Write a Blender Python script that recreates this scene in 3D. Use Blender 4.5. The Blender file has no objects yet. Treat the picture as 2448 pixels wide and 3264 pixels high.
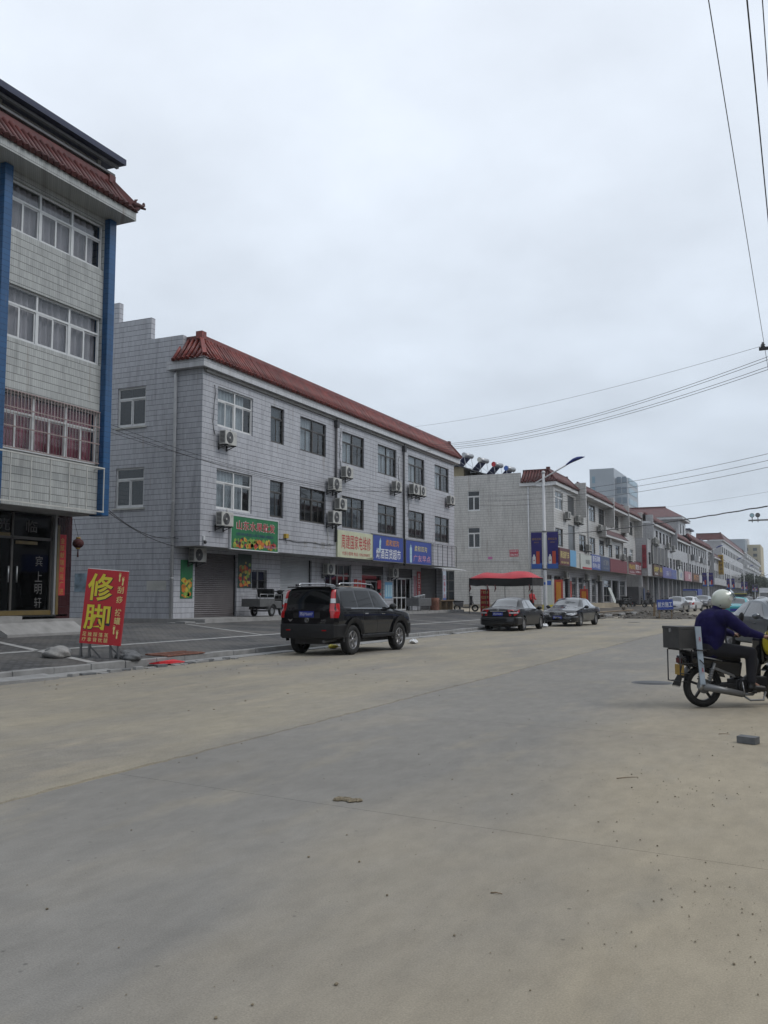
import bpy, bmesh, math, random
from mathutils import Vector, Matrix
R = math.radians
PI = math.pi
random.seed(11)
scene = bpy.context.scene
COL = scene.collection

# ------------------------------------------------------------------ camera
cam_d = bpy.data.cameras.new('camera')
cam = bpy.data.objects.new('camera', cam_d)
COL.objects.link(cam)
cam.location = (0, 0, 1.5)
cam.rotation_euler = (R(90 + 5.319), 0, R(24.64))
cam_d.sensor_fit = 'VERTICAL'
cam_d.sensor_height = 36
cam_d.lens = 2900 / 3264 * 36
cam_d.clip_start = 0.1
cam_d.clip_end = 5000
scene.camera = cam

# ------------------------------------------------------------------ sky and sun (overcast)
SUN_EL, SUN_AZ = R(47), R(78)          # azimuth clockwise from +Y
world = bpy.data.worlds.new('World')
scene.world = world
world.use_nodes = True
nt = world.node_tree
nt.nodes.clear()
wo = nt.nodes.new('ShaderNodeOutputWorld')
bg = nt.nodes.new('ShaderNodeBackground')
bg.inputs['Strength'].default_value = 0.1
sky = nt.nodes.new('ShaderNodeTexSky')
sky.sky_type = 'NISHITA'
sky.sun_disc = False
sky.sun_elevation = SUN_EL
sky.sun_rotation = SUN_AZ
tc = nt.nodes.new('ShaderNodeTexCoord')
sep = nt.nodes.new('ShaderNodeSeparateXYZ')
nt.links.new(tc.outputs['Generated'], sep.inputs[0])
ramp = nt.nodes.new('ShaderNodeValToRGB')      # cloud deck: paler overhead, as under any overcast
ramp.color_ramp.elements[0].position = 0.0
ramp.color_ramp.elements[0].color = (0.545, 0.62, 0.71, 1)
ramp.color_ramp.elements[1].position = 0.62
ramp.color_ramp.elements[1].color = (0.86, 0.925, 1.02, 1)
nt.links.new(sep.outputs['Z'], ramp.inputs[0])
# flatten the lookup so clouds stretch towards the horizon
addz = nt.nodes.new('ShaderNodeMath'); addz.operation = 'ADD'; addz.inputs[1].default_value = 0.25
nt.links.new(sep.outputs['Z'], addz.inputs[0])
dx = nt.nodes.new('ShaderNodeMath'); dx.operation = 'DIVIDE'
dy = nt.nodes.new('ShaderNodeMath'); dy.operation = 'DIVIDE'
nt.links.new(sep.outputs['X'], dx.inputs[0]); nt.links.new(addz.outputs[0], dx.inputs[1])
nt.links.new(sep.outputs['Y'], dy.inputs[0]); nt.links.new(addz.outputs[0], dy.inputs[1])
cmb = nt.nodes.new('ShaderNodeCombineXYZ')
nt.links.new(dx.outputs[0], cmb.inputs[0]); nt.links.new(dy.outputs[0], cmb.inputs[1])
nz = nt.nodes.new('ShaderNodeTexNoise')
nz.inputs['Scale'].default_value = 2.1
nz.inputs['Detail'].default_value = 5
nz.inputs['Roughness'].default_value = 0.5
nt.links.new(cmb.outputs[0], nz.inputs['Vector'])
mr = nt.nodes.new('ShaderNodeMapRange')
mr.inputs[1].default_value = 0.3; mr.inputs[2].default_value = 0.7
mr.inputs[3].default_value = 0.86; mr.inputs[4].default_value = 1.08
nt.links.new(nz.outputs['Fac'], mr.inputs[0])
cl = nt.nodes.new('ShaderNodeVectorMath'); cl.operation = 'SCALE'
nt.links.new(ramp.outputs[0], cl.inputs[0]); nt.links.new(mr.outputs[0], cl.inputs['Scale'])
cl2 = nt.nodes.new('ShaderNodeVectorMath'); cl2.operation = 'SCALE'; cl2.inputs['Scale'].default_value = 10.0
nt.links.new(cl.outputs[0], cl2.inputs[0])
mixs = nt.nodes.new('ShaderNodeMix'); mixs.data_type = 'RGBA'
mixs.inputs[0].default_value = 0.955
nt.links.new(sky.outputs[0], mixs.inputs[6]); nt.links.new(cl2.outputs[0], mixs.inputs[7])
nt.links.new(mixs.outputs[2], bg.inputs[0])
nt.links.new(bg.outputs[0], wo.inputs[0])

sun_d = bpy.data.lights.new('sun', 'SUN')
sun_d.energy = 1.1
sun_d.angle = R(22)
sun_d.color = (1.0, 0.97, 0.93)
sun = bpy.data.objects.new('sun', sun_d)
COL.objects.link(sun)
sd = Vector((math.sin(SUN_AZ) * math.cos(SUN_EL), math.cos(SUN_AZ) * math.cos(SUN_EL), math.sin(SUN_EL)))
sun.rotation_euler = sd.to_track_quat('Z', 'Y').to_euler()

vs = scene.view_settings
vs.view_transform = 'Standard'
vs.look = 'None'
vs.gamma = 1
vs.exposure = 0.14
vs.use_curve_mapping = False

# ------------------------------------------------------------------ materials
MAT = {}
ALB = 0.83           # scales all surface colours down, in place of weaker light against the sky
def _new(name):
    m = bpy.data.materials.new(name); m.use_nodes = True
    MAT[name] = m
    n = m.node_tree.nodes
    return m, m.node_tree, n['Principled BSDF']

def srgb(r, g, b):
    f = lambda c: c / 12.92 if c <= 0.04045 else ((c + 0.055) / 1.055) ** 2.4
    return (f(r / 255), f(g / 255), f(b / 255))

def math_node(t, op, a=None, b=None, va=None, vb=None):
    n = t.nodes.new('ShaderNodeMath'); n.operation = op
    if a is not None: t.links.new(a, n.inputs[0])
    if b is not None: t.links.new(b, n.inputs[1])
    if va is not None: n.inputs[0].default_value = va
    if vb is not None: n.inputs[1].default_value = vb
    return n.outputs[0]

def mat(name, col, rough=0.6, metal=0.0, var=0.12, scale=6.0, bump=0.0, bscale=60.0, coat=0.0, spec=0.5, stretch=None, rand=0.0):
    """plain painted or cast surface: colour with mild procedural unevenness"""
    if name in MAT: return MAT[name]
    m, t, p = _new(name)
    col = tuple(c*ALB for c in col)
    geo = t.nodes.new('ShaderNodeNewGeometry')
    vec = geo.outputs['Position']
    if stretch:
        mp = t.nodes.new('ShaderNodeMapping'); mp.inputs['Scale'].default_value = stretch
        t.links.new(vec, mp.inputs[0]); vec = mp.outputs[0]
    nz = t.nodes.new('ShaderNodeTexNoise'); nz.inputs['Scale'].default_value = scale; nz.inputs['Detail'].default_value = 4
    t.links.new(vec, nz.inputs['Vector'])
    mr = t.nodes.new('ShaderNodeMapRange'); mr.inputs[1].default_value = 0.25; mr.inputs[2].default_value = 0.75
    mr.inputs[3].default_value = 1 - var; mr.inputs[4].default_value = 1 + var
    t.links.new(nz.outputs['Fac'], mr.inputs[0])
    sc = t.nodes.new('ShaderNodeVectorMath'); sc.operation = 'SCALE'
    sc.inputs[0].default_value = col
    kk = mr.outputs[0]
    if rand:           # piece to piece tone
        oi = t.nodes.new('ShaderNodeObjectInfo'); rr_ = t.nodes.new('ShaderNodeMapRange'); rr_.inputs[3].default_value = 1-rand; rr_.inputs[4].default_value = 1+rand
        t.links.new(oi.outputs['Random'], rr_.inputs[0]); kk = math_node(t, 'MULTIPLY', kk, rr_.outputs[0])
    t.links.new(kk, sc.inputs['Scale'])
    t.links.new(sc.outputs[0], p.inputs['Base Color'])
    p.inputs['Roughness'].default_value = rough
    p.inputs['Metallic'].default_value = metal
    p.inputs['Specular IOR Level'].default_value = spec
    if coat:
        p.inputs['Coat Weight'].default_value = coat
        p.inputs['Coat Roughness'].default_value = 0.04
    if bump:
        n2 = t.nodes.new('ShaderNodeTexNoise'); n2.inputs['Scale'].default_value = bscale; n2.inputs['Detail'].default_value = 3
        t.links.new(geo.outputs['Position'], n2.inputs['Vector'])
        b = t.nodes.new('ShaderNodeBump'); b.inputs['Strength'].default_value = bump; b.inputs['Distance'].default_value = 0.01
        t.links.new(n2.outputs['Fac'], b.inputs['Height']); t.links.new(b.outputs[0], p.inputs['Normal'])
    return m

def tile_mat(name, col, grout, tw, th, gw=0.10, gh=0.05, vstr=0.5, stain=0.35, rough=0.35):
    """glazed stacked facade tiles on axis-aligned walls, with rain streaks"""
    m, t, p = _new(name)
    col = tuple(c*ALB for c in col)
    geo = t.nodes.new('ShaderNodeNewGeometry')
    s = t.nodes.new('ShaderNodeSeparateXYZ'); t.links.new(geo.outputs['Position'], s.inputs[0])
    u = math_node(t, 'ADD', s.outputs['X'], s.outputs['Y'])
    fu = math_node(t, 'FRACT', math_node(t, 'DIVIDE', u, vb=tw))
    fv = math_node(t, 'FRACT', math_node(t, 'DIVIDE', s.outputs['Z'], vb=th))
    ju = math_node(t, 'LESS_THAN', fu, vb=gw)
    jv = math_node(t, 'LESS_THAN', fv, vb=gh)
    ju2 = math_node(t, 'MULTIPLY', ju, vb=vstr)
    j = math_node(t, 'MAXIMUM', ju2, jv)
    # tile to tile tone
    cu = math_node(t, 'FLOOR', math_node(t, 'DIVIDE', u, vb=tw)); cv = math_node(t, 'FLOOR', math_node(t, 'DIVIDE', s.outputs['Z'], vb=th))
    cc = t.nodes.new('ShaderNodeCombineXYZ'); t.links.new(cu, cc.inputs[0]); t.links.new(cv, cc.inputs[1])
    wn = t.nodes.new('ShaderNodeTexWhiteNoise'); wn.noise_dimensions = '2D'; t.links.new(cc.outputs[0], wn.inputs['Vector'])
    tone = t.nodes.new('ShaderNodeMapRange'); tone.inputs[3].default_value = 0.88; tone.inputs[4].default_value = 1.07
    t.links.new(wn.outputs['Value'], tone.inputs[0])
    # rain streaks and large soiling
    cs = t.nodes.new('ShaderNodeCombineXYZ'); t.links.new(math_node(t, 'MULTIPLY', u, vb=3.2), cs.inputs[0]); t.links.new(math_node(t, 'MULTIPLY', s.outputs['Z'], vb=0.28), cs.inputs[1])
    n1 = t.nodes.new('ShaderNodeTexNoise'); n1.inputs['Scale'].default_value = 1.0; n1.inputs['Detail'].default_value = 6; n1.inputs['Roughness'].default_value = 0.6
    t.links.new(cs.outputs[0], n1.inputs['Vector'])
    m1 = t.nodes.new('ShaderNodeMapRange'); m1.inputs[1].default_value = 0.52; m1.inputs[2].default_value = 0.78; m1.inputs[3].default_value = 1.0; m1.inputs[4].default_value = 1.0 - stain
    t.links.new(n1.outputs['Fac'], m1.inputs[0])
    n2 = t.nodes.new('ShaderNodeTexNoise'); n2.inputs['Scale'].default_value = 0.45; n2.inputs['Detail'].default_value = 3
    t.links.new(geo.outputs['Position'], n2.inputs['Vector'])
    m2 = t.nodes.new('ShaderNodeMapRange'); m2.inputs[1].default_value = 0.3; m2.inputs[2].default_value = 0.7; m2.inputs[3].default_value = 1.0 - stain * 0.3; m2.inputs[4].default_value = 1.03
    t.links.new(n2.outputs['Fac'], m2.inputs[0])
    k = math_node(t, 'MULTIPLY', math_node(t, 'MULTIPLY', tone.outputs[0], m1.outputs[0]), m2.outputs[0])
    sc = t.nodes.new('ShaderNodeVectorMath'); sc.operation = 'SCALE'; sc.inputs[0].default_value = col
    t.links.new(k, sc.inputs['Scale'])
    mx = t.nodes.new('ShaderNodeMix'); mx.data_type = 'RGBA'
    c3_ = t.nodes.new('ShaderNodeCombineXYZ'); t.links.new(math_node(t, 'MULTIPLY', u, vb=5.0), c3_.inputs[0]); t.links.new(math_node(t, 'MULTIPLY', s.outputs['Z'], vb=0.42), c3_.inputs[1]); c3_.inputs[2].default_value = 7.3
    n3 = t.nodes.new('ShaderNodeTexNoise'); n3.inputs['Scale'].default_value = 1.0; n3.inputs['Detail'].default_value = 5; t.links.new(c3_.outputs[0], n3.inputs['Vector'])
    m3 = t.nodes.new('ShaderNodeMapRange'); m3.inputs[1].default_value = 0.63; m3.inputs[2].default_value = 0.80; m3.inputs[3].default_value = 0.0; m3.inputs[4].default_value = min(0.9, stain*1.6)
    t.links.new(n3.outputs['Fac'], m3.inputs[0])
    rm = t.nodes.new('ShaderNodeMix'); rm.data_type = 'RGBA'; t.links.new(m3.outputs[0], rm.inputs[0]); t.links.new(sc.outputs[0], rm.inputs[6]); rm.inputs[7].default_value = (0.17, 0.13, 0.095, 1)
    t.links.new(j, mx.inputs[0]); t.links.new(rm.outputs[2], mx.inputs[6]); mx.inputs[7].default_value = (*grout, 1)
    t.links.new(mx.outputs[2], p.inputs['Base Color'])
    rr = t.nodes.new('ShaderNodeMapRange'); rr.inputs[3].default_value = rough; rr.inputs[4].default_value = 0.85
    t.links.new(j, rr.inputs[0]); t.links.new(rr.outputs[0], p.inputs['Roughness'])
    b = t.nodes.new('ShaderNodeBump'); b.inputs['Strength'].default_value = 0.5; b.inputs['Distance'].default_value = 0.006
    inv = math_node(t, 'SUBTRACT', None, j, va=1.0)
    t.links.new(inv, b.inputs['Height']); t.links.new(b.outputs[0], p.inputs['Normal'])
    return m

def glass_mat(name, tint, refl=0.10, rough=0.03):
    m = bpy.data.materials.new(name); m.use_nodes = True; MAT[name] = m
    t = m.node_tree; t.nodes.clear()
    o = t.nodes.new('ShaderNodeOutputMaterial')
    tr = t.nodes.new('ShaderNodeBsdfTransparent'); tr.inputs[0].default_value = (*tint, 1)
    gl = t.nodes.new('ShaderNodeBsdfGlossy'); gl.inputs['Roughness'].default_value = rough; gl.inputs[0].default_value = (0.9, 0.93, 0.95, 1)
    lw = t.nodes.new('ShaderNodeFresnel'); lw.inputs['IOR'].default_value = 1.5
    gg = t.nodes.new('ShaderNodeNewGeometry')
    fr = math_node(t, 'SUBTRACT', None, gg.outputs['Backfacing'], va=1.0)
    ad = math_node(t, 'MULTIPLY', math_node(t, 'ADD', lw.outputs[0], vb=refl), fr)
    mx = t.nodes.new('ShaderNodeMixShader')
    t.links.new(ad, mx.inputs[0]); t.links.new(tr.outputs[0], mx.inputs[1]); t.links.new(gl.outputs[0], mx.inputs[2])
    t.links.new(mx.outputs[0], o.inputs[0])
    return m

# ------------------------------------------------------------------ mesh helpers
ORG = {}          # root object name -> world origin for parts modelled in world coordinates

class MB:
    def __init__(s): s.v = []; s.f = []; s.sm = []
    def add(s, vs_, fs_, smooth=False):
        n = len(s.v); s.v += [tuple(v) for v in vs_]
        s.f += [tuple(i + n for i in f) for f in fs_]; s.sm += [smooth] * len(fs_)
        return s
    def box(s, x0, x1, y0, y1, z0, z1):
        if x0 > x1: x0, x1 = x1, x0
        if y0 > y1: y0, y1 = y1, y0
        if z0 > z1: z0, z1 = z1, z0
        return s.add([(x0,y0,z0),(x1,y0,z0),(x1,y1,z0),(x0,y1,z0),(x0,y0,z1),(x1,y0,z1),(x1,y1,z1),(x0,y1,z1)],
                     [(0,3,2,1),(4,5,6,7),(0,1,5,4),(1,2,6,5),(2,3,7,6),(3,0,4,7)])
    def hexa(s, p):
        """8 points: bottom ring of 4 (ccw from above) then top ring"""
        return s.add(p, [(0,3,2,1),(4,5,6,7),(0,1,5,4),(1,2,6,5),(2,3,7,6),(3,0,4,7)])
    def beam(s, p0, p1, w, h, up=(0,0,1)):
        p0 = Vector(p0); p1 = Vector(p1); d = (p1 - p0).normalized(); up = Vector(up)
        if abs(d.dot(up)) > 0.98: up = Vector((1,0,0))
        a = d.cross(up).normalized() * (w / 2); b = a.cross(d).normalized() * (h / 2)
        vs_ = [p0-a-b, p0+a-b, p0+a+b, p0-a+b, p1-a-b, p1+a-b, p1+a+b, p1-a+b]
        return s.add(vs_, [(0,3,2,1),(4,5,6,7),(0,1,5,4),(1,2,6,5),(2,3,7,6),(3,0,4,7)])
    def quad(s, a, b, c, d): return s.add([a,b,c,d], [(0,1,2,3)])
    def cyl(s, p0, p1, r0, r1=None, n=12, caps=True):
        if r1 is None: r1 = r0
        p0 = Vector(p0); p1 = Vector(p1); d = (p1 - p0).normalized()
        up = Vector((0,0,1)) if abs(d.z) < 0.95 else Vector((1,0,0))
        a = d.cross(up).normalized(); b = a.cross(d)
        vs_ = []
        for p, r in ((p0, r0), (p1, r1)):
            for i in range(n):
                t = 2*PI*i/n; vs_.append(p + a*math.cos(t)*r + b*math.sin(t)*r)
        s.add(vs_, [(i, i+n, (i+1)%n+n, (i+1)%n) for i in range(n)], True)
        if caps: s.add(vs_, [tuple(range(n)), tuple(reversed(range(n, 2*n)))])
        return s
    def tube(s, pts, r, n=8, caps=True):
        pts = [Vector(p) for p in pts]; rs = r if isinstance(r, (list, tuple)) else [r]*len(pts)
        vs_ = []; prev = None
        for i, p in enumerate(pts):
            d = (pts[min(i+1, len(pts)-1)] - pts[max(i-1, 0)]).normalized()
            if prev is None:
                up = Vector((0,0,1)) if abs(d.z) < 0.9 else Vector((1,0,0)); a = d.cross(up).normalized()
            else:
                a = (prev - d*prev.dot(d)).normalized()
            prev = a; b = a.cross(d)
            for k in range(n):
                t = 2*PI*k/n; vs_.append(p + (a*math.cos(t) + b*math.sin(t))*rs[i])
        fs_ = []
        for i in range(len(pts)-1):
            for k in range(n):
                fs_.append((i*n+k, (i+1)*n+k, (i+1)*n+(k+1)%n, i*n+(k+1)%n))
        s.add(vs_, fs_, True)
        if caps: s.add([*vs_[:n], *vs_[-n:]], [tuple(range(n)), tuple(reversed(range(n, 2*n)))])
        return s
    def lathe(s, prof, c=(0,0,0), axis='y', n=24, smooth=True):
        """prof: list of (radius, along-axis); closed ring if first==last"""
        vs_ = []
        for r, h in prof:
            for k in range(n):
                t = 2*PI*k/n; ca, sa = r*math.cos(t), r*math.sin(t)
                q = {'y': (ca, h, sa), 'z': (ca, sa, h), 'x': (h, ca, sa)}[axis]
                vs_.append((q[0]+c[0], q[1]+c[1], q[2]+c[2]))
        fs_ = [(i*n+k, (i+1)*n+k, (i+1)*n+(k+1)%n, i*n+(k+1)%n) for i in range(len(prof)-1) for k in range(n)]
        return s.add(vs_, fs_, smooth)
    def prism(s, poly, f0, f1):
        """poly: 2-D points; f0/f1 map (a,b)->3-D for the two ends"""
        n = len(poly)
        s.add([f0(*p) for p in poly] + [f1(*p) for p in poly],
              [tuple(range(n)), tuple(reversed(range(n, 2*n)))] + [(i, i+n, (i+1)%n+n, (i+1)%n) for i in range(n)])
        return s
    def ell(s, c, r, n=14, m=9, rot=None):
        vs_ = []
        for j in range(m+1):
            ph = PI*j/m - PI/2
            for k in range(n):
                t = 2*PI*k/n
                q = Vector((r[0]*math.cos(ph)*math.cos(t), r[1]*math.cos(ph)*math.sin(t), r[2]*math.sin(ph)))
                if rot is not None: q = rot @ q
                vs_.append(q + Vector(c))
        fs_ = [(j*n+k, j*n+(k+1)%n, (j+1)*n+(k+1)%n, (j+1)*n+k) for j in range(m) for k in range(n)]
        return s.add(vs_, fs_, True)
    def grid(s, fn, nu, nv, smooth=True):
        vs_ = [fn(i/nu, j/nv) for i in range(nu+1) for j in range(nv+1)]
        w = nv+1
        return s.add(vs_, [(i*w+j, (i+1)*w+j, (i+1)*w+j+1, i*w+j+1) for i in range(nu) for j in range(nv)], smooth)
    def mesh(s, name, o=(0,0,0), weld=False):
        me = bpy.data.meshes.new(name)
        me.from_pydata([(v[0]-o[0], v[1]-o[1], v[2]-o[2]) for v in s.v], [], s.f)
        me.polygons.foreach_set('use_smooth', s.sm)
        if weld:
            bm = bmesh.new(); bm.from_mesh(me); bmesh.ops.remove_doubles(bm, verts=bm.verts, dist=1e-5)
            bmesh.ops.recalc_face_normals(bm, faces=bm.faces); bm.to_mesh(me); bm.free()
        me.update()
        return me
    def build(s, name, material, parent=None, bevel=0, weld=True, sharp=None, **props):
        o = (0,0,0); q = parent
        while q is not None:
            if q.name in ORG: o = ORG[q.name]; break
            q = q.parent
        me = s.mesh(name, o, weld or bool(bevel))
        if sharp: me.set_sharp_from_angle(angle=R(sharp))
        return link(name, me, material, parent, bevel, **props)

def link(name, me, material, parent=None, bevel=0, **props):
    ob = bpy.data.objects.new(name, me)
    COL.objects.link(ob)
    if material is not None and not me.materials:
        me.materials.append(MAT[material] if isinstance(material, str) else material)
    ob.parent = parent
    if bevel:
        b = ob.modifiers.new('bevel', 'BEVEL'); b.width = bevel; b.segments = 2; b.limit_method = 'ANGLE'; b.angle_limit = R(40)
    for k, v in props.items(): ob[k] = v
    return ob

def thing(name, label, cat, loc=(0,0,0), rz=0.0, group=None, world=False, rot=None):
    o = bpy.data.objects.new(name, None); COL.objects.link(o)
    o.empty_display_size = 0.2
    o.location = loc
    o.rotation_euler = rot if rot is not None else (0, 0, rz)
    if world: ORG[o.name] = tuple(loc)
    o['label'] = label; o['category'] = cat
    if group: o['group'] = group
    return o

def tag(o, label, cat, group=None):
    o['label'] = label; o['category'] = cat
    if group: o['group'] = group
    return o

KIDS = {}
def copy_tree(o, parent=None):
    c = o.copy(); COL.objects.link(c); c.parent = parent
    for ch in kids(o): copy_tree(ch, c)
    return c
def kids(o):
    if o.name not in KIDS: KIDS[o.name] = list(o.children)
    return KIDS[o.name]

def clone(proto, label, loc, rz=0.0, group=None, scale=None):
    """proto: [object, used] ; first use moves the original, later ones copy it with all parts"""
    o = proto[0] if not proto[1] else copy_tree(proto[0])
    if not proto[1]: kids(o); [kids(k) for k in kids(o)]
    proto[1] = True
    o.location = loc; o.rotation_euler = (0, 0, rz); o['label'] = label
    if scale: o.scale = scale
    if group: o['group'] = group
    return o

# ------------------------------------------------------------------ text
_TX = {}
def text_mesh(s, bold):
    k = (s, bold)
    if k not in _TX:
        cu = bpy.data.curves.new('lettering', 'FONT'); cu.body = s; cu.resolution_u = 2; cu.offset = bold; cu.space_character = 1.05
        ob = bpy.data.objects.new('lettering', cu)
        me = ob.to_mesh()
        vs_ = [tuple(v.co) for v in me.vertices]; fs_ = [tuple(p.vertices) for p in me.polygons]
        ob.to_mesh_clear(); bpy.data.objects.remove(ob); bpy.data.curves.remove(cu)
        x0 = min(v[0] for v in vs_); x1 = max(v[0] for v in vs_); y0 = min(v[1] for v in vs_); y1 = max(v[1] for v in vs_)
        _TX[k] = ([((v[0]-x0)/(x1-x0)-0.5, (v[1]-y0)/(y1-y0)-0.5) for v in vs_], fs_)
    return _TX[k]

def put_text(mb, s, fn, cx, cy, w, h, bold=0.02, slant=0.0):
    """fn(a,b)->3-D maps board coordinates; text fitted to w x h about (cx,cy)"""
    vs_, fs_ = text_mesh(s, round(bold*0.42, 4))
    mb.add([fn(cx + a*w + slant*b*h, cy + b*h) for a, b in vs_], fs_)
    return mb

def wall(mb, O, u, v, n, w, h, holes, depth=0.12):
    """rectangle O + a*u + b*v with rectangular holes (a0,a1,b0,b1) and reveals going back along -n"""
    O, u, v, n = Vector(O), Vector(u), Vector(v), Vector(n)
    us = sorted({0.0, w, *[x for q in holes for x in q[:2]]}); vs_ = sorted({0.0, h, *[x for q in holes for x in q[2:4]]})
    us = [a for a in us if 0 <= a <= w]; vs_ = [b for b in vs_ if 0 <= b <= h]
    P = lambda a, b, d=0.0: O + u*a + v*b - n*d
    for i in range(len(us)-1):
        for j in range(len(vs_)-1):
            ca, cb = (us[i]+us[i+1])/2, (vs_[j]+vs_[j+1])/2
            if any(q[0] < ca < q[1] and q[2] < cb < q[3] for q in holes): continue
            mb.quad(P(us[i],vs_[j]), P(us[i+1],vs_[j]), P(us[i+1],vs_[j+1]), P(us[i],vs_[j+1]))
    for q in holes:
        a0, a1, b0, b1 = q[:4]; d = q[4] if len(q) > 4 else depth
        mb.quad(P(a0,b0), P(a0,b1), P(a0,b1,d), P(a0,b0,d))
        mb.quad(P(a1,b1), P(a1,b0), P(a1,b0,d), P(a1,b1,d))
        mb.quad(P(a0,b1), P(a1,b1), P(a1,b1,d), P(a0,b1,d))
        mb.quad(P(a1,b0), P(a0,b0), P(a0,b0,d), P(a1,b0,d))
    return mb

def window(parent, O, u, n, w, h, cols=2, transom=0.3, sash=2, frame='bronze', glass='glass', curtain=None, ft=0.05, cover=1.0, name='window'):
    """sliding window: O is the lower left corner on the pane plane, u to the right, n outwards"""
    O, u, n = Vector(O), Vector(u), Vector(n); z = Vector((0,0,1))
    def bar(mb, a0, a1, b0, b1, d0, d1):
        p = [O+u*a+z*b+n*d for d in (d0, d1) for a, b in ((a0,b0),(a1,b0),(a1,b1),(a0,b1))]
        mb.add(p, [(0,3,2,1),(4,5,6,7),(0,1,5,4),(1,2,6,5),(2,3,7,6),(3,0,4,7)])
    f = MB(); d0, d1 = -0.03, 0.03
    bar(f, 0, w, 0, ft, d0, d1); bar(f, 0, w, h-ft, h, d0, d1)
    bar(f, 0, ft, ft, h-ft, d0, d1); bar(f, w-ft, w, ft, h-ft, d0, d1)
    cw = w/cols; zt = h*(1-transom) if transom else h-ft
    if transom: bar(f, ft, w-ft, zt-ft/2, zt+ft/2, d0, d1+0.006)
    for c in range(1, cols): bar(f, cw*c-ft*0.6, cw*c+ft*0.6, ft, h-ft, d0, d1+0.003)
    win = f.build(name, frame, parent)
    for c in range(cols):
        a0, a1 = cw*c+ft*0.6, cw*(c+1)-ft*0.6
        if transom:
            g = MB(); bar(g, a0, a1, zt+ft/2, h-ft, -0.006, 0.0); g.build('pane', glass, win)
        top = zt-ft/2 if transom else h-ft
        for s_ in range(sash):
            s0 = a0+(a1-a0)*s_/sash; s1 = a0+(a1-a0)*(s_+1)/sash; dd = 0.008 if s_ % 2 == 0 else -0.016
            g = MB(); bar(g, s0, s1, ft, top, dd-0.006, dd); g.build('pane', glass, win)
            sf = MB(); t_ = ft*0.75
            bar(sf, s0, s0+t_, ft, top, dd, dd+0.018); bar(sf, s1-t_, s1, ft, top, dd, dd+0.018)
            bar(sf, s0+t_, s1-t_, ft, ft+t_, dd, dd+0.018); bar(sf, s0+t_, s1-t_, top-t_, top, dd, dd+0.018)
            sf.build('sash', frame, win)
    if curtain:
        g = MB(); ph = random.random()*6
        cov = cover
        def fn(i, j):
            a = ft+(w-2*ft)*i*cov; return O+u*a+z*(ft+(h-2*ft)*j)-n*(0.14+0.045*math.sin(a*27+ph+0.8*math.sin(a*7)))
        g.grid(fn, max(16, int(w*26)), 1); g.build('curtain', curtain, win)
    return win

def blob(name, prims, material, parent=None, voxel=0.014, smooth=4, **props):
    """one continuous surface from overlapping limbs: ('c',p0,p1,r0,r1) or ('e',centre,radii[,rot])"""
    mb = MB()
    for q in prims:
        if q[0] == 'c':
            p0, p1 = Vector(q[1]), Vector(q[2]); k = 6
            mb.cyl(p0, p1, q[3], q[4], 14); mb.ell(p0, (q[3],)*3, 12, 8); mb.ell(p1, (q[4],)*3, 12, 8)
        else: mb.ell(q[1], q[2], 16, 10, q[3] if len(q) > 3 else None)
    me = mb.mesh(name); ob = bpy.data.objects.new(name, me); COL.objects.link(ob)
    r = ob.modifiers.new('r', 'REMESH'); r.mode = 'VOXEL'; r.voxel_size = voxel; r.use_smooth_shade = True
    s = ob.modifiers.new('s', 'SMOOTH'); s.iterations = smooth; s.factor = 0.5
    dg = bpy.context.evaluated_depsgraph_get()
    m2 = bpy.data.meshes.new_from_object(ob.evaluated_get(dg))
    bpy.data.objects.remove(ob)
    m2.polygons.foreach_set('use_smooth', [True]*len(m2.polygons))
    m2.materials.clear()
    return link(name, m2, material, parent, **props)
# ------------------------------------------------------------------ material palette
tile_mat('tile_white', (0.475, 0.485, 0.52), (0.085, 0.085, 0.095), 0.066, 0.2125, 0.12, 0.075, 0.16, 0.42)
tile_mat('tile_fascia', (0.56, 0.57, 0.59), (0.14, 0.14, 0.15), 0.066, 0.2125, 0.12, 0.06, 0.2, 0.25)
tile_mat('tile_hotel', (0.45, 0.468, 0.455), (0.09, 0.09, 0.09), 0.072, 0.205, 0.13, 0.07, 0.45, 0.5)
tile_mat('tile_cream', (0.535, 0.525, 0.505), (0.10, 0.10, 0.10), 0.066, 0.2125, 0.12, 0.065, 0.14, 0.38)
tile_mat('tile_blue', (0.014, 0.085, 0.215), (0.006, 0.02, 0.06), 0.40, 0.155, 0.01, 0.055, 0.5, 0.45, 0.28)
tile_mat('tile_far', (0.43, 0.43, 0.44), (0.16, 0.16, 0.17), 0.07, 0.215, 0.1, 0.06, 0.25, 0.35)
tile_mat('tile_maroon', (0.04, 0.008, 0.010), (0.01, 0.004, 0.004), 0.3, 0.4, 0.02, 0.02, 0.5, 0.2, 0.2)
mat('render_grey', (0.30, 0.30, 0.30), 0.9, var=0.25, scale=1.3, bump=0.1)
mat('soffit', (0.34, 0.34, 0.335), 0.85, var=0.3, scale=1.6)
mat('concrete', (0.30, 0.295, 0.285), 0.9, var=0.2, scale=3, bump=0.25, bscale=40)
mat('kerb_stone', (0.27, 0.27, 0.265), 0.85, var=0.22, scale=4, bump=0.25, bscale=30)
mat('pale_strip', (0.36, 0.36, 0.35), 0.85, var=0.25, scale=3, bump=0.1)
mat('roof_red', (0.165, 0.030, 0.022), 0.42, rand=0.28, var=0.5, scale=5, bump=0.1)
mat('roof_maroon', (0.09, 0.020, 0.018), 0.55, rand=0.28, var=0.45, scale=2.0)
mat('roof_navy', (0.012, 0.018, 0.055), 0.45, var=0.2)
mat('white_metal', (0.62, 0.64, 0.65), 0.4, var=0.08)
mat('dirty_white', (0.50, 0.50, 0.47), 0.6, var=0.2, scale=3)
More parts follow.
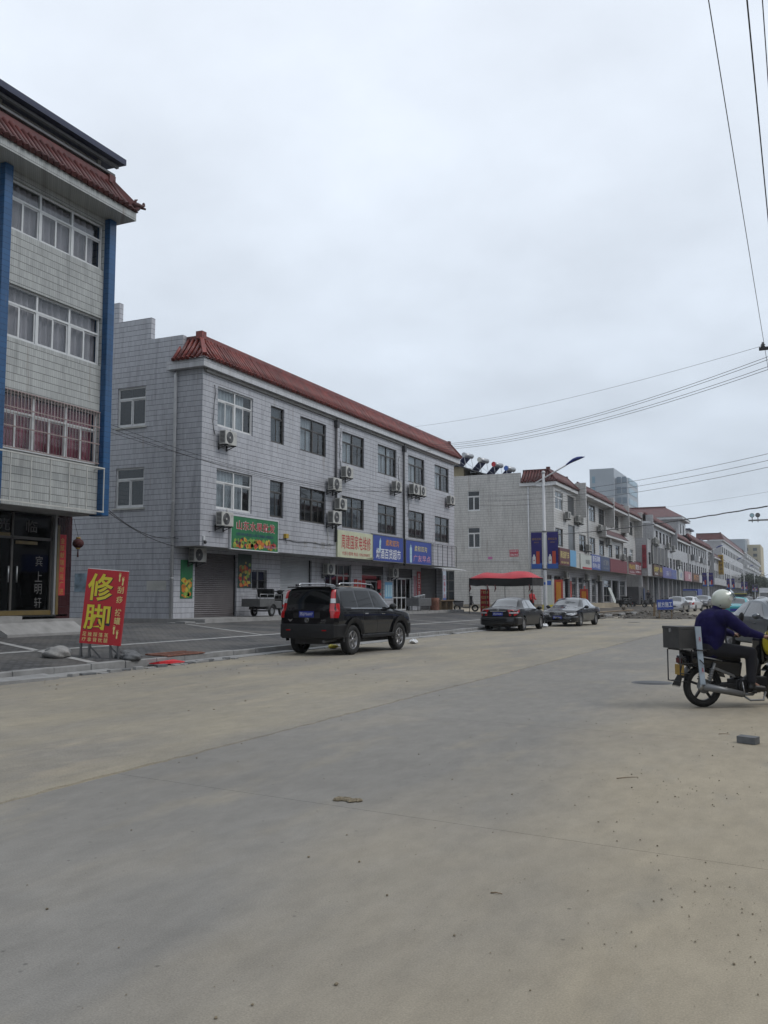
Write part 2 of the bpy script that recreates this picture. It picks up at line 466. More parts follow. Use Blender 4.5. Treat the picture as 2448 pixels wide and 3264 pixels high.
mat('white_frame', (0.68, 0.69, 0.69), 0.4, var=0.08)
mat('bronze', (0.085, 0.08, 0.075), 0.45, 0.3, var=0.15)
mat('alu', (0.33, 0.33, 0.33), 0.4, 0.5, var=0.1)
mat('dark_metal', (0.030, 0.030, 0.032), 0.5, 0.3, var=0.2)
mat('grey_metal', (0.20, 0.205, 0.21), 0.45, 0.5, var=0.15)
mat('galv', (0.42, 0.43, 0.44), 0.35, 0.7, var=0.12)
mat('black_rubber', (0.012, 0.012, 0.012), 0.8, var=0.3)
mat('black_plastic', (0.018, 0.018, 0.02), 0.45, var=0.2)
mat('pipe_white', (0.55, 0.56, 0.57), 0.5, var=0.12, scale=2)
mat('pipe_grey', (0.05, 0.05, 0.055), 0.6, var=0.2)
mat('curtain_lilac', (0.30, 0.275, 0.29), 0.95, var=0.18, scale=2)
mat('curtain_pink', (0.30, 0.085, 0.115), 0.95, var=0.3, scale=1.5)
mat('curtain_white', (0.36, 0.39, 0.41), 0.95, var=0.2, scale=2)
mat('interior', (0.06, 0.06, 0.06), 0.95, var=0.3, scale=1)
mat('shutter_grey', (0.13, 0.118, 0.12), 0.55, 0.2, var=0.2, scale=1.5)
mat('shutter_white', (0.40, 0.42, 0.44), 0.5, 0.1, var=0.14, scale=1.2)
mat('shutter_dark', (0.07, 0.068, 0.07), 0.55, 0.2, var=0.2, scale=1.5)
mat('red_paper', (0.42, 0.02, 0.03), 0.7, var=0.2)
mat('red_board', (0.42, 0.006, 0.014), 0.45, var=0.07)
mat('dull_red', (0.16, 0.012, 0.022), 0.5, bump=0.25, bscale=4, var=0.1)
mat('dark_red', (0.10, 0.010, 0.014), 0.5, bump=0.25, bscale=4, var=0.15)
mat('brown_board', (0.085, 0.035, 0.022), 0.55, var=0.2)
mat('blue_board', (0.020, 0.055, 0.30), 0.4, bump=0.25, bscale=4, var=0.10)
mat('navy_board', (0.035, 0.06, 0.14), 0.5, var=0.12)
mat('skyblue_board', (0.13, 0.36, 0.60), 0.5, bump=0.25, bscale=4, var=0.10)
mat('green_board', (0.012, 0.16, 0.055), 0.45, bump=0.25, bscale=4, var=0.25, scale=3)
mat('cream_board', (0.55, 0.57, 0.40), 0.55, bump=0.25, bscale=4, var=0.12, scale=2)
mat('pale_board', (0.50, 0.53, 0.50), 0.5, var=0.08)
mat('purple_board', (0.11, 0.11, 0.32), 0.5, var=0.12)
mat('pink_board', (0.42, 0.20, 0.24), 0.55, var=0.15)
mat('ink_red', (0.45, 0.02, 0.035), 0.5, var=0.05)
mat('ink_yellow', (0.62, 0.52, 0.03), 0.5, var=0.05)
mat('ink_pale_yellow', (0.66, 0.58, 0.22), 0.5, var=0.05)
mat('ink_orange', (0.62, 0.25, 0.02), 0.5, var=0.1)
mat('ink_white', (0.74, 0.75, 0.76), 0.5, var=0.04)
mat('ink_pink', (0.62, 0.30, 0.38), 0.5, var=0.05)
mat('ink_black', (0.015, 0.015, 0.018), 0.5, var=0.05)
mat('ink_navy', (0.02, 0.03, 0.12), 0.5, var=0.05)
mat('ink_blue', (0.04, 0.12, 0.42), 0.5, var=0.05)
mat('ink_grey', (0.30, 0.29, 0.27), 0.6, var=0.1)
mat('ink_gold', (0.38, 0.24, 0.05), 0.5, var=0.1)
mat('bottle_blue', (0.42, 0.62, 0.70), 0.4, var=0.1)
mat('fruit_red', (0.40, 0.03, 0.02), 0.5, var=0.4, scale=14)
mat('fruit_orange', (0.55, 0.16, 0.02), 0.5, var=0.3, scale=14)
mat('fruit_yellow', (0.52, 0.40, 0.05), 0.5, var=0.3, scale=14)
mat('fruit_green', (0.20, 0.34, 0.05), 0.5, var=0.3, scale=14)
mat('fruit_purple', (0.06, 0.012, 0.035), 0.5, var=0.3, scale=14)
mat('meter_yellow', (0.45, 0.30, 0.03), 0.5, var=0.15)
mat('grille_pink', (0.30, 0.235, 0.225), 0.6, var=0.2)
mat('gold_dim', (0.13, 0.09, 0.025), 0.5, var=0.2)
mat('wood', (0.20, 0.14, 0.08), 0.7, var=0.3, scale=5)
mat('brick_red', (0.22, 0.10, 0.07), 0.9, var=0.3, scale=10)
mat('brick_grey', (0.13, 0.135, 0.14), 0.9, var=0.2, scale=10)
mat('mud', (0.20, 0.165, 0.11), 0.95, var=0.4, scale=30, bump=0.6)
mat('rubble', (0.17, 0.155, 0.135), 0.95, var=0.45, scale=6)
mat('white_bag', (0.66, 0.67, 0.68), 0.5, var=0.1)
glass_mat('glass', (0.92, 0.94, 0.95), 0.02)
glass_mat('glass_dark', (0.62, 0.65, 0.67), 0.02)
glass_mat('glass_door', (0.28, 0.29, 0.31), -0.015)

def ground_mat(name, a, b, scale, bump, fine=90.0, third=None, rough=0.92, spots=0.0, streak=None, dist=0.01, dustx=None):
    m, t, p = _new(name)
    geo = t.nodes.new('ShaderNodeNewGeometry')
    def noise(sc, det, stretch=None, ro=0.55):
        n = t.nodes.new('ShaderNodeTexNoise'); n.inputs['Scale'].default_value = sc; n.inputs['Detail'].default_value = det; n.inputs['Roughness'].default_value = ro
        v = geo.outputs['Position']
        if stretch:
            mp = t.nodes.new('ShaderNodeMapping'); mp.inputs['Scale'].default_value = stretch; t.links.new(v, mp.inputs[0]); v = mp.outputs[0]
        t.links.new(v, n.inputs['Vector']); return n.outputs['Fac']
    def rng(x, lo, hi, a0=0.0, a1=1.0):
        r = t.nodes.new('ShaderNodeMapRange'); r.inputs[1].default_value = lo; r.inputs[2].default_value = hi; r.inputs[3].default_value = a0; r.inputs[4].default_value = a1
        t.links.new(x, r.inputs[0]); return r.outputs[0]
    a, b = tuple(c*ALB for c in a), tuple(c*ALB for c in b)
    third = tuple(c*ALB for c in third) if third else None
    def mix(f, c0, c1):
        x = t.nodes.new('ShaderNodeMix'); x.data_type = 'RGBA'; t.links.new(f, x.inputs[0])
        for i, c in ((6, c0), (7, c1)):
            if isinstance(c, tuple): x.inputs[i].default_value = (*c, 1)
            else: t.links.new(c, x.inputs[i])
        return x.outputs[2]
    f = rng(noise(scale, 5, streak), 0.36, 0.64)
    if dustx:      # swept dust lies against the verge: more of it towards larger x
        s = t.nodes.new('ShaderNodeSeparateXYZ'); t.links.new(geo.outputs['Position'], s.inputs[0])
        g = rng(s.outputs['X'], dustx[0], dustx[1])
        f = rng(math_node(t, 'ADD', math_node(t, 'MULTIPLY', g, vb=0.75), math_node(t, 'MULTIPLY', noise(scale, 5, streak), vb=0.8)), 0.42, 0.95)
    c = mix(f, a, b)
    if third: c = mix(rng(noise(scale*2.3, 6, streak), 0.55, 0.75, 0.0, 0.8), c, third)
    big = rng(noise(0.22, 3), 0.3, 0.7, 0.88, 1.08)
    sm = rng(noise(fine, 3), 0.25, 0.75, 0.80, 1.20)
    k = math_node(t, 'MULTIPLY', math_node(t, 'MULTIPLY', big, sm), rng(noise(4.0, 8, (1.5, 0.7, 1), 0.7), 0.3, 0.7, 0.87, 1.11))
    if spots:
        vo = t.nodes.new('ShaderNodeTexVoronoi'); vo.inputs['Scale'].default_value = 5.0; t.links.new(geo.outputs['Position'], vo.inputs['Vector'])
        sp = rng(vo.outputs['Distance'], 0.03, 0.07, 1.0 - spots, 1.0); k = math_node(t, 'MULTIPLY', k, sp)
    sc = t.nodes.new('ShaderNodeVectorMath'); sc.operation = 'SCALE'; t.links.new(c, sc.inputs[0]); t.links.new(k, sc.inputs['Scale'])
    t.links.new(sc.outputs[0], p.inputs['Base Color']); p.inputs['Roughness'].default_value = rough; p.inputs['Specular IOR Level'].default_value = 0.25
    if bump:
        bn = t.nodes.new('ShaderNodeBump'); bn.inputs['Strength'].default_value = bump; bn.inputs['Distance'].default_value = dist
        t.links.new(math_node(t, 'ADD', noise(fine*0.6, 3), noise(fine*0.12, 4)), bn.inputs['Height']); t.links.new(bn.outputs[0], p.inputs['Normal'])
    return m

ground_mat('concrete_road', (0.240, 0.229, 0.208), (0.362, 0.315, 0.236), 0.6, 0.3, 120, third=(0.300, 0.273, 0.222), spots=0.4, streak=(1.5, 0.55, 1), dustx=(-3.0, 0.0))
ground_mat('dust_road', (0.330, 0.295, 0.226), (0.255, 0.237, 0.206), 0.5, 0.6, 70, third=(0.375, 0.328, 0.248), spots=0.2, streak=(1.6, 0.5, 1))
ground_mat('sand', (0.40, 0.345, 0.26), (0.30, 0.265, 0.21), 0.3, 0.5, 40, spots=0.3)
ground_mat('dark_soil', (0.085, 0.078, 0.070), (0.14, 0.125, 0.105), 0.7, 0.8, 30, spots=0.4, dist=0.03)
ground_mat('far_ground', (0.22, 0.20, 0.16), (0.16, 0.15, 0.12), 0.05, 0.0)

def paver_mat():
    m, t, p = _new('pavers')
    geo = t.nodes.new('ShaderNodeNewGeometry')
    mp = t.nodes.new('ShaderNodeMapping'); mp.inputs['Rotation'].default_value = (0, 0, R(3)); t.links.new(geo.outputs['Position'], mp.inputs[0])
    b = t.nodes.new('ShaderNodeTexBrick')
    b.inputs['Scale'].default_value = 1; b.inputs['Brick Width'].default_value = 0.23; b.inputs['Row Height'].default_value = 0.115
    b.inputs['Mortar Size'].default_value = 0.016
    b.inputs['Color1'].default_value = (0.034, 0.036, 0.039, 1); b.inputs['Color2'].default_value = (0.098, 0.098, 0.10, 1); b.inputs['Mortar'].default_value = (0.02, 0.019, 0.018, 1)
    t.links.new(mp.outputs[0], b.inputs['Vector'])
    n = t.nodes.new('ShaderNodeTexNoise'); n.inputs['Scale'].default_value = 0.55; n.inputs['Detail'].default_value = 5; t.links.new(geo.outputs['Position'], n.inputs['Vector'])
    mr = t.nodes.new('ShaderNodeMapRange'); mr.inputs[1].default_value = 0.40; mr.inputs[2].default_value = 0.75; mr.inputs[4].default_value = 0.75; t.links.new(n.outputs['Fac'], mr.inputs[0])
    mx = t.nodes.new('ShaderNodeMix'); mx.data_type = 'RGBA'; t.links.new(mr.outputs[0], mx.inputs[0]); t.links.new(b.outputs['Color'], mx.inputs[6]); mx.inputs[7].default_value = (0.14, 0.13, 0.115, 1)
    t.links.new(mx.outputs[2], p.inputs['Base Color']); p.inputs['Roughness'].default_value = 0.8
    bn = t.nodes.new('ShaderNodeBump'); bn.inputs['Strength'].default_value = 0.6; bn.inputs['Distance'].default_value = 0.006; bn.invert = True
    t.links.new(b.outputs['Fac'], bn.inputs['Height']); t.links.new(bn.outputs[0], p.inputs['Normal'])
paver_mat()

# ------------------------------------------------------------------ ground, road, pavement
def struct(o, label=None):
    o['kind'] = 'structure'
    return o

struct(MB().add([(-2500,-2500,-0.30),(2500,-2500,-0.30),(2500,2500,-0.30),(-2500,2500,-0.30)], [(0,1,2,3)]).build('ground', 'far_ground'))
struct(MB().add([(-12.75,-8,-0.004),(14,-8,-0.004),(14,700,-0.004),(-12.75,700,-0.004)], [(0,1,2,3)]).build('road_base', 'dust_road'))
road = struct(thing('road', '', '', (-2.5, 0, 0), world=True)); del road['label']; del road['category']
JX = -5.36
for k in range(14):                                    # cast concrete bays with joints between
    y0 = -3.4 + k*4.65; sk = 0.14
    g = 0.0025
    MB().hexa([(JX,y0+g+0.35,-0.15),(0.9,y0+g-0.45,-0.15),(0.9,y0+4.65-g-0.45,-0.15),(JX,y0+4.65-g+0.35,-0.15),
               (JX,y0+g+0.35,0.0),(0.9,y0+g-0.45,0.0),(0.9,y0+4.65-g-0.45,0.0),(JX,y0+4.65-g+0.35,0.0)]).build('slab', 'concrete_road', road)
MB().add([(JX,61.4,0.0),(0.9,60.9,0.0),(0.9,700,0.0),(JX,700,0.0)], [(0,1,2,3)]).build('slab_strip', 'concrete_road', road)
# older dusty lane between the joint and the gutter, ragged along the joint, a little proud
lane = MB(); rr = random.Random(3)
xs = [JX + 0.012*math.sin(y*0.13) + rr.uniform(-0.03, 0.022) for y in range(0, 420)]
for i in range(419):
    y0 = -8 + i*0.16; y1 = y0+0.16
    lane.quad((-12.75,y0,0.012),(xs[i],y0,0.012),(xs[i+1],y1,0.012),(-12.75,y1,0.012))
    lane.quad((xs[i],y0,0.012),(xs[i]+0.012,y0,-0.01),(xs[i+1]+0.012,y1,-0.01),(xs[i+1],y1,0.012))
lane.quad((-12.75,59.04,0.012),(JX,59.04,0.012),(JX,700,0.012),(-12.75,700,0.012))
struct(lane.build('road_lane', 'dust_road'))
verge = MB()
for i in range(60):
    y0 = -8 + i*1.6; y1 = y0+1.6; e = lambda y: 0.9 + 0.25*math.sin(y*0.37) + 0.1*math.sin(y*1.9)
    verge.quad((e(y0),y0,0.006),(14,y0,0.03),(14,y1,0.03),(e(y1),y1,0.006))
struct(verge.build('road_verge', 'sand'))

def fz(x):                                             # forecourt rises from the kerb to the shops
    return 0.17 + min(max(-13.05 - x, 0), 7.55)*0.0437
def court(name, y0, y1, m, x0=-13.05, x1=-40, dz=0.0):
    mb = MB()
    xs_ = [x0, -14.5, -16, -17.5, -19, -20.6, x1]
    for a, b in zip(xs_[:-1], xs_[1:]):
        mb.quad((b,y0,fz(b)+dz),(a,y0,fz(a)+dz),(a,y1,fz(a)+dz),(b,y1,fz(b)+dz))
    return struct(mb.build(name, m))
court('pavement', -8, 59.0, 'pavers')
court('side_street', 59.0, 76.2, 'sand')
court('dirt_lot', 76.2, 128, 'sand')
court('far_pavement', 128, 700, 'pavers')
mb = MB()                                              # torn-up dark soil before the second block
for i in range(16):
    for j in range(8):
        def P(i, j):
            y = 62+i*3.2; x = -13.1-j*0.62
            edge = (i in (0, 16)) or (j in (0, 8))
            return (x, y + 0.8*math.sin(j*1.7), fz(x) + (0.004 if edge else 0.05 + 0.05*math.sin(i*2.1+j*1.3) + 0.03*math.sin(i*0.7-j*2.2)))
        mb.quad(P(i,j+1), P(i,j), P(i+1,j), P(i+1,j+1))
struct(mb.build('soil', 'dark_soil'))

# kerb stones and gutter slabs, one by one
kerb = struct(thing('kerb', '', '', (-13, 20, 0), world=True)); del kerb['label']; del kerb['category']
rk = random.Random(5)
for k in range(60):
    y0 = 5.2 + k*1.0
    if y0 > 57.5: break
    j = rk.uniform(-0.012, 0.012); h = 0.172 + rk.uniform(-0.008, 0.008)
    MB().box(-13.06+j, -12.90+j, y0+0.006, y0+0.994, -0.1, h).build('kerb_stone', 'kerb_stone', kerb, bevel=0.018)
gut = struct(thing('gutter', '', '', (-12.7, 20, 0), world=True)); del gut['label']; del gut['category']
for k in range(70):
    y0 = 5.0 + k*0.8
    if y0 > 57.5: break
    if k in (12, 13, 14) or rk.random() < 0.08: continue
    j = rk.uniform(-0.02, 0.03); t_ = rk.uniform(-0.012, 0.012)
    MB().hexa([(-12.885,y0,-0.1),(-12.62+j,y0+0.01,-0.1),(-12.62+j,y0+0.785,-0.1),(-12.885,y0+0.79,-0.1),
               (-12.885,y0,0.055),(-12.62+j,y0+0.01,0.035+t_),(-12.62+j,y0+0.785,0.035-t_),(-12.885,y0+0.79,0.055)]).build('gutter_slab', 'kerb_stone', gut, bevel=0.01)
rk = random.Random(9)
for k in range(26):                                    # broken edging bricks along the gutter
    y = 10.4 + k*0.36 if k < 16 else 16.3+ (k-16)*0.25
    s = rk.uniform(0.10, 0.17); a = rk.uniform(-0.3, 0.3)
    c, s_ = math.cos(a), math.sin(a); x = -12.47 + rk.uniform(-0.05, 0.05)
    q = [(x+dx_*c-dy_*s_, y+dx_*s_+dy_*c) for dx_, dy_ in ((-0.06,-s),(0.06,-s),(0.05,s),(-0.06,s))]
    hh = rk.uniform(0.03, 0.075)
    MB().hexa([(p[0],p[1],-0.02) for p in q] + [(p[0],p[1],hh) for p in q]).build('edging_brick', 'kerb_stone' if k % 3 else 'brick_grey', gut, bevel=0.01)
# drain grate set in the kerb line
gr = thing('drain_grate', 'rusty slotted drain grate set beside the kerb near the red sign', 'drain grate', (-13.02, 17.2, 0.2), world=True)
g = MB(); g.box(-13.50,-13.42,16.55,17.95,0.19,0.22); g.box(-12.96,-12.88,16.55,17.95,0.175,0.2); g.box(-13.42,-12.96,16.55,16.62,0.18,0.21); g.box(-13.42,-12.96,17.88,17.95,0.18,0.21)
g.build('frame', 'brick_red', gr)
for k in range(11):
    MB().box(-13.42,-12.96,16.68+k*0.11,16.73+k*0.11,0.178,0.206).build('bar', 'brick_red', gr)
rc = MB(); rc.hexa([(-12.86,15.9,0.06),(-12.6,15.92,0.05),(-12.55,16.75,0.05),(-12.84,16.7,0.06),(-12.86,15.9,0.075),(-12.6,15.92,0.12),(-12.56,16.75,0.07),(-12.84,16.7,0.11)])
tag(rc.build('plastic_scrap', mat('scrap_red', (0.62,0.02,0.03), 0.5)), 'bright red plastic scrap lying in the gutter below the drain grate', 'scrap')

# pale strips laid in the paving
def strip(pts, w, name='paving_strip'):
    mb = MB(); n_ = 24
    (xa, ya), (xb, yb) = pts; d = Vector((xb-xa, yb-ya)).normalized(); nrm = Vector((-d.y, d.x))*w/2
    for i in range(n_):
        q = []
        for t_, s_ in ((i/n_,1),(i/n_,-1),((i+1)/n_,-1),((i+1)/n_,1)):
            x = xa+(xb-xa)*t_+nrm.x*s_; y = ya+(yb-ya)*t_+nrm.y*s_
            q.append((x, y, fz(x)+0.006))
        mb.quad(*q)
    return struct(mb.build(name, 'pale_strip'))
strip(((-15.75, 2), (-15.6, 58.5)), 0.2)
strip(((-18.5, 16.75), (-13.1, 14.45)), 0.2)
strip(((-20.5, 27.4), (-15.75, 25.0)), 0.16)
strip(((-20.5, 42.4), (-13.1, 40.0)), 0.16)
UY, UX, UZ = Vector((0,1,0)), Vector((1,0,0)), Vector((0,0,1))

def mansard(parent, xf, y0, y1, z0, rise, back, step, material, left_hip=None, right_hip=True, name='roof', rows=True):
    """tiled skirt roof along the street: eave at x=xf, z0; ridge set back; one object for each tile row"""
    xr, zr = xf-back, z0+rise
    lh = back if left_hip else 0.0; rh = back if right_hip else 0.0
    b = MB()
    b.quad((xf,y0,z0),(xf,y1,z0),(xr,y1-rh,zr),(xr,y0+lh,zr))
    if left_hip:
        xe = left_hip
        b.quad((xe,y0,z0),(xf,y0,z0),(xr,y0+lh,zr),(xe,y0+lh,zr))
        b.quad((xe,y0+lh,zr),(xr,y0+lh,zr),(xr,y1-rh,zr),(xe,y1-rh,zr))
    else:
        b.quad((xr,y0+lh,zr),(xr,y1-rh,zr),(xr-3,y1-rh,zr),(xr-3,y0+lh,zr))
    if right_hip: b.quad((xf,y1,z0),(xr-2,y1,z0),(xr-2,y1-rh,zr),(xr,y1-rh,zr))
    b.quad((xf,y1,z0-0.004),(xf,y0,z0-0.004),(xr-0.4,y0,z0-0.004),(xr-0.4,y1,z0-0.004))
    if left_hip: b.quad((xr-0.4,y0,z0-0.004),(xr-0.4,y0+lh,z0-0.004),(left_hip,y0+lh,z0-0.004),(left_hip,y0,z0-0.004))
    roof = b.build(name, material, parent)
    n = int((y1-y0)/step)
    if rows:
        me = None
        L = math.hypot(rise, back)
        r = step*0.31
        nz_ = 0.75*r
        mb = MB()
        mb.cyl((0.05,0,-0.05*rise/back+nz_),(-back,0,rise+nz_), r, r, 8)
        mb.cyl((0.065,0,nz_-0.06),(0.035,0,nz_-0.03), r*1.2, r*1.2, 8)
        me = mb.mesh('roof_tile', weld=True)
        for i in range(n):
            y = y0+step*(i+0.5)
            s = 1.0
            if left_hip and y-y0 < lh: s = max(0.15, (y-y0)/lh)
            if right_hip and y1-y < rh: s = max(0.15, (y1-y)/rh)
            o = link('roof_tile', me, material, roof); q = ORG.get(parent.name, (0,0,0))
            o.location = (xf-q[0]+random.uniform(-0.012,0.012), y-q[1], z0-q[2]+0.01); o.scale = (s, random.uniform(0.93,1.06), s); o.rotation_euler = (0, 0, random.uniform(-0.012,0.012))
        if left_hip:
            m = int((xf-left_hip)/step)
            for i in range(m):
                x = xf-step*(i+0.5); s = min(1.0, max(0.15, (xf-x)/back))
                o = link('roof_tile', me, material, roof); q = ORG.get(parent.name, (0,0,0))
                o.location = (x-q[0], y0-q[1], z0-q[2]+0.01); o.rotation_euler = (0,0,R(-90)); o.scale = (s, 1, s)
    rc = MB(); w = 0.09
    rc.box(xr-w, xr+w, y0+lh-0.1, y1-rh+0.1, zr-0.02, zr+0.14); rc.cyl((xr, y0+lh-0.1, zr+0.14), (xr, y1-rh+0.1, zr+0.14), 0.07, 0.07, 8)
    rc.build('ridge_cap', material, roof)
    if left_hip:
        h = MB(); h.beam((xf,y0,z0+0.08),(xr,y0+lh,zr+0.1),0.16,0.16); h.box(xr-0.15,xr+0.15,y0+lh-0.15,y0+lh+0.15,zr,zr+0.3); h.build('hip_cap', material, roof)
        h = MB(); h.box(left_hip, xr, y0+lh-w, y0+lh+w, zr-0.02, zr+0.14); h.build('ridge_cap', material, roof)
    if right_hip:
        h = MB(); h.beam((xf,y1,z0+0.08),(xr,y1-rh,zr+0.1),0.16,0.16); h.box(xr-0.13,xr+0.13,y1-rh-0.13,y1-rh+0.13,zr,zr+0.24); h.build('hip_cap', material, roof)
    return roof

def shutter(parent, x, y0, y1, z0, z1, material, pitch=0.078, label=None):
    mb = MB(); n = int((z1-z0)/pitch)
    for i in range(n):
        a, b = z0+(z1-z0)*i/n, z0+(z1-z0)*(i+1)/n; m = (a+b)/2
        mb.quad((x,y0,a),(x,y1,a),(x+0.022,y1,m),(x+0.022,y0,m)); mb.quad((x+0.022,y0,m),(x+0.022,y1,m),(x,y1,b),(x,y0,b))
    s = mb.build('roller_shutter', material, parent)
    g = MB(); g.box(x-0.01,x+0.06,y0-0.05,y0,z0,z1); g.box(x-0.01,x+0.06,y1,y1+0.05,z0,z1); g.build('guide_rail', 'dark_metal', s)
    g = MB(); g.box(x,x+0.045,y0,y1,z0-0.002,z0+0.07); g.build('bottom_rail', material, s)
    return s

def glazed_door(parent, x, y0, y1, z0, z1, leaves=2, frame='alu', glass='glass_dark', opened=None, transom=0.4, mid=True):
    f = MB(); t_ = 0.055
    f.box(x-0.03,x+0.03,y0,y0+t_,z0,z1); f.box(x-0.03,x+0.03,y1-t_,y1,z0,z1); f.box(x-0.03,x+0.03,y0+t_,y1-t_,z1-t_,z1)
    if transom: f.box(x-0.03,x+0.03,y0+t_,y1-t_,z1-transom-t_,z1-transom)
    d = f.build('shop_door', frame, parent)
    if transom: MB().box(x-0.006,x,y0+t_,y1-t_,z1-transom,z1-t_).build('pane', glass, d)
    top = z1-transom-t_ if transom else z1-t_
    w = (y1-y0-2*t_)/leaves
    for i in range(leaves):
        if opened is not None and i == opened: continue
        a, b = y0+t_+w*i, y0+t_+w*(i+1); s = MB()
        s.box(x-0.02,x+0.02,a,a+0.05,z0,top); s.box(x-0.02,x+0.02,b-0.05,b,z0,top); s.box(x-0.02,x+0.02,a+0.05,b-0.05,z0,z0+0.1); s.box(x-0.02,x+0.02,a+0.05,b-0.05,top-0.05,top)
        if mid: s.box(x-0.02,x+0.02,a+0.05,b-0.05,z0+0.75,z0+0.81)
        l = s.build('door_leaf', frame, d)
        MB().box(x-0.005,x+0.002,a+0.05,b-0.05,z0+0.1,top-0.05).build('pane', glass, l)
        MB().cyl((x+0.05,b-0.1,z0+0.85),(x+0.05,b-0.1,z0+1.15),0.012,0.012,6).build('handle', 'galv', l)
    return d

# ================================================================== hotel on the left (four storeys, blue pilasters)
XA, XP = -18.75, -18.55
A = thing('hotel_building', 'four storey white tiled building with blue pilasters and dark roof at the photo edge', 'building', (-20, 15, 0.5), world=True)
aw = MB(); ay0, ay1 = 4.0, 20.94
win_z = [(11.25, 12.65), (8.33, 9.78), (5.36, 6.92)]
bays = [(4.9, 8.3), (8.85, 12.25), (12.95, 16.35), (17.28, 20.42)]
bays[3] = (16.97, 20.63)
bays[2] = (13.2, 16.65)
holes = [(y0-ay0, y1-ay0, z0-3.9, z1-3.9, 0.16) for z0, z1 in win_z for y0, y1 in bays]
wall(aw, (XA, ay0, 3.9), UY, UZ, UX, ay1-ay0, 12.9-3.9, holes)
aw.quad((XA,ay1,3.9),(-30,ay1,3.9),(-30,ay1,13.2),(XA,ay1,13.2))                 # far end
aw.quad((-30,ay0,0.4),(XA,ay0,0.4),(XA,ay0,13.2),(-30,ay0,13.2))
aw.quad((-30,ay0,0.4),(-30,ay1,0.4),(-30,ay1,13.2),(-30,ay0,13.2))
aw.build('wall', 'tile_hotel', A)
s = MB(); s.quad((XA,ay0,3.9),(XA,ay1,3.9),(-20.1,ay1,3.9),(-20.1,ay0,3.9)); s.quad((-20.1,ay0,3.9),(-20.1,ay1,3.9),(-30,ay1,3.9),(-30,ay0,3.9)); s.build('soffit', 'soffit', A)
for c0, c1 in ((4.4,4.7),(8.4,8.7),(12.7,13.0),(16.67,16.95),(20.65,20.94)):
    MB().box(XA-0.3, XP, c0, c1, 3.86, 12.86).build('pilaster', 'tile_blue', A, bevel=0.02)
for i, (z0, z1) in enumerate(win_z):
    for j, (y0, y1) in enumerate(bays):
        if j < 2: continue
        window(A, (XA-0.12, y0+0.01, z0), UY, UX, y1-y0-0.02, z1-z0, 3, 0.34, 2, 'white_metal', 'glass', 'curtain_pink' if i == 2 else 'curtain_lilac', 0.055, 1.0 if i else 0.97)
for f_ in (6.95, 9.82):
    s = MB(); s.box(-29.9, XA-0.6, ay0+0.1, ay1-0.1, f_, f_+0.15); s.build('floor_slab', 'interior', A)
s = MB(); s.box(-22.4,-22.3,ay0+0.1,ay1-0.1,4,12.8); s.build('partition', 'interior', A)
# eave, tiled skirt, attic
e = MB(); e.box(-18.0, -30, ay0-0.3, 21.16, 12.87, 13.13); e.build('eave', 'tile_hotel', A)
ra = mansard(A, -17.95, ay0-0.3, 21.2, 13.145, 0.78, 0.62, 0.215, 'roof_maroon', right_hip=True)
s = MB(); s.box(-18.62,-19.1,ay0,20.55,13.9,14.22); s.build('parapet', 'roof_maroon', A)
s = MB(); s.box(-18.5,-18.72,ay0,20.75,14.2,14.27); s.build('ledge', 'brick_grey', A)
s = MB(); s.box(-18.95,-27,ay0,20.5,14.22,14.88); s.build('attic_wall', 'white_metal', A)
for y in (8.0, 12.6, 16.6, 20.36):
    MB().box(-18.9,-18.82,y,y+0.12,14.22,14.86).build('attic_post', 'dirty_white', A)
s = MB(); s.hexa([(-28,ay0-1,15.02),(-18.3,ay0-1,14.62),(-18.3,21.0,14.62),(-28,21.0,15.02),(-28,ay0-1,15.2),(-18.3,ay0-1,14.8),(-18.3,21.0,14.8),(-28,21.0,15.2)]); s.build('metal_roof', 'roof_navy', A)
s = MB(); s.box(-18.6,-18.5,ay0,20.9,14.52,14.6); s.build('gutter_pipe', 'grey_metal', A)
# hip ornament
o = MB(); o.tube([(-18.05,21.05,13.32),(-17.95,21.15,13.36),(-17.86,21.24,13.33),(-17.80,21.30,13.39)],[0.09,0.085,0.07,0.03],8); o.tube([(-18.0,21.1,13.4),(-18.02,21.13,13.52),(-17.97,21.17,13.55)],[0.05,0.04,0.015],8); o.ell((-17.83,21.28,13.42),(0.045,0.045,0.05),8,6); o.tube([(-17.88,21.22,13.30),(-17.78,21.33,13.27)],[0.05,0.03],8)
o.build('ridge_ornament', 'roof_maroon', ra)
# window grille of the first floor and the bare tube frame below it
gx = XA+0.07
gr_ = MB(); y0, y1 = 16.98, 20.6
for z in (5.38, 5.95, 6.45, 6.90): gr_.box(gx-0.015, gx+0.015, y0, y1, z, z+0.03)
for y in (y0, y1-0.03):
    for z in (5.38, 6.90): gr_.box(XA-0.05, gx, y, y+0.03, z, z+0.03)
G = gr_.build('window_grille', 'grille_pink', A)
bm_ = MB().cyl((0,0,0),(0,0,1.52),0.009,0.009,6).mesh('bar', weld=True)
for k in range(31):
    o = link('bar', bm_, 'grille_pink', G); o.location = (gx+0.01-(-20), y0+0.03+k*(y1-y0-0.06)/30-15, 5.4-0.5)
fr = MB(); fx = XA+0.36
for z in (5.2, 3.93): fr.box(fx-0.02, fx+0.02, 13.6, 20.53, z, z+0.04)
for k in range(11): fr.box(fx-0.012, fx+0.012, 13.6+k*0.69, 13.625+k*0.69, 3.95, 5.2)
fr.box(XA, fx, 20.5, 20.53, 5.2, 5.23)
fr.build('sign_frame', 'dirty_white', A)
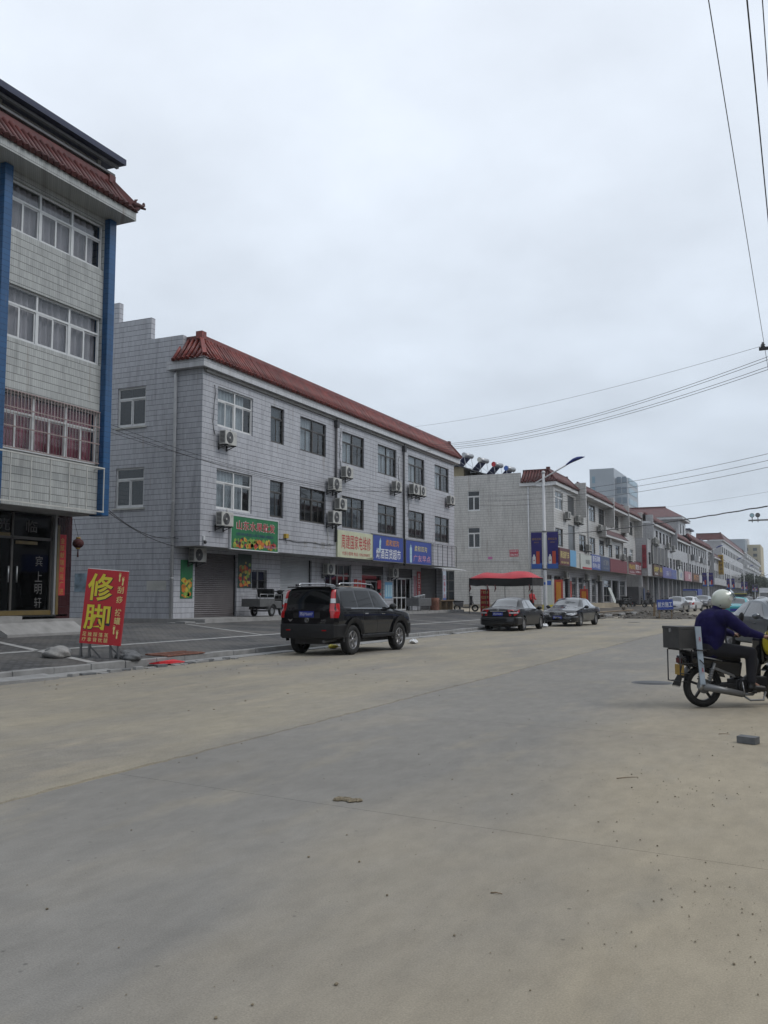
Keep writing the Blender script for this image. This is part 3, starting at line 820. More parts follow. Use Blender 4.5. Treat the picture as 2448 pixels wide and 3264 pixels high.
# recessed entrance
XD = -20.0
g = MB(); g.quad((XD,20.44,0.4),(XD,21.0,0.4),(XD,21.0,3.9),(XD,20.44,3.9)); g.quad((XD,21.0,0.4),(-30,21.0,0.4),(-30,21.0,3.9),(XD,21.0,3.9)); g.quad((XD,ay0,0.4),(XD,12.3,0.4),(XD,12.3,3.9),(XD,ay0,3.9)); g.build('entrance_wall', 'tile_maroon', A)
d = MB()
for y in (12.3, 15.2, 17.1, 18.66, 20.12): d.box(XD-0.04, XD+0.04, y, y+0.07, 0.98, 3.85)
d.box(XD-0.04, XD+0.04, 12.3, 20.19, 3.12, 3.2); d.box(XD-0.04, XD+0.04, 12.3, 20.19, 0.98, 1.12)
dd = d.build('entrance_frame', 'bronze', A)
MB().box(XD+0.04, XD+0.055, 12.3, 20.19, 0.98, 1.11).build('sill_plate', 'gold_dim', dd)
for y0, y1 in ((12.37,15.2),(15.27,17.1),(17.17,18.66),(18.73,20.12)):
    MB().box(XD-0.01, XD, y0, y1, 1.12, 3.12).build('pane', 'glass_door', dd)
    MB().box(XD-0.01, XD, y0, y1, 3.2, 3.85).build('pane', 'glass_door', dd)
MB().cyl((XD+0.07,18.56,1.9),(XD+0.07,18.56,2.35),0.02,0.02,8).build('handle', 'galv', dd)
MB().cyl((XD+0.07,18.86,1.9),(XD+0.07,18.86,2.35),0.02,0.02,8).build('handle', 'galv', dd)
s = MB(); s.box(XD, XD+0.12, 20.2, 20.28, 0.98, 3.9); s.build('door_post', 'alu', A)
s = MB(); s.box(XD, XD+0.1, 20.32, 20.42, 0.98, 3.6); s.build('door_post', 'gold_dim', A)
for z, y0, y1 in ((3.18,17.6,18.6),(2.98,18.8,19.6)):
    MB().box(XD+0.04, XD+0.05, y0, y1, z, z+0.09).build('transom_strip', 'gold_dim', dd)
s = MB(); s.box(XD-1.6, XD-1.1, 15.0, 19.7, 0.98, 1.95); s.build('reception_desk', 'brick_grey', A)
s = MB(); s.box(XD-1.65, XD-1.05, 15.0, 19.7, 1.95, 2.03); s.build('desk_top', 'ink_grey', A)
s = MB(); s.box(-26,-20.0,12.3,20.9,0.93,0.98); s.build('entrance_floor', 'brick_grey', A)
s = MB(); s.quad((-24,12.3,0.98),(-24,20.9,0.98),(-24,20.9,3.9),(-24,12.3,3.9)); s.build('lobby_wall', 'interior', A)
tx = MB(); F = lambda a, b: (XD+0.012, a, b)
for ch, z in (('宾',2.52),('上',2.08),('明',1.72),('轩',1.33)): put_text(tx, ch, F, 19.72, z, 0.27, 0.30, 0.0)
for ch, y in (('迎',17.6),('光',18.4),('临',19.4)): put_text(tx, ch, F, y, 3.5, 0.42, 0.34, 0.015)
tx.build('lettering', mat('ink_dim', (0.10,0.097,0.095), 0.6), dd)
cp = MB().box(XD+0.002, XD+0.012, 20.46, 20.76, 1.54, 3.34).build('red_couplet', 'red_paper'); tag(cp, 'long red paper couplet with gold characters beside the hotel door', 'couplet')
tx = MB(); F = lambda a, b: (XD+0.018, a, b)
for i, ch in enumerate('金鼠献瑞财运广进'): put_text(tx, ch, F, 20.61, 3.16-i*0.215, 0.16, 0.17, 0.01)
tx.build('lettering', 'ink_gold', cp)
ln = thing('lantern_reflection', 'dim red lantern shape standing in for a reflection at the end of the hotel soffit', 'lantern reflection', (-20.05, 21.32, 3.0), world=True)  # solid lantern added where only a faint reflection shows
l = MB(); l.ell((-20.05,21.32,3.12),(0.17,0.17,0.15),16,10); l.build('shade', mat('reflection_red', (0.07,0.012,0.012), 0.8), ln)
l = MB(); l.cyl((-20.05,21.32,3.26),(-20.05,21.32,3.31),0.07,0.07,10); l.cyl((-20.05,21.32,2.94),(-20.05,21.32,2.99),0.07,0.07,10); l.build('cap', 'ink_gold', ln)
l = MB(); l.cyl((-20.05,21.32,3.31),(-20.05,21.1,3.88),0.006,0.006,5); l.build('cord', 'dark_metal', ln)
l = MB(); l.cyl((-20.05,21.32,2.94),(-20.05,21.32,2.7),0.015,0.03,6); l.build('tassel', 'reflection_red', ln)
# terrace slabs before the entrance
t_ = MB(); t_.box(-30,-19.45,8,21.0,0.2,0.86); struct(t_.build('terrace', 'concrete'))
t_ = MB(); t_.hexa([(-19.45,17.6,0.3),(-18.95,17.7,0.3),(-18.95,20.6,0.3),(-19.45,20.6,0.3),(-19.45,17.6,0.78),(-18.95,17.7,0.50),(-18.95,20.6,0.50),(-19.45,20.6,0.80)]); tag(t_.build('entrance_ramp', 'concrete'), 'pale stone ramp slab before the hotel door', 'ramp')
t_ = MB(); t_.box(-20.0,-19.5,16.9,18.7,0.86,0.97); tag(t_.build('door_step', 'concrete'), 'low concrete step against the dark hotel door', 'step')

# ================================================================== three-storey shop block in the middle
XB, XG, BY0, BY1 = -21.0, -22.2, 28.8, 57.05
BZ = 3.46
B = thing('shop_building', 'long three storey white tiled shop block with red tile eave behind the black off-roader', 'building', (-24, 40, 0.6), world=True)
cols = [(29.82, 32.4, 'W'), (33.83, 34.98, 'N')] + [(36.42+4.27*k, 38.97+4.27*k, 'D') for k in range(5)]
holes = []
for z0 in (4.98, 8.29):
    holes += [(a-BY0, b-BY0, z0-BZ, z0+1.62-BZ, 0.13) for a, b, _ in cols]
w = MB(); wall(w, (XB,BY0,BZ), UY, UZ, UX, BY1-BY0, 10.43-BZ, holes)
# side wall facing the camera, with stepped parapet
sh = [(-XB-25.21+10.0-0.0, 0, 0, 0)]
SX0 = -31.0
hs = [(-25.21-SX0, -23.77-SX0, z0, z0+1.63, 0.12) for z0 in (5.05-0.4, 8.35-0.4)]
wall(w, (SX0,BY0,0.4), UX, UZ, -UY, XG-SX0, 10.43-0.4, hs)
wall(w, (XG,BY0,BZ), UX, UZ, -UY, XB-XG, 10.43-BZ, [])
w.quad((XB,BY1,BZ),(SX0,BY1,BZ),(SX0,BY1,11.0),(XB,BY1,11.0)); w.quad((XG,BY1,0.4),(SX0,BY1,0.4),(SX0,BY1,BZ),(XG,BY1,BZ))
w.quad((SX0,BY1,0.4),(SX0,BY0,0.4),(SX0,BY0,11.0),(SX0,BY1,11.0))
w.build('wall', 'tile_white', B)
p = MB()
for x0, x1, zt in ((-22.0,-23.58,11.87),(-23.58,-25.25,12.78),(-25.25,-31,13.62)):
    p.box(x0, x1, BY0+0.001, BY0+0.24, 10.43, zt)
p.build('stepped_parapet', 'tile_white', B)
s = MB(); s.box(-31,-20.9,BY0+0.1,BY1-0.05,10.3,10.42); s.build('roof_slab', 'concrete', B)
s = MB(); s.quad((XB,BY0,BZ),(XB,BY1,BZ),(XG,BY1,BZ),(XG,BY0,BZ)); s.quad((XG,BY0,BZ),(XG,BY1,BZ),(SX0,BY1,BZ),(SX0,BY0,BZ)); s.build('soffit', 'soffit', B)
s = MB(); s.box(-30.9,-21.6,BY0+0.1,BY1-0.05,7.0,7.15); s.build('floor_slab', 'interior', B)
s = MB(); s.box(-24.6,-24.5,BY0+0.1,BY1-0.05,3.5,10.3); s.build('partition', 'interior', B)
e = MB(); e.box(-20.75,-22.55,28.52,57.6,10.43,10.76); e.build('eave', 'tile_fascia', B); mat('fascia_white', (0.58,0.59,0.60), 0.6, var=0.14, scale=1.0, stretch=(1,0.6,3))
mansard(B, -20.68, 28.45, 57.7, 10.775, 0.92, 0.68, 0.225, 'roof_red', left_hip=-22.3)
for i, z0 in enumerate((4.98, 8.29)):
    for a, b, kind in cols:
        cur = 'curtain_white' if (kind != 'D' or random.random() < 0.6 or i) else None
        if kind == 'W': window(B, (XB-0.10,a,z0), UY, UX, b-a, 1.62, 2, 0.32, 2, 'white_frame', 'glass', 'curtain_white', 0.06, 0.85)
        elif kind == 'N': window(B, (XB-0.10,a,z0), UY, UX, b-a, 1.62, 1, 0.30, 2, 'bronze', 'glass_dark', cur, 0.05, 0.9)
        else: window(B, (XB-0.10,a,z0), UY, UX, b-a, 1.62, 2, 0.32, 2, 'bronze', 'glass_dark' if i == 0 else 'glass', cur, 0.05, random.uniform(0.45, 0.95))
    window(B, (-25.21, BY0+0.09, (5.05, 8.35)[i]), UX, -UY, 1.44, 1.63, 1, 0.28, 2, 'white_frame', 'glass_dark', None, 0.07)
    MB().box(-25.3,-23.7,BY0-0.06,BY0,(5.05,8.35)[i]-0.07,(5.05,8.35)[i]).build('sill', 'dirty_white', B)
# downpipes
for x, y, z0, z1, m_ in ((-22.24,BY0-0.08,0.6,10.43,'pipe_white'),):
    d = MB(); d.tube([(x,y+0.1,z1-0.02),(x,y-0.02,z1-0.2),(x,y,z1-0.45),(x,y,z0)],0.062,10)
    for z in (2.2,5.2,8.2): d.lathe([(0.072,z),(0.072,z+0.06)],(x,y,0),'z',10)
    d.build('downpipe', m_, B)
for y, z0 in ((39.9,4.2),(48.42,3.3)):
    d = MB(); d.tube([(XB+0.08,y,10.42),(XB+0.08,y,z0)],0.06,8); d.box(XB,XB+0.2,y-0.12,y+0.12,9.95,10.28)
    d.build('downpipe', 'pipe_grey', B)
# ground floor
GH = [(30.15,33.15,0.66,3.3),(34.33,35.58,1.80,2.70),(36.75,39.75,0.66,3.3),(41.2,44.15,1.35,3.2),(45.45,48.35,0.66,3.25),(49.75,52.7,0.66,3.2),(54.05,57.0,0.66,3.35)]
w = MB(); wall(w, (XG,BY0,0.4), UY, UZ, UX, BY1-BY0, BZ-0.4, [(a-BY0,b-BY0,z0-0.4,z1-0.4,0.18) for a,b,z0,z1 in GH]); w.build('shopfront_wall', 'tile_white', B)
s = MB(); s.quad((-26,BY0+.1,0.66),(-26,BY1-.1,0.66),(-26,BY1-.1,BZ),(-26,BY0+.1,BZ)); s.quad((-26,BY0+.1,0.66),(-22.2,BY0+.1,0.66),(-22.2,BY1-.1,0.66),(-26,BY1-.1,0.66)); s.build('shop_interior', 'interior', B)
shutter(B, XG-0.14, 30.2, 33.1, 0.66, 3.3, 'shutter_grey', 0.085)
shutter(B, XG-0.14, 36.8, 39.7, 0.66, 3.3, 'shutter_white', 0.075)
shutter(B, XG-0.14, 54.1, 56.95, 0.66, 3.35, 'shutter_dark', 0.085)
wg = window(B, (XG-0.12,34.33,1.80), UY, UX, 1.25, 0.90, 2, 0, 1, 'alu', 'glass_dark', None, 0.05)
bm_ = MB().cyl((0,0,0),(0,0,0.86),0.009,0.009,6).mesh('bar', weld=True)
for k in range(9):
    o = link('bar', bm_, 'dark_metal', wg); o.location = (XG+0.02+24, 34.42+k*0.134-40, 1.82-0.6)
MB().box(XG,XG+0.03,34.33,35.58,2.22,2.25).build('cross_bar', 'dark_metal', wg)
window(B, (XG-0.12,41.2,1.35), UY, UX, 2.95, 1.85, 4, 0.3, 1, 'alu', 'glass_dark', 'curtain_pink', 0.05, 0.7)
shutter(B, XG-0.10, 45.5, 48.3, 2.75, 3.25, 'shutter_dark', 0.085)
glazed_door(B, XG-0.14, 45.5, 48.3, 0.66, 2.75, 4, 'alu', 'glass_dark', opened=2, transom=0.35)
shutter(B, XG-0.10, 49.8, 52.65, 2.65, 3.2, 'shutter_dark', 0.085)
glazed_door(B, XG-0.14, 49.8, 52.65, 0.66, 2.65, 4, 'white_metal', 'glass_dark', opened=3, transom=0.0)
t_ = MB(); t_.box(-31,-20.55,BY0-0.2,57.6,0.2,0.655); struct(t_.build('terrace', 'concrete'))
for k in range(3):
    x = -20.4+0.18*k
    MB().box(-21.9+k*0.5,-21.45+k*0.5,27.9,28.55,0.42,0.52+0.05*(k%2)).build('kerb_block', 'kerb_stone', kerb)
# empty sign frame at the far end of the fascia
f = MB()
for z in (3.42, 4.78): f.box(XB+0.10,XB+0.13,52.85,57.1,z,z+0.03)
for k in range(6): f.box(XB+0.10,XB+0.13,52.85+k*0.845,52.88+k*0.845,3.45,4.78)
tag(f.build('empty_signboard', 'pipe_grey'), 'empty rusty sign frame beside the blue breakfast sign', 'sign')
aw_ = MB(); aw_.hexa([(XB-0.2,53.1,3.36),(XB+0.75,53.1,3.22),(XB+0.75,57.2,3.22),(XB-0.2,57.2,3.36),(XB-0.2,53.1,3.39),(XB+0.75,53.1,3.25),(XB+0.75,57.2,3.25),(XB-0.2,57.2,3.39)])
tag(aw_.build('awning_sheet', 'white_metal'), 'thin white awning sheet under the empty sign frame', 'awning')

def poster(name, label, cat, x, y0, y1, z0, z1, m_, thick=0.012, nrm='x'):
    mb = MB()
    if nrm == 'x': mb.box(x, x+thick, y0, y1, z0, z1)
    else: mb.box(y0, y1, x-thick, x, z0, z1)
    return tag(mb.build(name, m_), label, cat)

def fruit(o, x, y0, y1, z0, z1, n, seed, smin=0.05, smax=0.13, mats=('fruit_red','fruit_orange','fruit_yellow','fruit_green','fruit_purple')):
    """printed fruit: flat discs of colour on the poster"""
    rf = random.Random(seed); sets = {m_: MB() for m_ in mats}
    for i in range(n):
        r = rf.uniform(smin, smax); y = rf.uniform(y0+r, y1-r); z = z0+r*0.9+(z1-z0-2*r)*rf.random()**1.4; m_ = rf.choice(mats)
        k = 10; c = rf.uniform(0.7, 1.0)
        xx = x + 0.0012*(1+i % 7)
        sets[m_].add([(xx, y+r*math.cos(2*PI*q/k), z+r*c*math.sin(2*PI*q/k)) for q in range(k)], [tuple(range(k))])
    for m_, mb in sets.items():
        if mb.v: mb.build('fruit_print', m_, o)

p1 = poster('fruit_poster', 'tall green fruit poster left of the brown shutter near the downpipe', 'poster', XG+0.003, 29.22, 30.0, 1.43, 2.95, 'green_board')
fruit(p1, XG+0.017, 29.25, 29.97, 1.45, 2.3, 42, 4, mats=('fruit_yellow','fruit_green','fruit_orange','fruit_yellow'))
p2 = poster('fruit_poster', 'tall dark fruit poster between the brown shutter and barred window', 'poster', XG+0.003, 33.2, 34.28, 1.88, 3.36, mat('poster_dark', (0.015,0.05,0.035), 0.5, var=0.5, scale=2))
fruit(p2, XG+0.017, 33.25, 34.23, 1.9, 3.1, 46, 6)
poster('notice', 'blue and white paper notices pasted on the shaded side wall', 'notice', BY0-0.002, -27.2, -26.4, 1.7, 2.45, mat('notice_blue', (0.22,0.30,0.36), 0.8, var=0.6, scale=3), nrm='y')
poster('paint_patch', 'pale whitewashed patch on the shaded side wall', 'patch', BY0-0.002, -23.5, -22.55, 1.75, 2.12, 'dirty_white', 0.006, 'y')
for i, (y, z0, z1, w_, s_) in enumerate(((44.45,1.25,2.45,0.42,'生意兴隆'),(45.0,1.25,2.4,0.36,'财源广进'))):
    o = poster('red_couplet', '', 'couplet', XG+0.003, y, y+w_, z0, z1, 'red_paper')
    o['label'] = ('wide red paper couplet on the pillar next to the repair shop window', 'narrow red paper couplet on the pillar edge beside the open doorway')[i]
    tx = MB(); F = lambda a, b: (XG+0.017, a, b)
    for k, ch in enumerate(s_): put_text(tx, ch, F, y+w_/2, z1-0.17-k*(z1-z0-0.1)/4, w_*0.6, 0.2, 0.01)
    tx.build('lettering', 'ink_gold', o)
for k, (y0, y1, z0) in enumerate(((45.6,46.1,1.95),(47.7,48.2,1.95),(47.7,48.2,1.2))):
    o = poster('door_paper', ('red paper on the top pane left of the open doorway','red fortune paper high on the pane right of the doorway','red paper low on the pane right of the doorway')[k], 'paper', XG-0.1, y0, y1, z0, z0+0.5, 'red_paper')
o = poster('blue_notice', 'bright blue notice board on the pillar under the supermarket sign', 'notice board', XG+0.003, 48.5, 49.55, 1.4, 2.35, 'skyblue_board')
tx = MB()
for k in range(3): tx.box(XG+0.016,XG+0.019,48.58+k*0.34,48.82+k*0.34,1.5,2.2)
tx.build('sheet', 'bottle_blue', o)
o = poster('red_banner', 'red vertical shop banner with white characters left of the dark shutter', 'banner', XG+0.02, 53.35, 54.0, 1.35, 3.1, 'red_board')
tx = MB(); F = lambda a, b: (XG+0.036, a, b)
for k, ch in enumerate('金口子酒'): put_text(tx, ch, F, 53.68, 2.85-k*0.38, 0.34, 0.3, 0.015)
tx.build('lettering', 'ink_white', o)
o = poster('pink_banner', 'faded pink paper strip beside the red vertical banner', 'banner', XG+0.003, 52.85, 53.25, 1.3, 2.8, 'pink_board')
o = poster('blue_banner', 'white and blue vertical banner on the end pillar of the shop block', 'banner', XG+0.32, 57.1, 57.75, 1.05, 3.2, mat('banner_pale', (0.42,0.50,0.60), 0.5, var=0.25, scale=2))
tx = MB(); F = lambda a, b: (XG+0.336, a, b)
for k, ch in enumerate('口福早点'): put_text(tx, ch, F, 57.42, 2.75-k*0.4, 0.36, 0.32, 0.02)
tx.build('lettering', 'ink_red', o)
s = MB(); s.box(XG+0.333,XG+0.336,57.12,57.73,1.05,1.4); s.build('foot_print', 'ink_blue', o)
p = MB(); p.box(XG-0.3, XG+0.3, 57.06, 57.8, 0.5, 3.42); p.build('end_pillar', 'tile_white', B)
# ------------------------------------------------------------------ shop signs
def sign(name, label, x, y0, y1, z0, z1, m_, texts=(), thick=0.08, frame=None, cat='sign'):
    o = thing(name, label, cat, (x, (y0+y1)/2, z0), world=True)
    MB().box(x, x+thick, y0, y1, z0, z1).build('board', m_, o)
    if frame:
        f = MB(); t_ = 0.04
        f.box(x-0.01,x+thick+0.015,y0-t_,y0,z0-t_,z1+t_); f.box(x-0.01,x+thick+0.015,y1,y1+t_,z0-t_,z1+t_)
        f.box(x-0.01,x+thick+0.015,y0,y1,z1,z1+t_); f.box(x-0.01,x+thick+0.015,y0,y1,z0-t_,z0); f.build('frame', frame, o)
    by = {}
    for s, yc, zc, w, h, ink, *rest in texts:
        bold = rest[0] if rest else 0.02; dx_ = rest[1] if len(rest) > 1 else 0.004
        mb = by.setdefault(ink, MB())
        put_text(mb, s, (lambda a, b, q=dx_: (x+thick+q, a, b)), yc, zc, w, h, bold, rest[2] if len(rest) > 2 else 0.0)
    for ink, mb in by.items(): mb.build('lettering', ink, o)
    return o

def bottle_print(o, x, y, z, h, lean=0.0, m_='bottle_blue'):
    w = h*0.27
    pts = [(-0.5,-0.5),(0.5,-0.5),(0.5,0.22),(0.2,0.32),(0.17,0.48),(-0.17,0.48),(-0.2,0.32),(-0.5,0.22)]
    MB().add([(x, y+a*w+lean*b*h, z+b*h) for a, b in pts], [tuple(range(8))]).build('bottle_print', m_, o)
    c = [(-0.13,0.40),(0.13,0.40),(0.13,0.52),(-0.13,0.52)]
    m = MB(); m.add([(x+0.003, y+a*w+lean*b*h, z+b*h) for a, b in c], [(0,1,2,3)])
    m.add([(x+0.003, y+0.1*w*math.cos(k*PI/4), z-0.1*h+0.03*h*math.sin(k*PI/4)) for k in range(8)], [tuple(range(8))])
    m.build('bottle_cap_print', 'ink_navy', o)

SX = XB+0.02
o = sign('shop_sign', 'green fruit shop sign with red characters and a band of printed fruit', SX, 30.75, 34.36, 3.45, 4.78, 'green_board', [
    ('山东水果批发', 32.62, 4.43, 3.0, 0.40, 'ink_white', 0.055, 0.004), ('山东水果批发', 32.62, 4.43, 2.96, 0.37, 'ink_red', 0.025, 0.008),
    ('主营各种水果 进口水果 承接酒店 果篮批发', 32.55, 4.06, 2.9, 0.13, 'ink_navy', 0.03, 0.004),
    ('联系电话 13905115', 33.75, 3.62, 1.1, 0.12, 'ink_pink', 0.03, 0.02)], frame='white_metal')
fruit(o, SX+0.082, 30.78, 34.33, 3.47, 3.98, 120, 12, 0.05, 0.13)
o = sign('shop_sign', 'cream appliance repair sign with large red characters', SX, 40.05, 44.1, 3.47, 4.82, 'cream_board', [
    ('周建国家电维修', 42.15, 4.27, 3.4, 0.74, 'ink_red', 0.02), ('代修小家电 电话 15961990515', 42.15, 3.68, 3.2, 0.20, 'ink_red', 0.012)])
fold = MB(); fold.add([(SX+0.085,43.2,3.5),(SX+0.085,44.1,3.48),(SX+0.16,44.12,3.60)],[(0,1,2)]); fold.add([(SX+0.085,42.6,3.52),(SX+0.085,44.08,3.8),(SX+0.115,43.4,3.7)],[(0,1,2)]); fold.build('banner_fold', 'cream_board', o)
o = sign('shop_sign', 'blue supermarket sign with bottle and white characters', SX, 44.14, 48.22, 3.46, 4.84, 'blue_board', [
    ('烟酒百货超市', 46.2, 3.86, 3.3, 0.58, 'ink_white', 0.03), ('柔和双沟', 46.7, 4.48, 1.8, 0.36, 'ink_orange', 0.03, 0.004, 0.1)], frame='grey_metal')
bottle_print(o, SX+0.086, 45.05, 4.36, 0.80, 0.12)
o = sign('shop_sign', 'blue breakfast shop sign with tall bottle and pink characters', SX, 48.62, 52.62, 3.45, 4.80, 'blue_board', [
    ('广友早点', 51.1, 3.78, 2.7, 0.40, 'ink_pink', 0.012), ('柔和双沟', 50.9, 4.36, 2.0, 0.34, 'ink_pale_yellow', 0.015, 0.004, 0.1)], frame='grey_metal')
bottle_print(o, SX+0.086, 49.35, 4.08, 1.15, 0.0)
mb = MB()
for ch, y, a in (('长',37.0,0.3),('江',37.9,0.3),('摩',38.7,0.5),('托',39.35,0.45)): put_text(mb, ch, lambda p, q: (XB+0.004, p, q), y, 3.95, a, 0.36, 0.012)
mb.build('faded_lettering', 'ink_grey', B)
mb_ = thing('meter_box', 'small yellow meter box on the white tile wall right of the green sign', 'meter box', (XB, 35.1, 4.1), world=True)
MB().box(XB, XB+0.14, 35.0, 35.25, 4.1, 4.3).build('case', 'meter_yellow', mb_, bevel=0.012)
MB().tube([(XB+0.05,35.12,4.1),(XB+0.06,35.14,3.95),(XB+0.02,35.3,3.9)],0.012,6).build('lead', 'dark_metal', mb_)
wl = MB(); wl.tube([(XB+0.03, 34.4+0.5*k, 4.02+0.03*math.sin(k*1.3)) for k in range(12)], 0.014, 6)
tag(wl.build('wall_cable', 'dark_metal'), 'sagging dark cable clipped along the white tiles below the meter box', 'cable')
cm = thing('security_camera', 'small white security camera at the corner above the shutter', 'camera', (XB+0.02, 29.0, 3.6), world=True)
MB().box(XB,XB+0.06,28.95,29.06,3.68,3.84).build('mount', 'white_metal', cm); MB().ell((XB+0.1,29.0,3.6),(0.07,0.07,0.07)).build('dome', 'black_plastic', cm)

# ------------------------------------------------------------------ air conditioner outdoor units
def make_ac():
    t = thing('air_conditioner', '', 'air conditioner', (0,0,0))
    MB().box(0.12,0.42,-0.40,0.40,0.0,0.56).build('casing', 'dirty_white', t, bevel=0.02)
    g = MB(); c = (0.425,-0.10,0.28)
    for r in (0.22, 0.17, 0.12, 0.07):
        g.lathe([(r,-0.002),(r+0.012,0.008),(r+0.02,-0.002)], c, 'x', 20)
    for k in range(8):
        a = k*PI/4; g.beam((0.431,c[1]+0.03*math.cos(a),c[2]+0.03*math.sin(a)),(0.431,c[1]+0.23*math.cos(a),c[2]+0.23*math.sin(a)),0.008,0.008,(1,0,0))
    f = MB(); f.lathe([(0.0,0.0),(0.235,0.0)], (0.424,-0.10,0.28), 'x', 24); fo = f.build('fan_opening', 'black_plastic', t)
    g.build('fan_grille', 'grey_metal', fo)
    f = MB(); f.lathe([(0.0,0.006),(0.045,0.004),(0.05,0.0)], (0.428,-0.10,0.28), 'x', 14); f.build('fan_hub', 'dirty_white', fo)
    for k in range(9): MB().box(0.16,0.38,-0.404,-0.396,0.06+k*0.052,0.09+k*0.052).build('side_louvre', 'black_plastic', t)
    MB().box(0.424,0.428,0.20,0.36,0.36,0.46).build('badge', mat('badge_grey', (0.45,0.44,0.42), 0.5), t)
    for y in (-0.28, 0.28):
        b = MB(); b.beam((0.0,y,-0.02),(0.46,y,-0.02),0.04,0.04); b.beam((0.0,y,-0.17),(0.40,y,-0.03),0.025,0.025); b.box(0,0.03,y-0.03,y+0.03,-0.2,0.05); b.build('bracket', 'dark_metal', t)
    h = MB(); h.tube([(0.28,0.40,0.18),(0.27,0.52,0.15),(0.12,0.55,0.3),(0.02,0.55,0.55),(0.02,0.53,0.75)],0.022,6); h.build('hose', 'dirty_white', t)
    return t
ACP = [make_ac(), False]
GA = 'air conditioner units on the tiled walls'
acs = [
 (XB,30.2,7.55,'air conditioner under the white framed top floor corner window'),
 (XB,30.05,4.28,'rust stained air conditioner overlapping the green fruit sign'),
 (XB,39.35,6.68,'large air conditioner beside the grey downpipe above the wide second floor window'),
 (XB,40.75,7.48,'air conditioner just right of the grey downpipe under the top floor window'),
 (XB,40.05,5.80,'air conditioner overlapping the second floor window edge by the grey downpipe'),
 (XB,39.35,5.05,'air conditioner directly above the corner of the cream repair sign'),
 (XB,46.95,7.45,'air conditioner left of the second grey downpipe below a top floor window'),
 (XB,49.45,7.52,'first of two adjacent air conditioners right of the second grey downpipe'),
 (XB,50.65,7.56,'second of two adjacent air conditioners right of the second grey downpipe'),
 (XB,55.7,7.50,'air conditioner at the far end of the shop block wall'),
 (XG,29.95,2.88,'air conditioner hung above the tall green fruit poster by the brown shutter'),
 (XG,41.1,2.62,'air conditioner under the soffit below the cream repair sign'),
 (XG,49.2,2.62,'air conditioner under the soffit below the blue supermarket sign'),
]
for i, (x, y, z, l) in enumerate(acs):
    clone(ACP, l, (x, y, z), 0, GA, (1.1,1.1,1.1) if i in (2,5,7) else None)

# ================================================================== second block beyond the side street
XC, CY0 = -19.0, 76.1
def facade(parent, X, y0, y1, zg, zs, zt, wins, recess=1.2, side=True, m_='tile_white', back=10, shop=True, side_holes=()):
    """upper wall with windows over a recessed shop floor"""
    w = MB(); wall(w, (X,y0,zs), UY, UZ, UX, y1-y0, zt-zs, [(a-y0,b-y0,c-zs,d-zs,0.14) for a,b,c,d,*_ in wins])
    if side:
        wall(w, (X-back,y0,zg-0.4), UX, UZ, -UY, back-recess, zt-zg+0.4, [(a-(X-back), b-(X-back), c-zg+0.4, d-zg+0.4, 0.12) for a,b,c,d in side_holes])
        wall(w, (X-recess,y0,zs), UX, UZ, -UY, recess, zt-zs, [])
    w.quad((X,y1,zs),(X-back,y1,zs),(X-back,y1,zt),(X,y1,zt)); w.quad((X-recess,y1,zg-.4),(X-back,y1,zg-.4),(X-back,y1,zs),(X-recess,y1,zs))
    w.quad((X-back,y1,zg),(X-back,y0,zg),(X-back,y0,zt),(X-back,y1,zt)); w.quad((X,y0,zt),(X,y1,zt),(X-back,y1,zt),(X-back,y0,zt))
    w.build('wall', m_, parent)
    s = MB(); s.quad((X,y0,zs),(X,y1,zs),(X-recess,y1,zs),(X-recess,y0,zs)); s.build('soffit', 'soffit', parent)
    s = MB(); s.box(X-2.6,X-2.5,y0+0.1,y1-0.1,zs,zt-0.1); s.build('partition', 'interior', parent)
    if shop:
        s = MB(); s.quad((X-recess-1.5,y0+.1,zg),(X-recess-1.5,y1-.1,zg),(X-recess-1.5,y1-.1,zs),(X-recess-1.5,y0+.1,zs)); s.build('shop_interior', 'interior', parent)

C = thing('corner_building', 'three storey white tiled corner block with maroon hip roof behind the red canopy', 'building', (-23, 95, 0.8), world=True)
zg = 0.84
wC = [(76.6,79.4,9.0,10.6,'w'),(81.2,83.9,8.95,10.65,'d'),(76.5,79.2,5.85,7.4,'b'),(81.2,83.9,5.75,8.0,'d'),
      (85.6,88.5,5.78,7.4,'b'),(90.2,92.9,5.78,7.4,'b'),(94.8,97.5,5.78,7.4,'b'),(90.2,93.2,9.02,10.7,'b'),(94.9,97.9,9.02,10.7,'b'),
      (100.0,102.4,9.02,10.7,'b'),(103.8,106.2,9.02,10.7,'b'),(109.2,111.4,9.02,10.7,'b'),(113.2,115.6,9.02,10.7,'b'),
      (99.8,102.0,5.78,7.3,'b'),(104.0,106.4,5.78,7.3,'b'),(109.2,111.4,5.78,7.3,'b'),(113.2,115.6,5.78,7.3,'w')]
facade(C, XC, CY0, 117.5, zg, 4.2, 11.0, wC, 1.2, True, 'tile_cream', 10.5, True,
       [(-26.75,-25.6,9.05,10.85),(-26.75,-25.6,5.75,7.6),(-29.2,-28.05,0.9,3.8)])
for a,b,c,d,k in wC:
    if k == 'd': MB().box(XC-0.12,XC-0.1,a,b,c,d).build('window', mat('tinted_panel',(0.05,0.055,0.06),0.3,var=0.2,scale=1), C)
    else: window(C, (XC-0.1,a,c), UY, UX, b-a, d-c, 2, 0.3, 1, 'white_frame' if k == 'w' else 'bronze', 'glass_dark' if k=='b' else 'glass', 'curtain_white' if random.random()<0.6 else None, 0.06, random.uniform(0.4,0.9))
for c_, d_ in ((9.05,10.85),(5.75,7.6)): window(C, (-26.75,CY0+0.09,c_), UX, -UY, 1.15, d_-c_, 1, 0.28, 2, 'white_frame', 'glass_dark', None, 0.07)
d = MB(); d.box(-29.2,-28.05,CY0+0.08,CY0+0.12,0.9,3.8)
dr = d.build('side_door', 'bronze', C)
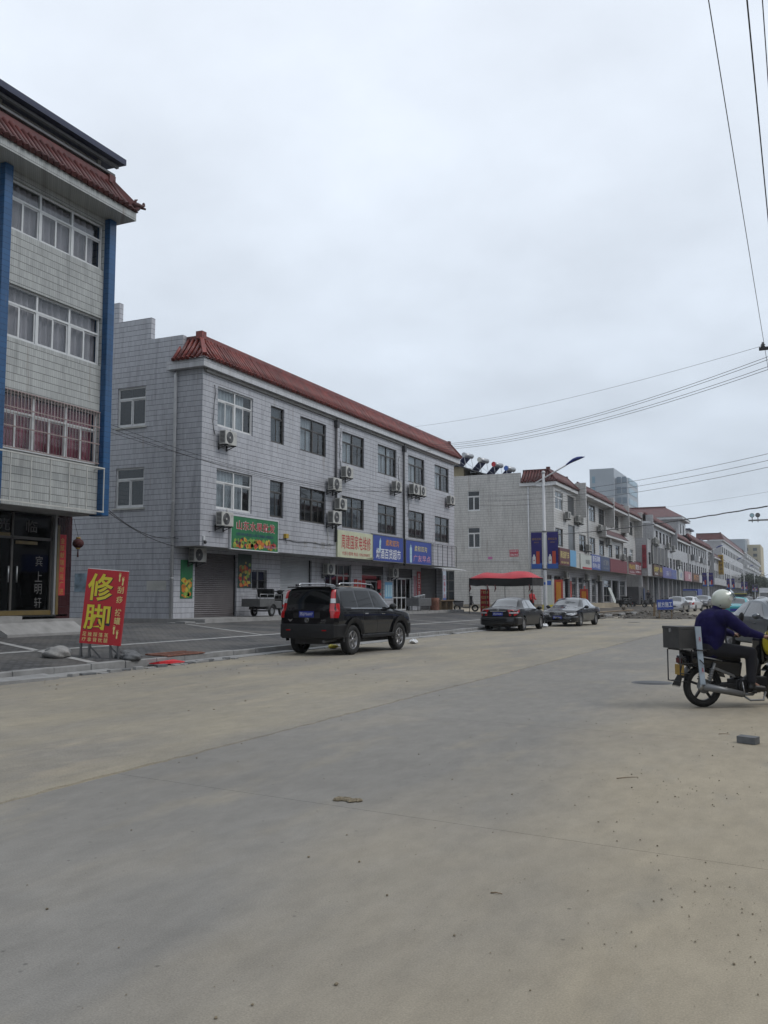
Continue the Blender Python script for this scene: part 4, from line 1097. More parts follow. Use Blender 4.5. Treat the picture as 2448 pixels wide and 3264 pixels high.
for z0,z1 in ((1.0,1.95),(2.05,2.9),(3.0,3.7)):
    for x0 in (-29.12,-28.58): MB().box(x0,x0+0.45,CY0+0.065,CY0+0.08,z0,z1).build('pane', 'glass_door', dr)
p = MB(); p.box(-29.5,-21.9,CY0+0.002,CY0+0.25,11.0,12.22); p.build('parapet', 'tile_cream', C)
d = MB(); d.tube([(-21.2,CY0-0.08,10.95),(-21.2,CY0-0.08,0.85)],0.07,8); d.build('downpipe', 'pipe_white', C)
e = MB(); e.box(-18.72,-21.95,75.92,84.3,11.0,11.3); e.build('eave', 'fascia_white', C)
mansard(C, -18.66, 75.85, 84.4, 11.33, 1.05, 0.95, 0.26, 'roof_maroon', left_hip=-21.85)
e = MB(); e.box(-18.15,-21.0,84.95,98.4,10.95,11.2); e.build('eave', 'fascia_white', C)
mansard(C, -18.1, 84.95, 98.4, 11.23, 0.85, 0.8, 0.26, 'roof_maroon', right_hip=False)
e = MB(); e.box(-18.15,-21.0,98.9,107.6,10.85,11.1); e.build('eave', 'fascia_white', C)
mansard(C, -18.1, 98.9, 107.6, 11.13, 0.85, 0.8, 0.26, 'roof_maroon', right_hip=False)
e = MB(); e.box(-18.15,-21.0,108.1,117.3,10.95,11.2); e.build('eave', 'fascia_white', C)
mansard(C, -18.1, 108.1, 117.3, 11.23, 0.85, 0.8, 0.26, 'roof_maroon', right_hip=False)
for y, z0, z1, xo in ((84.6,8.86,12.1,-18.05),(98.6,8.9,12.1,-18.05),(107.8,8.9,12.05,-18.05),(117.35,8.9,12.05,-18.05),(95.0,7.7,8.8,-18.25)):
    MB().box(XC-0.05, xo, y-0.15, y+0.15, z0, z1).build('party_wall', 'tile_cream', C)
e = MB(); e.box(-18.3,XC+0.0,95.2,108.5,7.75,7.95); e.build('eave', 'fascia_white', C)
b = MB(); b.quad((-18.25,95.2,7.97),(-18.25,108.5,7.97),(-18.98,108.5,8.7),(-18.98,95.2,8.7)); b.quad((-18.25,108.5,7.97),(-18.98,108.5,7.97),(-18.98,108.5,8.7),(-18.98,108.5,8.7)); b.build('canopy_roof', 'roof_maroon', C)
for y in (89.4, 108.2):
    d = MB(); d.tube([(XC+0.07,y,10.9),(XC+0.07,y,5.6)],0.06,6); d.build('downpipe', 'pipe_white', C)
t_ = MB(); t_.box(-30,-18.6,CY0-0.3,120,0.2,0.84); struct(t_.build('terrace', 'sand'))
# shop floor of that block: pillars, shutters and doors
XS = XC-1.2
w = MB(); sh_open = [(77.0,79.8),(80.5,83.6),(84.6,86.6),(87.4,89.6),(90.4,92.6),(93.4,95.6),(96.6,98.8),(99.6,102.2),(103.0,107.2),(108.0,112.0),(112.8,116.6)]
wall(w, (XS,CY0,zg-0.4), UY, UZ, UX, 117.5-CY0, 4.2-zg+0.4, [(a-CY0,b-CY0,0.4,2.95,0.2) for a,b in sh_open]); w.build('shopfront_wall', 'tile_white', C)
for i,(a,b) in enumerate(sh_open):
    k = i % 4
    if i in (0, 5): shutter(C, XS-0.15, a+0.05, b-0.05, zg, zg+2.55, 'shutter_grey', 0.1)
    elif i in (2, 7, 9): pass
    else: glazed_door(C, XS-0.15, a+0.02, b-0.02, zg, zg+2.55, 2, 'alu', 'glass_dark', None, 0.5)
sgn = [('deep red shop sign with cream characters beside the lamp banners', 77.3,81.1,4.25,5.72,'dark_red',[('顾远望汽车',79.2,5.15,3.2,0.62,'ink_pale_yellow',0.03),('维修 保养 电话',79.2,4.48,2.8,0.2,'ink_pale_yellow',0.01)],None),
 ('plain sky blue sign panel next to the deep red sign', 81.2,83.6,4.22,5.68,'skyblue_board',[],None),
 ('pale grey green sign with small black characters', 85.4,90.3,4.15,5.52,'pale_board',[('家和通讯',88.6,4.85,2.0,0.45,'ink_black',0.03)],'dirty_white'),
 ('bright blue sign with two rows of white characters', 90.4,94.8,4.2,5.7,'blue_board',[('音乐风琴',92.6,5.28,3.6,0.62,'ink_white',0.04),('培训中心 招生',92.6,4.62,3.6,0.5,'ink_white',0.03)],None),
 ('slate blue sign with dim white characters', 94.9,99.7,4.2,5.68,'navy_board',[('龙门装饰',97.6,5.1,2.8,0.6,'ink_grey',0.02),('设计 施工',97.6,4.5,2.8,0.2,'ink_grey',0.01)],None),
 ('plain dull red fascia board without any writing', 99.9,110.4,4.2,5.65,'dull_red',[],None),
 ('maroon sign with yellow script left of the long maroon sign', 111.2,116.2,4.25,5.75,'dull_red',[('Wal',112.9,5.15,2.2,0.6,'ink_yellow',0.02),('小龙虾',115.0,5.15,2.0,0.6,'ink_yellow',0.02),('电话 地址',113.8,4.5,3.2,0.2,'ink_white',0.01)],'dirty_white'),
 ('long maroon sign with white characters at the end of the second block', 116.3,120.8,4.3,5.85,'dull_red',[('郭锦之家',117.7,5.2,2.4,0.7,'ink_white',0.03),('七二老店',119.9,5.2,1.6,0.6,'ink_white',0.03),('招商加盟电话',118.5,4.6,3.6,0.22,'ink_white',0.01)],'dark_red')]
for l,a,b,z0,z1,m_,tx,fr_ in sgn: sign('shop_sign', l, XC+0.02, a, b, z0, z1, m_, tx, 0.12, fr_)
s = MB(); s.box(XC-0.4,XC+0.05,84.0,85.35,4.15,5.5); s.build('sign_box', 'dirty_white', C)
s = MB(); s.box(XC+0.02,XC+0.18,86.2,90.25,4.16,4.32); s.build('fascia_strip', 'red_board', C)
for (y,z,l) in ((79.9,8.35,'air conditioner under the white corner window of the second block'),(84.0,8.35,'first of the paired air conditioners between corner window and first fin wall'),(85.2,8.3,'second of the paired air conditioners beside the first fin wall'),
   (88.3,5.9,'air conditioner over the pale grey green sign'),(94.2,8.2,'air conditioner on the wall between the two fin walls'),(98.9,7.05,'air conditioner beside the small lower roof of the second block'),
   (107.4,5.75,'air conditioner above the plain red fascia board'),(111.9,5.75,'air conditioner above the yellow script maroon sign'),(108.4,8.6,'air conditioner at the top floor right of the small lower roof')):
    clone(ACP, l, (XC, y, z), 0, GA, (1.15,1.15,1.15))
for (y,l) in ((84.0,'air conditioner in the shop recess under the sky blue panel'),(93.0,'air conditioner in the shop recess under the bright blue sign'),(99.2,'air conditioner in the shop recess under the slate blue sign')):
    clone(ACP, l, (XS, y, 3.15), 0, GA, (1.15,1.15,1.15))
o = MB().box(-22.95,-22.15,CY0-0.012,CY0,4.95,5.55).build('painted_notice', mat('notice_red',(0.42,0.06,0.09),0.7,var=0.15)); tag(o, 'square red painted notice with white characters on the corner block side wall', 'notice')
tx = MB(); F = lambda a,b: (a, CY0-0.015, b); put_text(tx,'代办信用卡',F,-22.55,5.42,0.7,0.16,0.02); put_text(tx,'13961915',F,-22.55,5.1,0.7,0.18,0.02); tx.build('lettering','ink_white',o)
o = MB().box(-24.9,-24.5,CY0-0.012,CY0,4.75,4.98).build('painted_notice', mat('notice_pink',(0.50,0.16,0.34),0.7)); tag(o, 'small magenta sticker on the corner block side wall', 'notice')
wp = MB(); wp.tube([(-28.3,CY0-0.05,4.6),(-22.1,CY0-0.05,4.6),(-22.1,CY0-0.05,3.9)],0.02,6); wp.build('wall_conduit', 'pipe_white', C)
for (y0,y1,z0,z1,l) in ((86.7,87.3,1.0,3.0,'red vertical couplet beside the dark shop opening of the second block'),(92.7,93.3,0.95,2.6,'broad red couplet on the pillar below the bright blue sign'),(79.9,80.4,1.0,2.9,'red and gold vertical strip on the corner block pillar')):
    o = poster('red_couplet', l, 'couplet', XS+0.003, y0, y1, z0, z1, mat('couplet_red',(0.42,0.05,0.03),0.7,var=0.25))
bd = MB(); bd.hexa([(XC+0.15,101.6,0.84),(XC+0.2,102.9,0.84),(XC+0.16,102.9,0.84),(XC+0.11,101.6,0.84),(XC-0.4,101.2,2.5),(XC-0.35,102.4,2.5),(XC-0.39,102.4,2.5),(XC-0.44,101.2,2.5)])
tag(bd.build('leaning_board', 'pale_board'), 'pale board leaning against a shop pillar of the second block', 'board')

# roof-top stair house and solar water heaters
SH = thing('stair_house', 'ochre rendered stair house rising behind the white parapet', 'building', (-30, 84, 10), world=True)
s = MB(); s.box(-40,-29.9,84,95,10,14.25); s.build('wall', mat('ochre_render',(0.30,0.26,0.17),0.9,var=0.2,scale=0.8), SH)
s = MB(); s.box(-29.9,-27.0,84,95,10,13.2); s.build('low_wall', 'ochre_render', SH)
s = MB(); s.hexa([(-41,83.5,14.25),(-30.6,83.5,14.25),(-30.6,95.5,14.25),(-41,95.5,14.25),(-41,83.5,14.45),(-30.6,83.5,14.45),(-30.6,95.5,14.45),(-41,95.5,14.45)]); s.build('roof', 'pipe_grey', SH)
s = MB(); s.hexa([(-30.6,83.6,14.38),(-24.0,83.6,11.98),(-24.0,94.6,11.98),(-30.6,94.6,14.38),(-30.6,83.6,14.5),(-24.0,83.6,12.1),(-24.0,94.6,12.1),(-30.6,94.6,14.5)]); s.build('lean_to_roof', 'pipe_grey', SH)
s = MB(); s.box(-27.0,-24.1,84.3,94.4,11.0,12.0); s.build('lean_to_wall', 'brick_red', SH)
def heater(label, x, y, z, end, sc=1.0, lean=1):
    t = thing('solar_water_heater', label, 'solar water heater', (x,y,z), 0.0, 'solar water heaters on the roof')
    k = MB(); k.cyl((-0.1,-0.2,1.25),(0.25,1.2,1.25),0.24,0.24,16); k.build('tank', 'galv', t)
    d_ = Vector((0.35,1.4,0)).normalized(); p0 = Vector((-0.1,-0.2,1.25))
    k = MB(); k.cyl(p0-d_*0.03,p0,0.245,0.245,16); k.build('end_cap', end, t)
    k = MB(); a = Vector((-0.12,-0.1,1.12)); b_ = Vector((0.2,1.1,1.12)); off = Vector((-1.05,0.25,-1.0))*0.95
    k.add([a,b_,b_+off,a+off,a+Vector((0,0,0.05)),b_+Vector((0,0,0.05)),b_+off+Vector((0,0,0.05)),a+off+Vector((0,0,0.05))],[(0,3,2,1),(4,5,6,7),(0,1,5,4),(1,2,6,5),(2,3,7,6),(3,0,4,7)]); k.build('tube_panel', 'ink_navy', t)
    k = MB()
    for q in (a, b_):
        k.beam(q,(q.x+0.25,q.y-0.1,0),0.03,0.03); k.beam(q+off,(q.x+off.x,q.y+off.y,0),0.03,0.03); k.beam((q.x+0.25,q.y-0.1,0.05),(q.x+off.x,q.y+off.y,0.05),0.03,0.03); k.beam(q+off*0.5,(q.x+0.2,q.y-0.1,0.1),0.025,0.025)
    k.build('stand', 'galv', t)
    return t
heater('leftmost silver solar water heater above the red tile eave', -29.8,84.3,14.2,'galv')
heater('silver solar water heater with a thin mast, second on the roof', -28.2,84.3,13.62,'dirty_white')
heater('solar water heater with a red tank end', -26.75,84.3,13.08,'red_board')
heater('solar water heater with a blue tank end nearest the maroon roof', -25.5,84.3,12.62,'ink_blue')

# ================================================================== further blocks of the street
def block(name, label, X, y0, y1, zt, bays, zg=0.6, m_='tile_far', roof='roof_maroon', rise=0.9, floors=((5.7,7.3),(9.0,10.6)), hip=False, step=0.5, rows=True, wfrac=0.55, win=True):
    t = thing(name, label, 'building', (X-4,(y0+y1)/2,zg), world=True)
    bw = (y1-y0)/bays; wins = []
    for z0, z1 in floors:
        for i in range(bays): wins.append((y0+bw*(i+0.5-wfrac/2), y0+bw*(i+0.5+wfrac/2), z0, z1))
    facade(t, X, y0, y1, zg, 4.2, zt, wins, 1.2, True, m_, 9)
    for a,b,c,d in wins:
        f = MB(); f.box(X-0.13,X-0.10,a,b,c,d); pn = f.build('window', 'glass_dark', t)
        g = MB(); g.box(X-0.1,X-0.06,a,b,d-0.5,d-0.43); g.box(X-0.1,X-0.06,(a+b)/2-0.04,(a+b)/2+0.04,c,d); g.box(X-0.1,X-0.06,a,a+0.06,c,d); g.box(X-0.1,X-0.06,b-0.06,b,c,d); g.build('frame', 'bronze', pn)
    e = MB(); e.box(X+0.5,X-3,y0-0.1,y1+0.1,zt,zt+0.28); e.build('eave', 'fascia_white', t)
    mansard(t, X+0.55, y0-0.1, y1+0.1, zt+0.3, rise, 0.8, step, roof, left_hip=(X-6 if hip else None), right_hip=hip, rows=rows)
    n = max(2, int((y1-y0)/4.2)); w = MB()
    ww = (y1-y0)/n
    for i in range(n+1): w.box(X-1.2,X-0.75,y0+ww*i-0.22,y0+ww*i+0.22,zg-0.3,4.2)
    w.build('pillar_row', m_, t)
    for i in range(n): MB().box(X-1.15,X-1.1,y0+ww*i+0.25,y0+ww*(i+1)-0.25,zg,4.15).build('shop_front', ('shutter_grey','shutter_dark','glass_door')[i % 3], t)
    return t
D = block('row_building', 'white tiled row of shops with a red vertical sign and tall dark balcony opening', -18.1, 121.3, 146, 11.0, 7, step=0.6)
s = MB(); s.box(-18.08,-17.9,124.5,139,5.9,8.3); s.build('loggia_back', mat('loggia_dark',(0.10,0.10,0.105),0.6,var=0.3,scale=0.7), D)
for k in range(5): MB().box(-17.92,-17.84,124.5+k*3.55,124.68+k*3.55,5.9,8.3).build('loggia_post', 'dirty_white', D)
D2 = block('row_building', 'white tiled row house between the loggia block and the long red eave', -18.1, 146.3, 167, 10.3, 6, step=0.6)
for y, t0 in ((121.4,D),(146.2,D2)): MB().box(-18.2,-17.3,y-0.15,y+0.15,9.0,12.1).build('party_wall', 'tile_far', t0)
E_ = block('row_building', 'long white block with continuous red brown eave in the middle distance', -18.0, 167.5, 208, 10.9, 10, rise=1.1, step=0.9)
E2_ = block('row_building', 'shorter white block with lower brown eave beside the yellow vertical sign', -17.6, 209, 240, 9.9, 8, rise=0.8, rows=False)
MB().box(-18.2,-17.2,208.2,208.8,4.2,12.0).build('party_wall','tile_far',E_)
for k in range(5): MB().box(-17.98,-17.4,171+k*7.5,173.2+k*7.5,8.0,9.0).build('balcony','fascia_white' if k%2 else 'grey_metal',E_)
F_ = block('row_building', 'taller white building with a broad maroon hip roof far down the street', -18.0, 241, 330, 15.4, 14, floors=((5.7,7.4),(9.0,10.6),(12.4,14.0)), hip=True, rise=1.6, rows=False)
G_ = block('row_building', 'grey white far block with stacked balconies', -18.0, 332, 455, 16.5, 18, floors=((5.7,7.4),(9.0,10.6),(12.4,14.2)), rise=0.5, rows=False)
for k in range(9):
    for z in (8.2, 11.5, 14.9):
        MB().box(-17.9,-16.9,336+k*13,343+k*13,z,z+0.9).build('balcony', 'fascia_white', G_)
H_ = thing('apartment_block', 'pale yellow apartment tower at the far end of the street', 'building', (-24,560,0), world=True)
MB().box(-34,-19.5,520,560,0,29).build('wall', mat('yellow_render',(0.46,0.40,0.27),0.9,var=0.08,scale=0.1), H_)
MB().box(-44,-26,500,519,0,31).build('grey_wing', mat('blue_render',(0.30,0.34,0.38),0.9,var=0.08,scale=0.1), H_)
MB().box(-32,-26,535,545,29,33).build('lift_house', 'fascia_white', H_)
for j in range(8):
    for k in range(3): MB().box(-32+k*4.4,-30+k*4.4,519.85,520,4+j*3.1,5.6+j*3.1).build('window', 'tinted_panel', H_)
K_ = thing('gabled_house', 'taller white house with maroon hip roof rising behind the row', 'building', (-27,176,0.6), world=True)
kw = MB(); wall(kw,(-19.6,168.2,0.6),UY,UZ,UX,10.5,14.6,[(a,b,c,d,0.15) for a,b in ((1.6,3.4),(6.2,8.0)) for c,d in ((12.2,13.9),)]); wall(kw,(-40,168.2,0.6),UX,UZ,-UY,20.4,14.6,[(8.6,10.0,12.2,13.6,0.15)]); kw.build('wall','tile_far',K_)
MB().box(-19.9,-19.75,169.5,176.9,12,14.8).build('window', 'glass_dark', K_); MB().box(-31.5,-29.9,168.4,168.5,12,14.6).build('window', 'glass_dark', K_)
e = MB(); e.box(-18.8,-41,167.4,179.6,15.2,15.6); e.build('eave','fascia_white',K_)
r_ = MB(); r_.add([(-18.7,167.3,15.62),(-41,167.3,15.62),(-41,179.7,15.62),(-18.7,179.7,15.62),(-22.5,173.5,17.9),(-41,173.5,17.9)],[(1,0,4,5),(0,3,4),(3,2,5,4),(1,5,2)]); r_.build('roof','roof_maroon',K_)
MB().box(-41,-22.4,173.4,173.6,17.85,18.1).build('ridge_cap','roof_maroon',K_)
for i,(x,y,z,l) in enumerate(((-23,196,11,'nearer blue grey stair house on the far roofs'),(-23,216,11,'farther blue grey stair house on the far roofs'))):
    t = thing('roof_house', l, 'stair house', (x,y,z), world=True)
    MB().box(x-3,x+2,y,y+6,z,z+4.2-i).build('wall', 'fascia_white', t); MB().box(x-3.4,x+2.5,y-0.5,y+6.5,z+4.2-i,z+4.5-i).build('roof', 'roof_navy', t); MB().box(x+1.99,x+2.03,y+2,y+4,z+1.6,z+3.2).build('window','tinted_panel',t)
TW = thing('office_tower', 'grey blue glass office tower behind the rooftops', 'building', (-48.30,262,0), world=True)
tm = mat('tower_panel',(0.36,0.40,0.44),0.5,var=0.06,scale=0.3)
MB().box(-53.30,-46.60,255,275,0,37.2).build('wall', tm, TW); MB().box(-46.60,-43.30,257,275,0,34.6).build('wing', tm, TW)
MB().box(-57.30,-53.32,258,272,0,28.2).build('glass_wing', mat('tower_glass',(0.20,0.32,0.40),0.3,var=0.2,scale=0.4), TW)
for j in range(9):
    for k in range(2): MB().box(-46.20+k*1.45,-45.00+k*1.45,256.9,257.0,10+j*2.9,11.7+j*2.9).build('window', mat('tower_pane',(0.20,0.25,0.30),0.25,var=0.1), TW)
    MB().box(-52.60,-51.80,254.9,255,10+j*2.9,11.9+j*2.9).build('window', 'tower_glass', TW)
    MB().box(-43.29,-43.20,259,273,10+j*2.9,11.6+j*2.9).build('window', 'tower_glass', TW)
rs = MB()
for x in (-56.90,-55.70,-54.50): rs.lathe([(0.55,-0.1),(0.72,-0.1),(0.72,0.1),(0.55,0.1),(0.55,-0.1)],(x,258,29.6),'y',14); rs.box(x-0.05,x+0.05,257.9,258.1,28.2,30.4); rs.box(x-0.6,x+0.6,257.9,258.1,29.5,29.65)
rs.build('roof_sign', 'grey_metal', TW)
vs_ = [('shop_sign','brown sign with yellow characters under the loggia', 125.0,130.3,4.3,5.8,'brown_board',[('大漠特产',127.6,5.2,4.2,0.7,'ink_yellow',0.03),('电话',127.6,4.6,2.6,0.3,'ink_white',0.02)]),
 ('shop_sign','brown sign with an oval yellow emblem beside the purple sign', 130.4,133.6,4.3,5.75,'brown_board',[('名店',132.0,5.2,2.4,0.6,'ink_yellow',0.03)]),
 ('shop_sign','broad purple sign with pale characters under the loggia', 133.8,143.5,4.2,5.75,'purple_board',[('白马',138.6,4.9,2.0,0.7,'ink_white',0.02),('通讯城',141.6,4.9,2.8,0.8,'ink_grey',0.02)]),
 ('shop_sign','bright violet blue sign at the loggia end', 143.6,149.0,4.2,5.6,'blue_board',[('广告',146.3,4.9,3.0,0.7,'ink_grey',0.02)]),
 ('shop_sign','white and blue narrow sign past the loggia', 152.0,156.5,4.2,5.9,'pale_board',[('便利',154.6,5.0,2.6,0.9,'ink_blue',0.04)]),
 ('shop_sign','dusty pink sign on the far row', 160.5,170.0,4.2,5.8,'pink_board',[('服装',167.0,5.0,2.4,0.9,'ink_white',0.03)]),
 ('shop_sign','brown sign with orange characters on the far row', 172,184,4.2,5.8,'brown_board',[('烟酒茶',178.5,5.0,8.0,1.0,'ink_orange',0.04)]),
 ('shop_sign','dull blue far sign behind the second lamp', 190,204,4.2,5.7,'navy_board',[]),
 ('shop_sign','dark purple far sign near the yellow vertical sign', 207,222,4.2,5.7,'purple_board',[])]
for n_,l,a,b,z0,z1,m_,tx in vs_: sign(n_, l, -18.05, a, b, z0, z1, m_, tx, 0.14)
o = thing('vertical_sign','red vertical sign with dark character on the end wall of the row','sign',(-18.4,121.2,6.2),world=True)
MB().box(-18.75,-18.25,121.1,121.28,5.2,8.2).build('board', mat('vert_red',(0.30,0.02,0.035),0.6,var=0.2), o)
tx = MB()
put_text(tx,'桥',lambda a,b:(a,121.09,b),-18.5,7.3,0.42,0.9,0.02); put_text(tx,'头',lambda a,b:(a,121.09,b),-18.5,6.2,0.42,0.8,0.02); tx.build('lettering','dark_red',o)
o = thing('vertical_sign','tall yellow vertical sign jutting out far down the row','sign',(-17.0,225,6.6),world=True)
MB().box(-17.65,-16.5,224.8,225.2,6.6,11.2).build('board', mat('sign_yellow',(0.45,0.28,0.015),0.6,var=0.1), o)
tx = MB()
for k,ch in enumerate('福满楼酒店'): put_text(tx,ch,lambda a,b:(a,224.77,b),-17.07,10.6-k*0.9,0.75,0.7,0.02)
tx.build('lettering','brown_board',o)
MB().beam((-17.65,225,8),(-18.1,225,8),0.1,0.1).build('bracket','dark_metal',o)
for (y,z,l) in ((125.5,8.55,'first dark air conditioner on the far row near the red vertical sign'),(127.6,8.4,'second dark air conditioner on the far row near the red vertical sign'),(138.5,8.5,'far air conditioner above the loggia roof edge'),(144.5,8.4,'far air conditioner left of the second party wall'),(151.0,6.5,'far air conditioner over the violet blue sign')):
    clone(ACP, l, (-18.1, y, z), 0, GA, (1.5,1.5,1.5))

# ================================================================== the other side of the street (beyond the frame, but it shades and mirrors)
for i,(y0,y1,h,l) in enumerate(((-46,-6,11.5,'white tiled shop block behind the camera on the near side'),(0,44,11.0,'white tiled shop block on the near side of the street'),(50,112,11.8,'long white tiled block further along the near side'),(118,260,11.0,'far white tiled row along the near side'))):
    t = thing('opposite_building', l, 'building', (19,(y0+y1)/2,0), world=True, group='near side buildings')
    w = MB(); n = int((y1-y0)/4.2); bw_ = (y1-y0)/n
    hs = [(bw_*k+0.8,bw_*k+3.3,z,z+1.7,0.15) for k in range(n) for z in (5.2,8.5)] + [(bw_*k+0.4,bw_*k+3.8,0.3,3.3,0.6) for k in range(n)]
    wall(w,(13.5,y1,0.0),-UY,UZ,-UX,y1-y0,h,hs); w.quad((13.5,y0,0),(24,y0,0),(24,y0,h),(13.5,y0,h)); w.quad((24,y1,0),(13.5,y1,0),(13.5,y1,h),(24,y1,h)); w.quad((13.5,y0,h),(24,y0,h),(24,y1,h),(13.5,y1,h))
    w.build('wall','tile_far',t)
    g = MB(); g.quad((13.66,y1,3.6),(13.66,y0,3.6),(13.66,y0,h-0.3),(13.66,y1,h-0.3)); g.build('glazing','glass_dark',t)
    g = MB(); g.quad((14.05,y1,0),(14.05,y0,0),(14.05,y0,3.5),(14.05,y1,3.5)); g.build('shop_front','shutter_dark',t)
    g = MB(); g.quad((15.2,y1,0),(15.2,y0,0),(15.2,y0,h),(15.2,y1,h)); g.build('interior_wall','interior',t)
    g = MB(); g.box(13.0,14.0,y0,y1,h,h+0.3); g.build('eave','fascia_white',t)
    g = MB(); g.quad((13.0,y1,h+0.3),(13.0,y0,h+0.3),(13.8,y0,h+1.2),(13.8,y1,h+1.2)); g.build('roof','roof_maroon',t)
    g = MB(); g.box(13.2,13.48,y0+1,y1-1,3.4,4.7); g.build('fascia_board','dull_red' if i%2 else 'blue_board',t)

for i,(y,z0,z1,l) in enumerate(((29.55,9.9,7.9,'loose dark hose beside the top floor corner window'),(40.42,10.0,7.9,'dangling hose right of the first grey downpipe'),(47.75,9.6,7.9,'dangling hose left of the second grey downpipe'),(39.15,5.0,4.0,'pale hose hanging beside the cream repair sign'),(49.2,7.4,6.2,'loose hose under the paired air conditioners'))):
    tag(MB().tube([(XB+0.03+0.03*math.sin(k*1.7+i), y+0.06*math.sin(k*0.9+i), z0+(z1-z0)*k/8) for k in range(9)], 0.018, 6).build('hose', 'dirty_white' if i == 3 else 'grey_metal'), l, 'hose')
# ================================================================== free standing red sign on the pavement
def board_frame(cx, cy, cz, ang, roll, lean=0.0):
    u = Vector((math.cos(ang), math.sin(ang), 0)); n = Vector((math.sin(ang), -math.cos(ang), 0))
    v = (Vector((0,0,1))*math.cos(lean) - n*math.sin(lean))
    c, s_ = math.cos(roll), math.sin(roll)
    U, V = u*c + v*s_, v*c - u*s_
    O = Vector((cx,cy,cz))
    return lambda a, b, d=0.0: O + U*a + V*b + n*d
fx_, fy_ = -13.55, 15.22
ST = thing('pavement_sign', 'leaning red free standing sign with big yellow characters on steel legs', 'sign', (fx_, fy_, fz(fx_)), world=True)
Fb = board_frame(fx_, fy_, 1.27, R(26), R(-4.6), 0.03)
def slab_on(F, a0, a1, b0, b1, d0, d1):
    m = MB(); m.add([F(a,b,d) for d in (d0,d1) for a,b in ((a0,b0),(a1,b0),(a1,b1),(a0,b1))], [(0,3,2,1),(4,5,6,7),(0,1,5,4),(1,2,6,5),(2,3,7,6),(3,0,4,7)]); return m
slab_on(Fb, -0.43,0.43,-0.78,0.80,-0.10,0.0).build('panel', 'red_board', ST)
slab_on(Fb, -0.43,0.43,0.80,0.815,-0.10,0.0).build('top_edge', 'white_metal', ST)
ff = lambda d: (lambda a, b: Fb(a, b, d))
m = MB(); put_text(m,'修',ff(0.003),-0.105,0.415,0.555,0.60,0.055); put_text(m,'脚',ff(0.003),-0.105,-0.22,0.555,0.56,0.045); m.build('lettering_shadow', 'ink_black', ST)
m = MB(); put_text(m,'修',ff(0.006),-0.115,0.425,0.53,0.58,0.045); put_text(m,'脚',ff(0.006),-0.115,-0.21,0.53,0.54,0.035)
m.build('lettering', 'ink_yellow', ST)
m = MB()
for ch, b in (('刮',0.40),('痧',0.19),('拔',-0.08),('罐',-0.26)): put_text(m,ch,ff(0.004),0.315,b,0.13,0.15,0.02)
for i,(c1,c2) in enumerate((('足','疗'),('推','拿'),('踩','背'),('落','枕'),('蒸','腿'))):
    put_text(m,c1,ff(0.004),-0.34+i*0.115,-0.58,0.085,0.09,0.01); put_text(m,c2,ff(0.004),-0.34+i*0.115,-0.69,0.085,0.09,0.01)
m.build('small_lettering', 'ink_pale_yellow', ST)
def foot_print(mb, F, a, b, s, mir):
    pts = [(0.0,-0.5),(0.14,-0.42),(0.15,-0.25),(0.08,-0.05),(0.2,0.2),(0.2,0.36),(0.0,0.44),(-0.2,0.36),(-0.22,0.2),(-0.12,-0.05),(-0.14,-0.25),(-0.12,-0.42)]
    mb.add([F(a+mir*x*s*0.6, b+y*s) for x,y in pts], [tuple(range(len(pts)))])
    for k in range(5): mb.add([F(a+mir*(-0.2+k*0.1)*s*0.62+0.03*s*math.cos(q*PI/3), b+(0.5+0.05*math.sin(k))*s+0.035*s*math.sin(q*PI/3)) for q in range(6)], [tuple(range(6))])
m = MB(); foot_print(m,ff(0.004),0.27,0.66,0.18,1); foot_print(m,ff(0.004),0.345,0.58,0.18,-1); foot_print(m,ff(0.004),0.27,-0.46,0.18,1); foot_print(m,ff(0.004),0.345,-0.55,0.18,-1)
m.build('footprint_print', 'ink_pale_yellow', ST)
for a in (-0.40,-0.22,0.22,0.38):
    p0 = Fb(a,-0.78,-0.05); m = MB(); q = Vector((p0.x+0.015*(1 if a>0 else -1), p0.y, fz(p0.x))); m.beam(p0, q, 0.035, 0.035)
    for s_ in (-1,1):
        if abs(a) > 0.3 and s_*a > 0 or abs(a) < 0.3: m.beam(p0.lerp(q,0.15), (q.x+0.14*s_, q.y+0.2, fz(q.x+0.14*s_)+0.01), 0.03, 0.03)
    m.build('leg', 'grey_metal', ST)
def boulder(mb, c, r, seed, flat=0.6):
    rr_ = random.Random(seed); ph = [rr_.uniform(0,6) for _ in range(6)]
    def fn(i, j):
        a, e = 2*PI*i, PI*(j-0.5); d = Vector((math.cos(e)*math.cos(a), math.cos(e)*math.sin(a), math.sin(e)))
        q = 1+0.13*math.sin(3*d.x+ph[0])*math.cos(2.5*d.y+ph[1])+0.09*math.sin(6*d.y+5*d.z+ph[2])+0.05*math.sin(11*d.x+9*d.z+ph[3])+0.03*math.sin(19*d.y+ph[4])
        return (c[0]+r*q*d.x, c[1]+1.25*r*q*d.y, c[2]+r*flat*q*d.z)
    return mb.grid(fn, 28, 16)
def rock(mb, c, r, seed, flat=0.6):
    rr_ = random.Random(seed); n = 8
    vs_ = []; fs_ = []
    for j in range(5):
        ph = PI*j/4-PI/2
        for k in range(n):
            t = 2*PI*k/n; q = rr_.uniform(0.78,1.15)
            vs_.append((c[0]+r*q*math.cos(ph)*math.cos(t), c[1]+r*q*math.cos(ph)*math.sin(t)*1.3, c[2]+r*flat*q*math.sin(ph)))
    for j in range(4):
        for k in range(n): fs_.append((j*n+k, j*n+(k+1)%n, (j+1)*n+(k+1)%n, (j+1)*n+k))
    mb.add(vs_, fs_)
    return mb
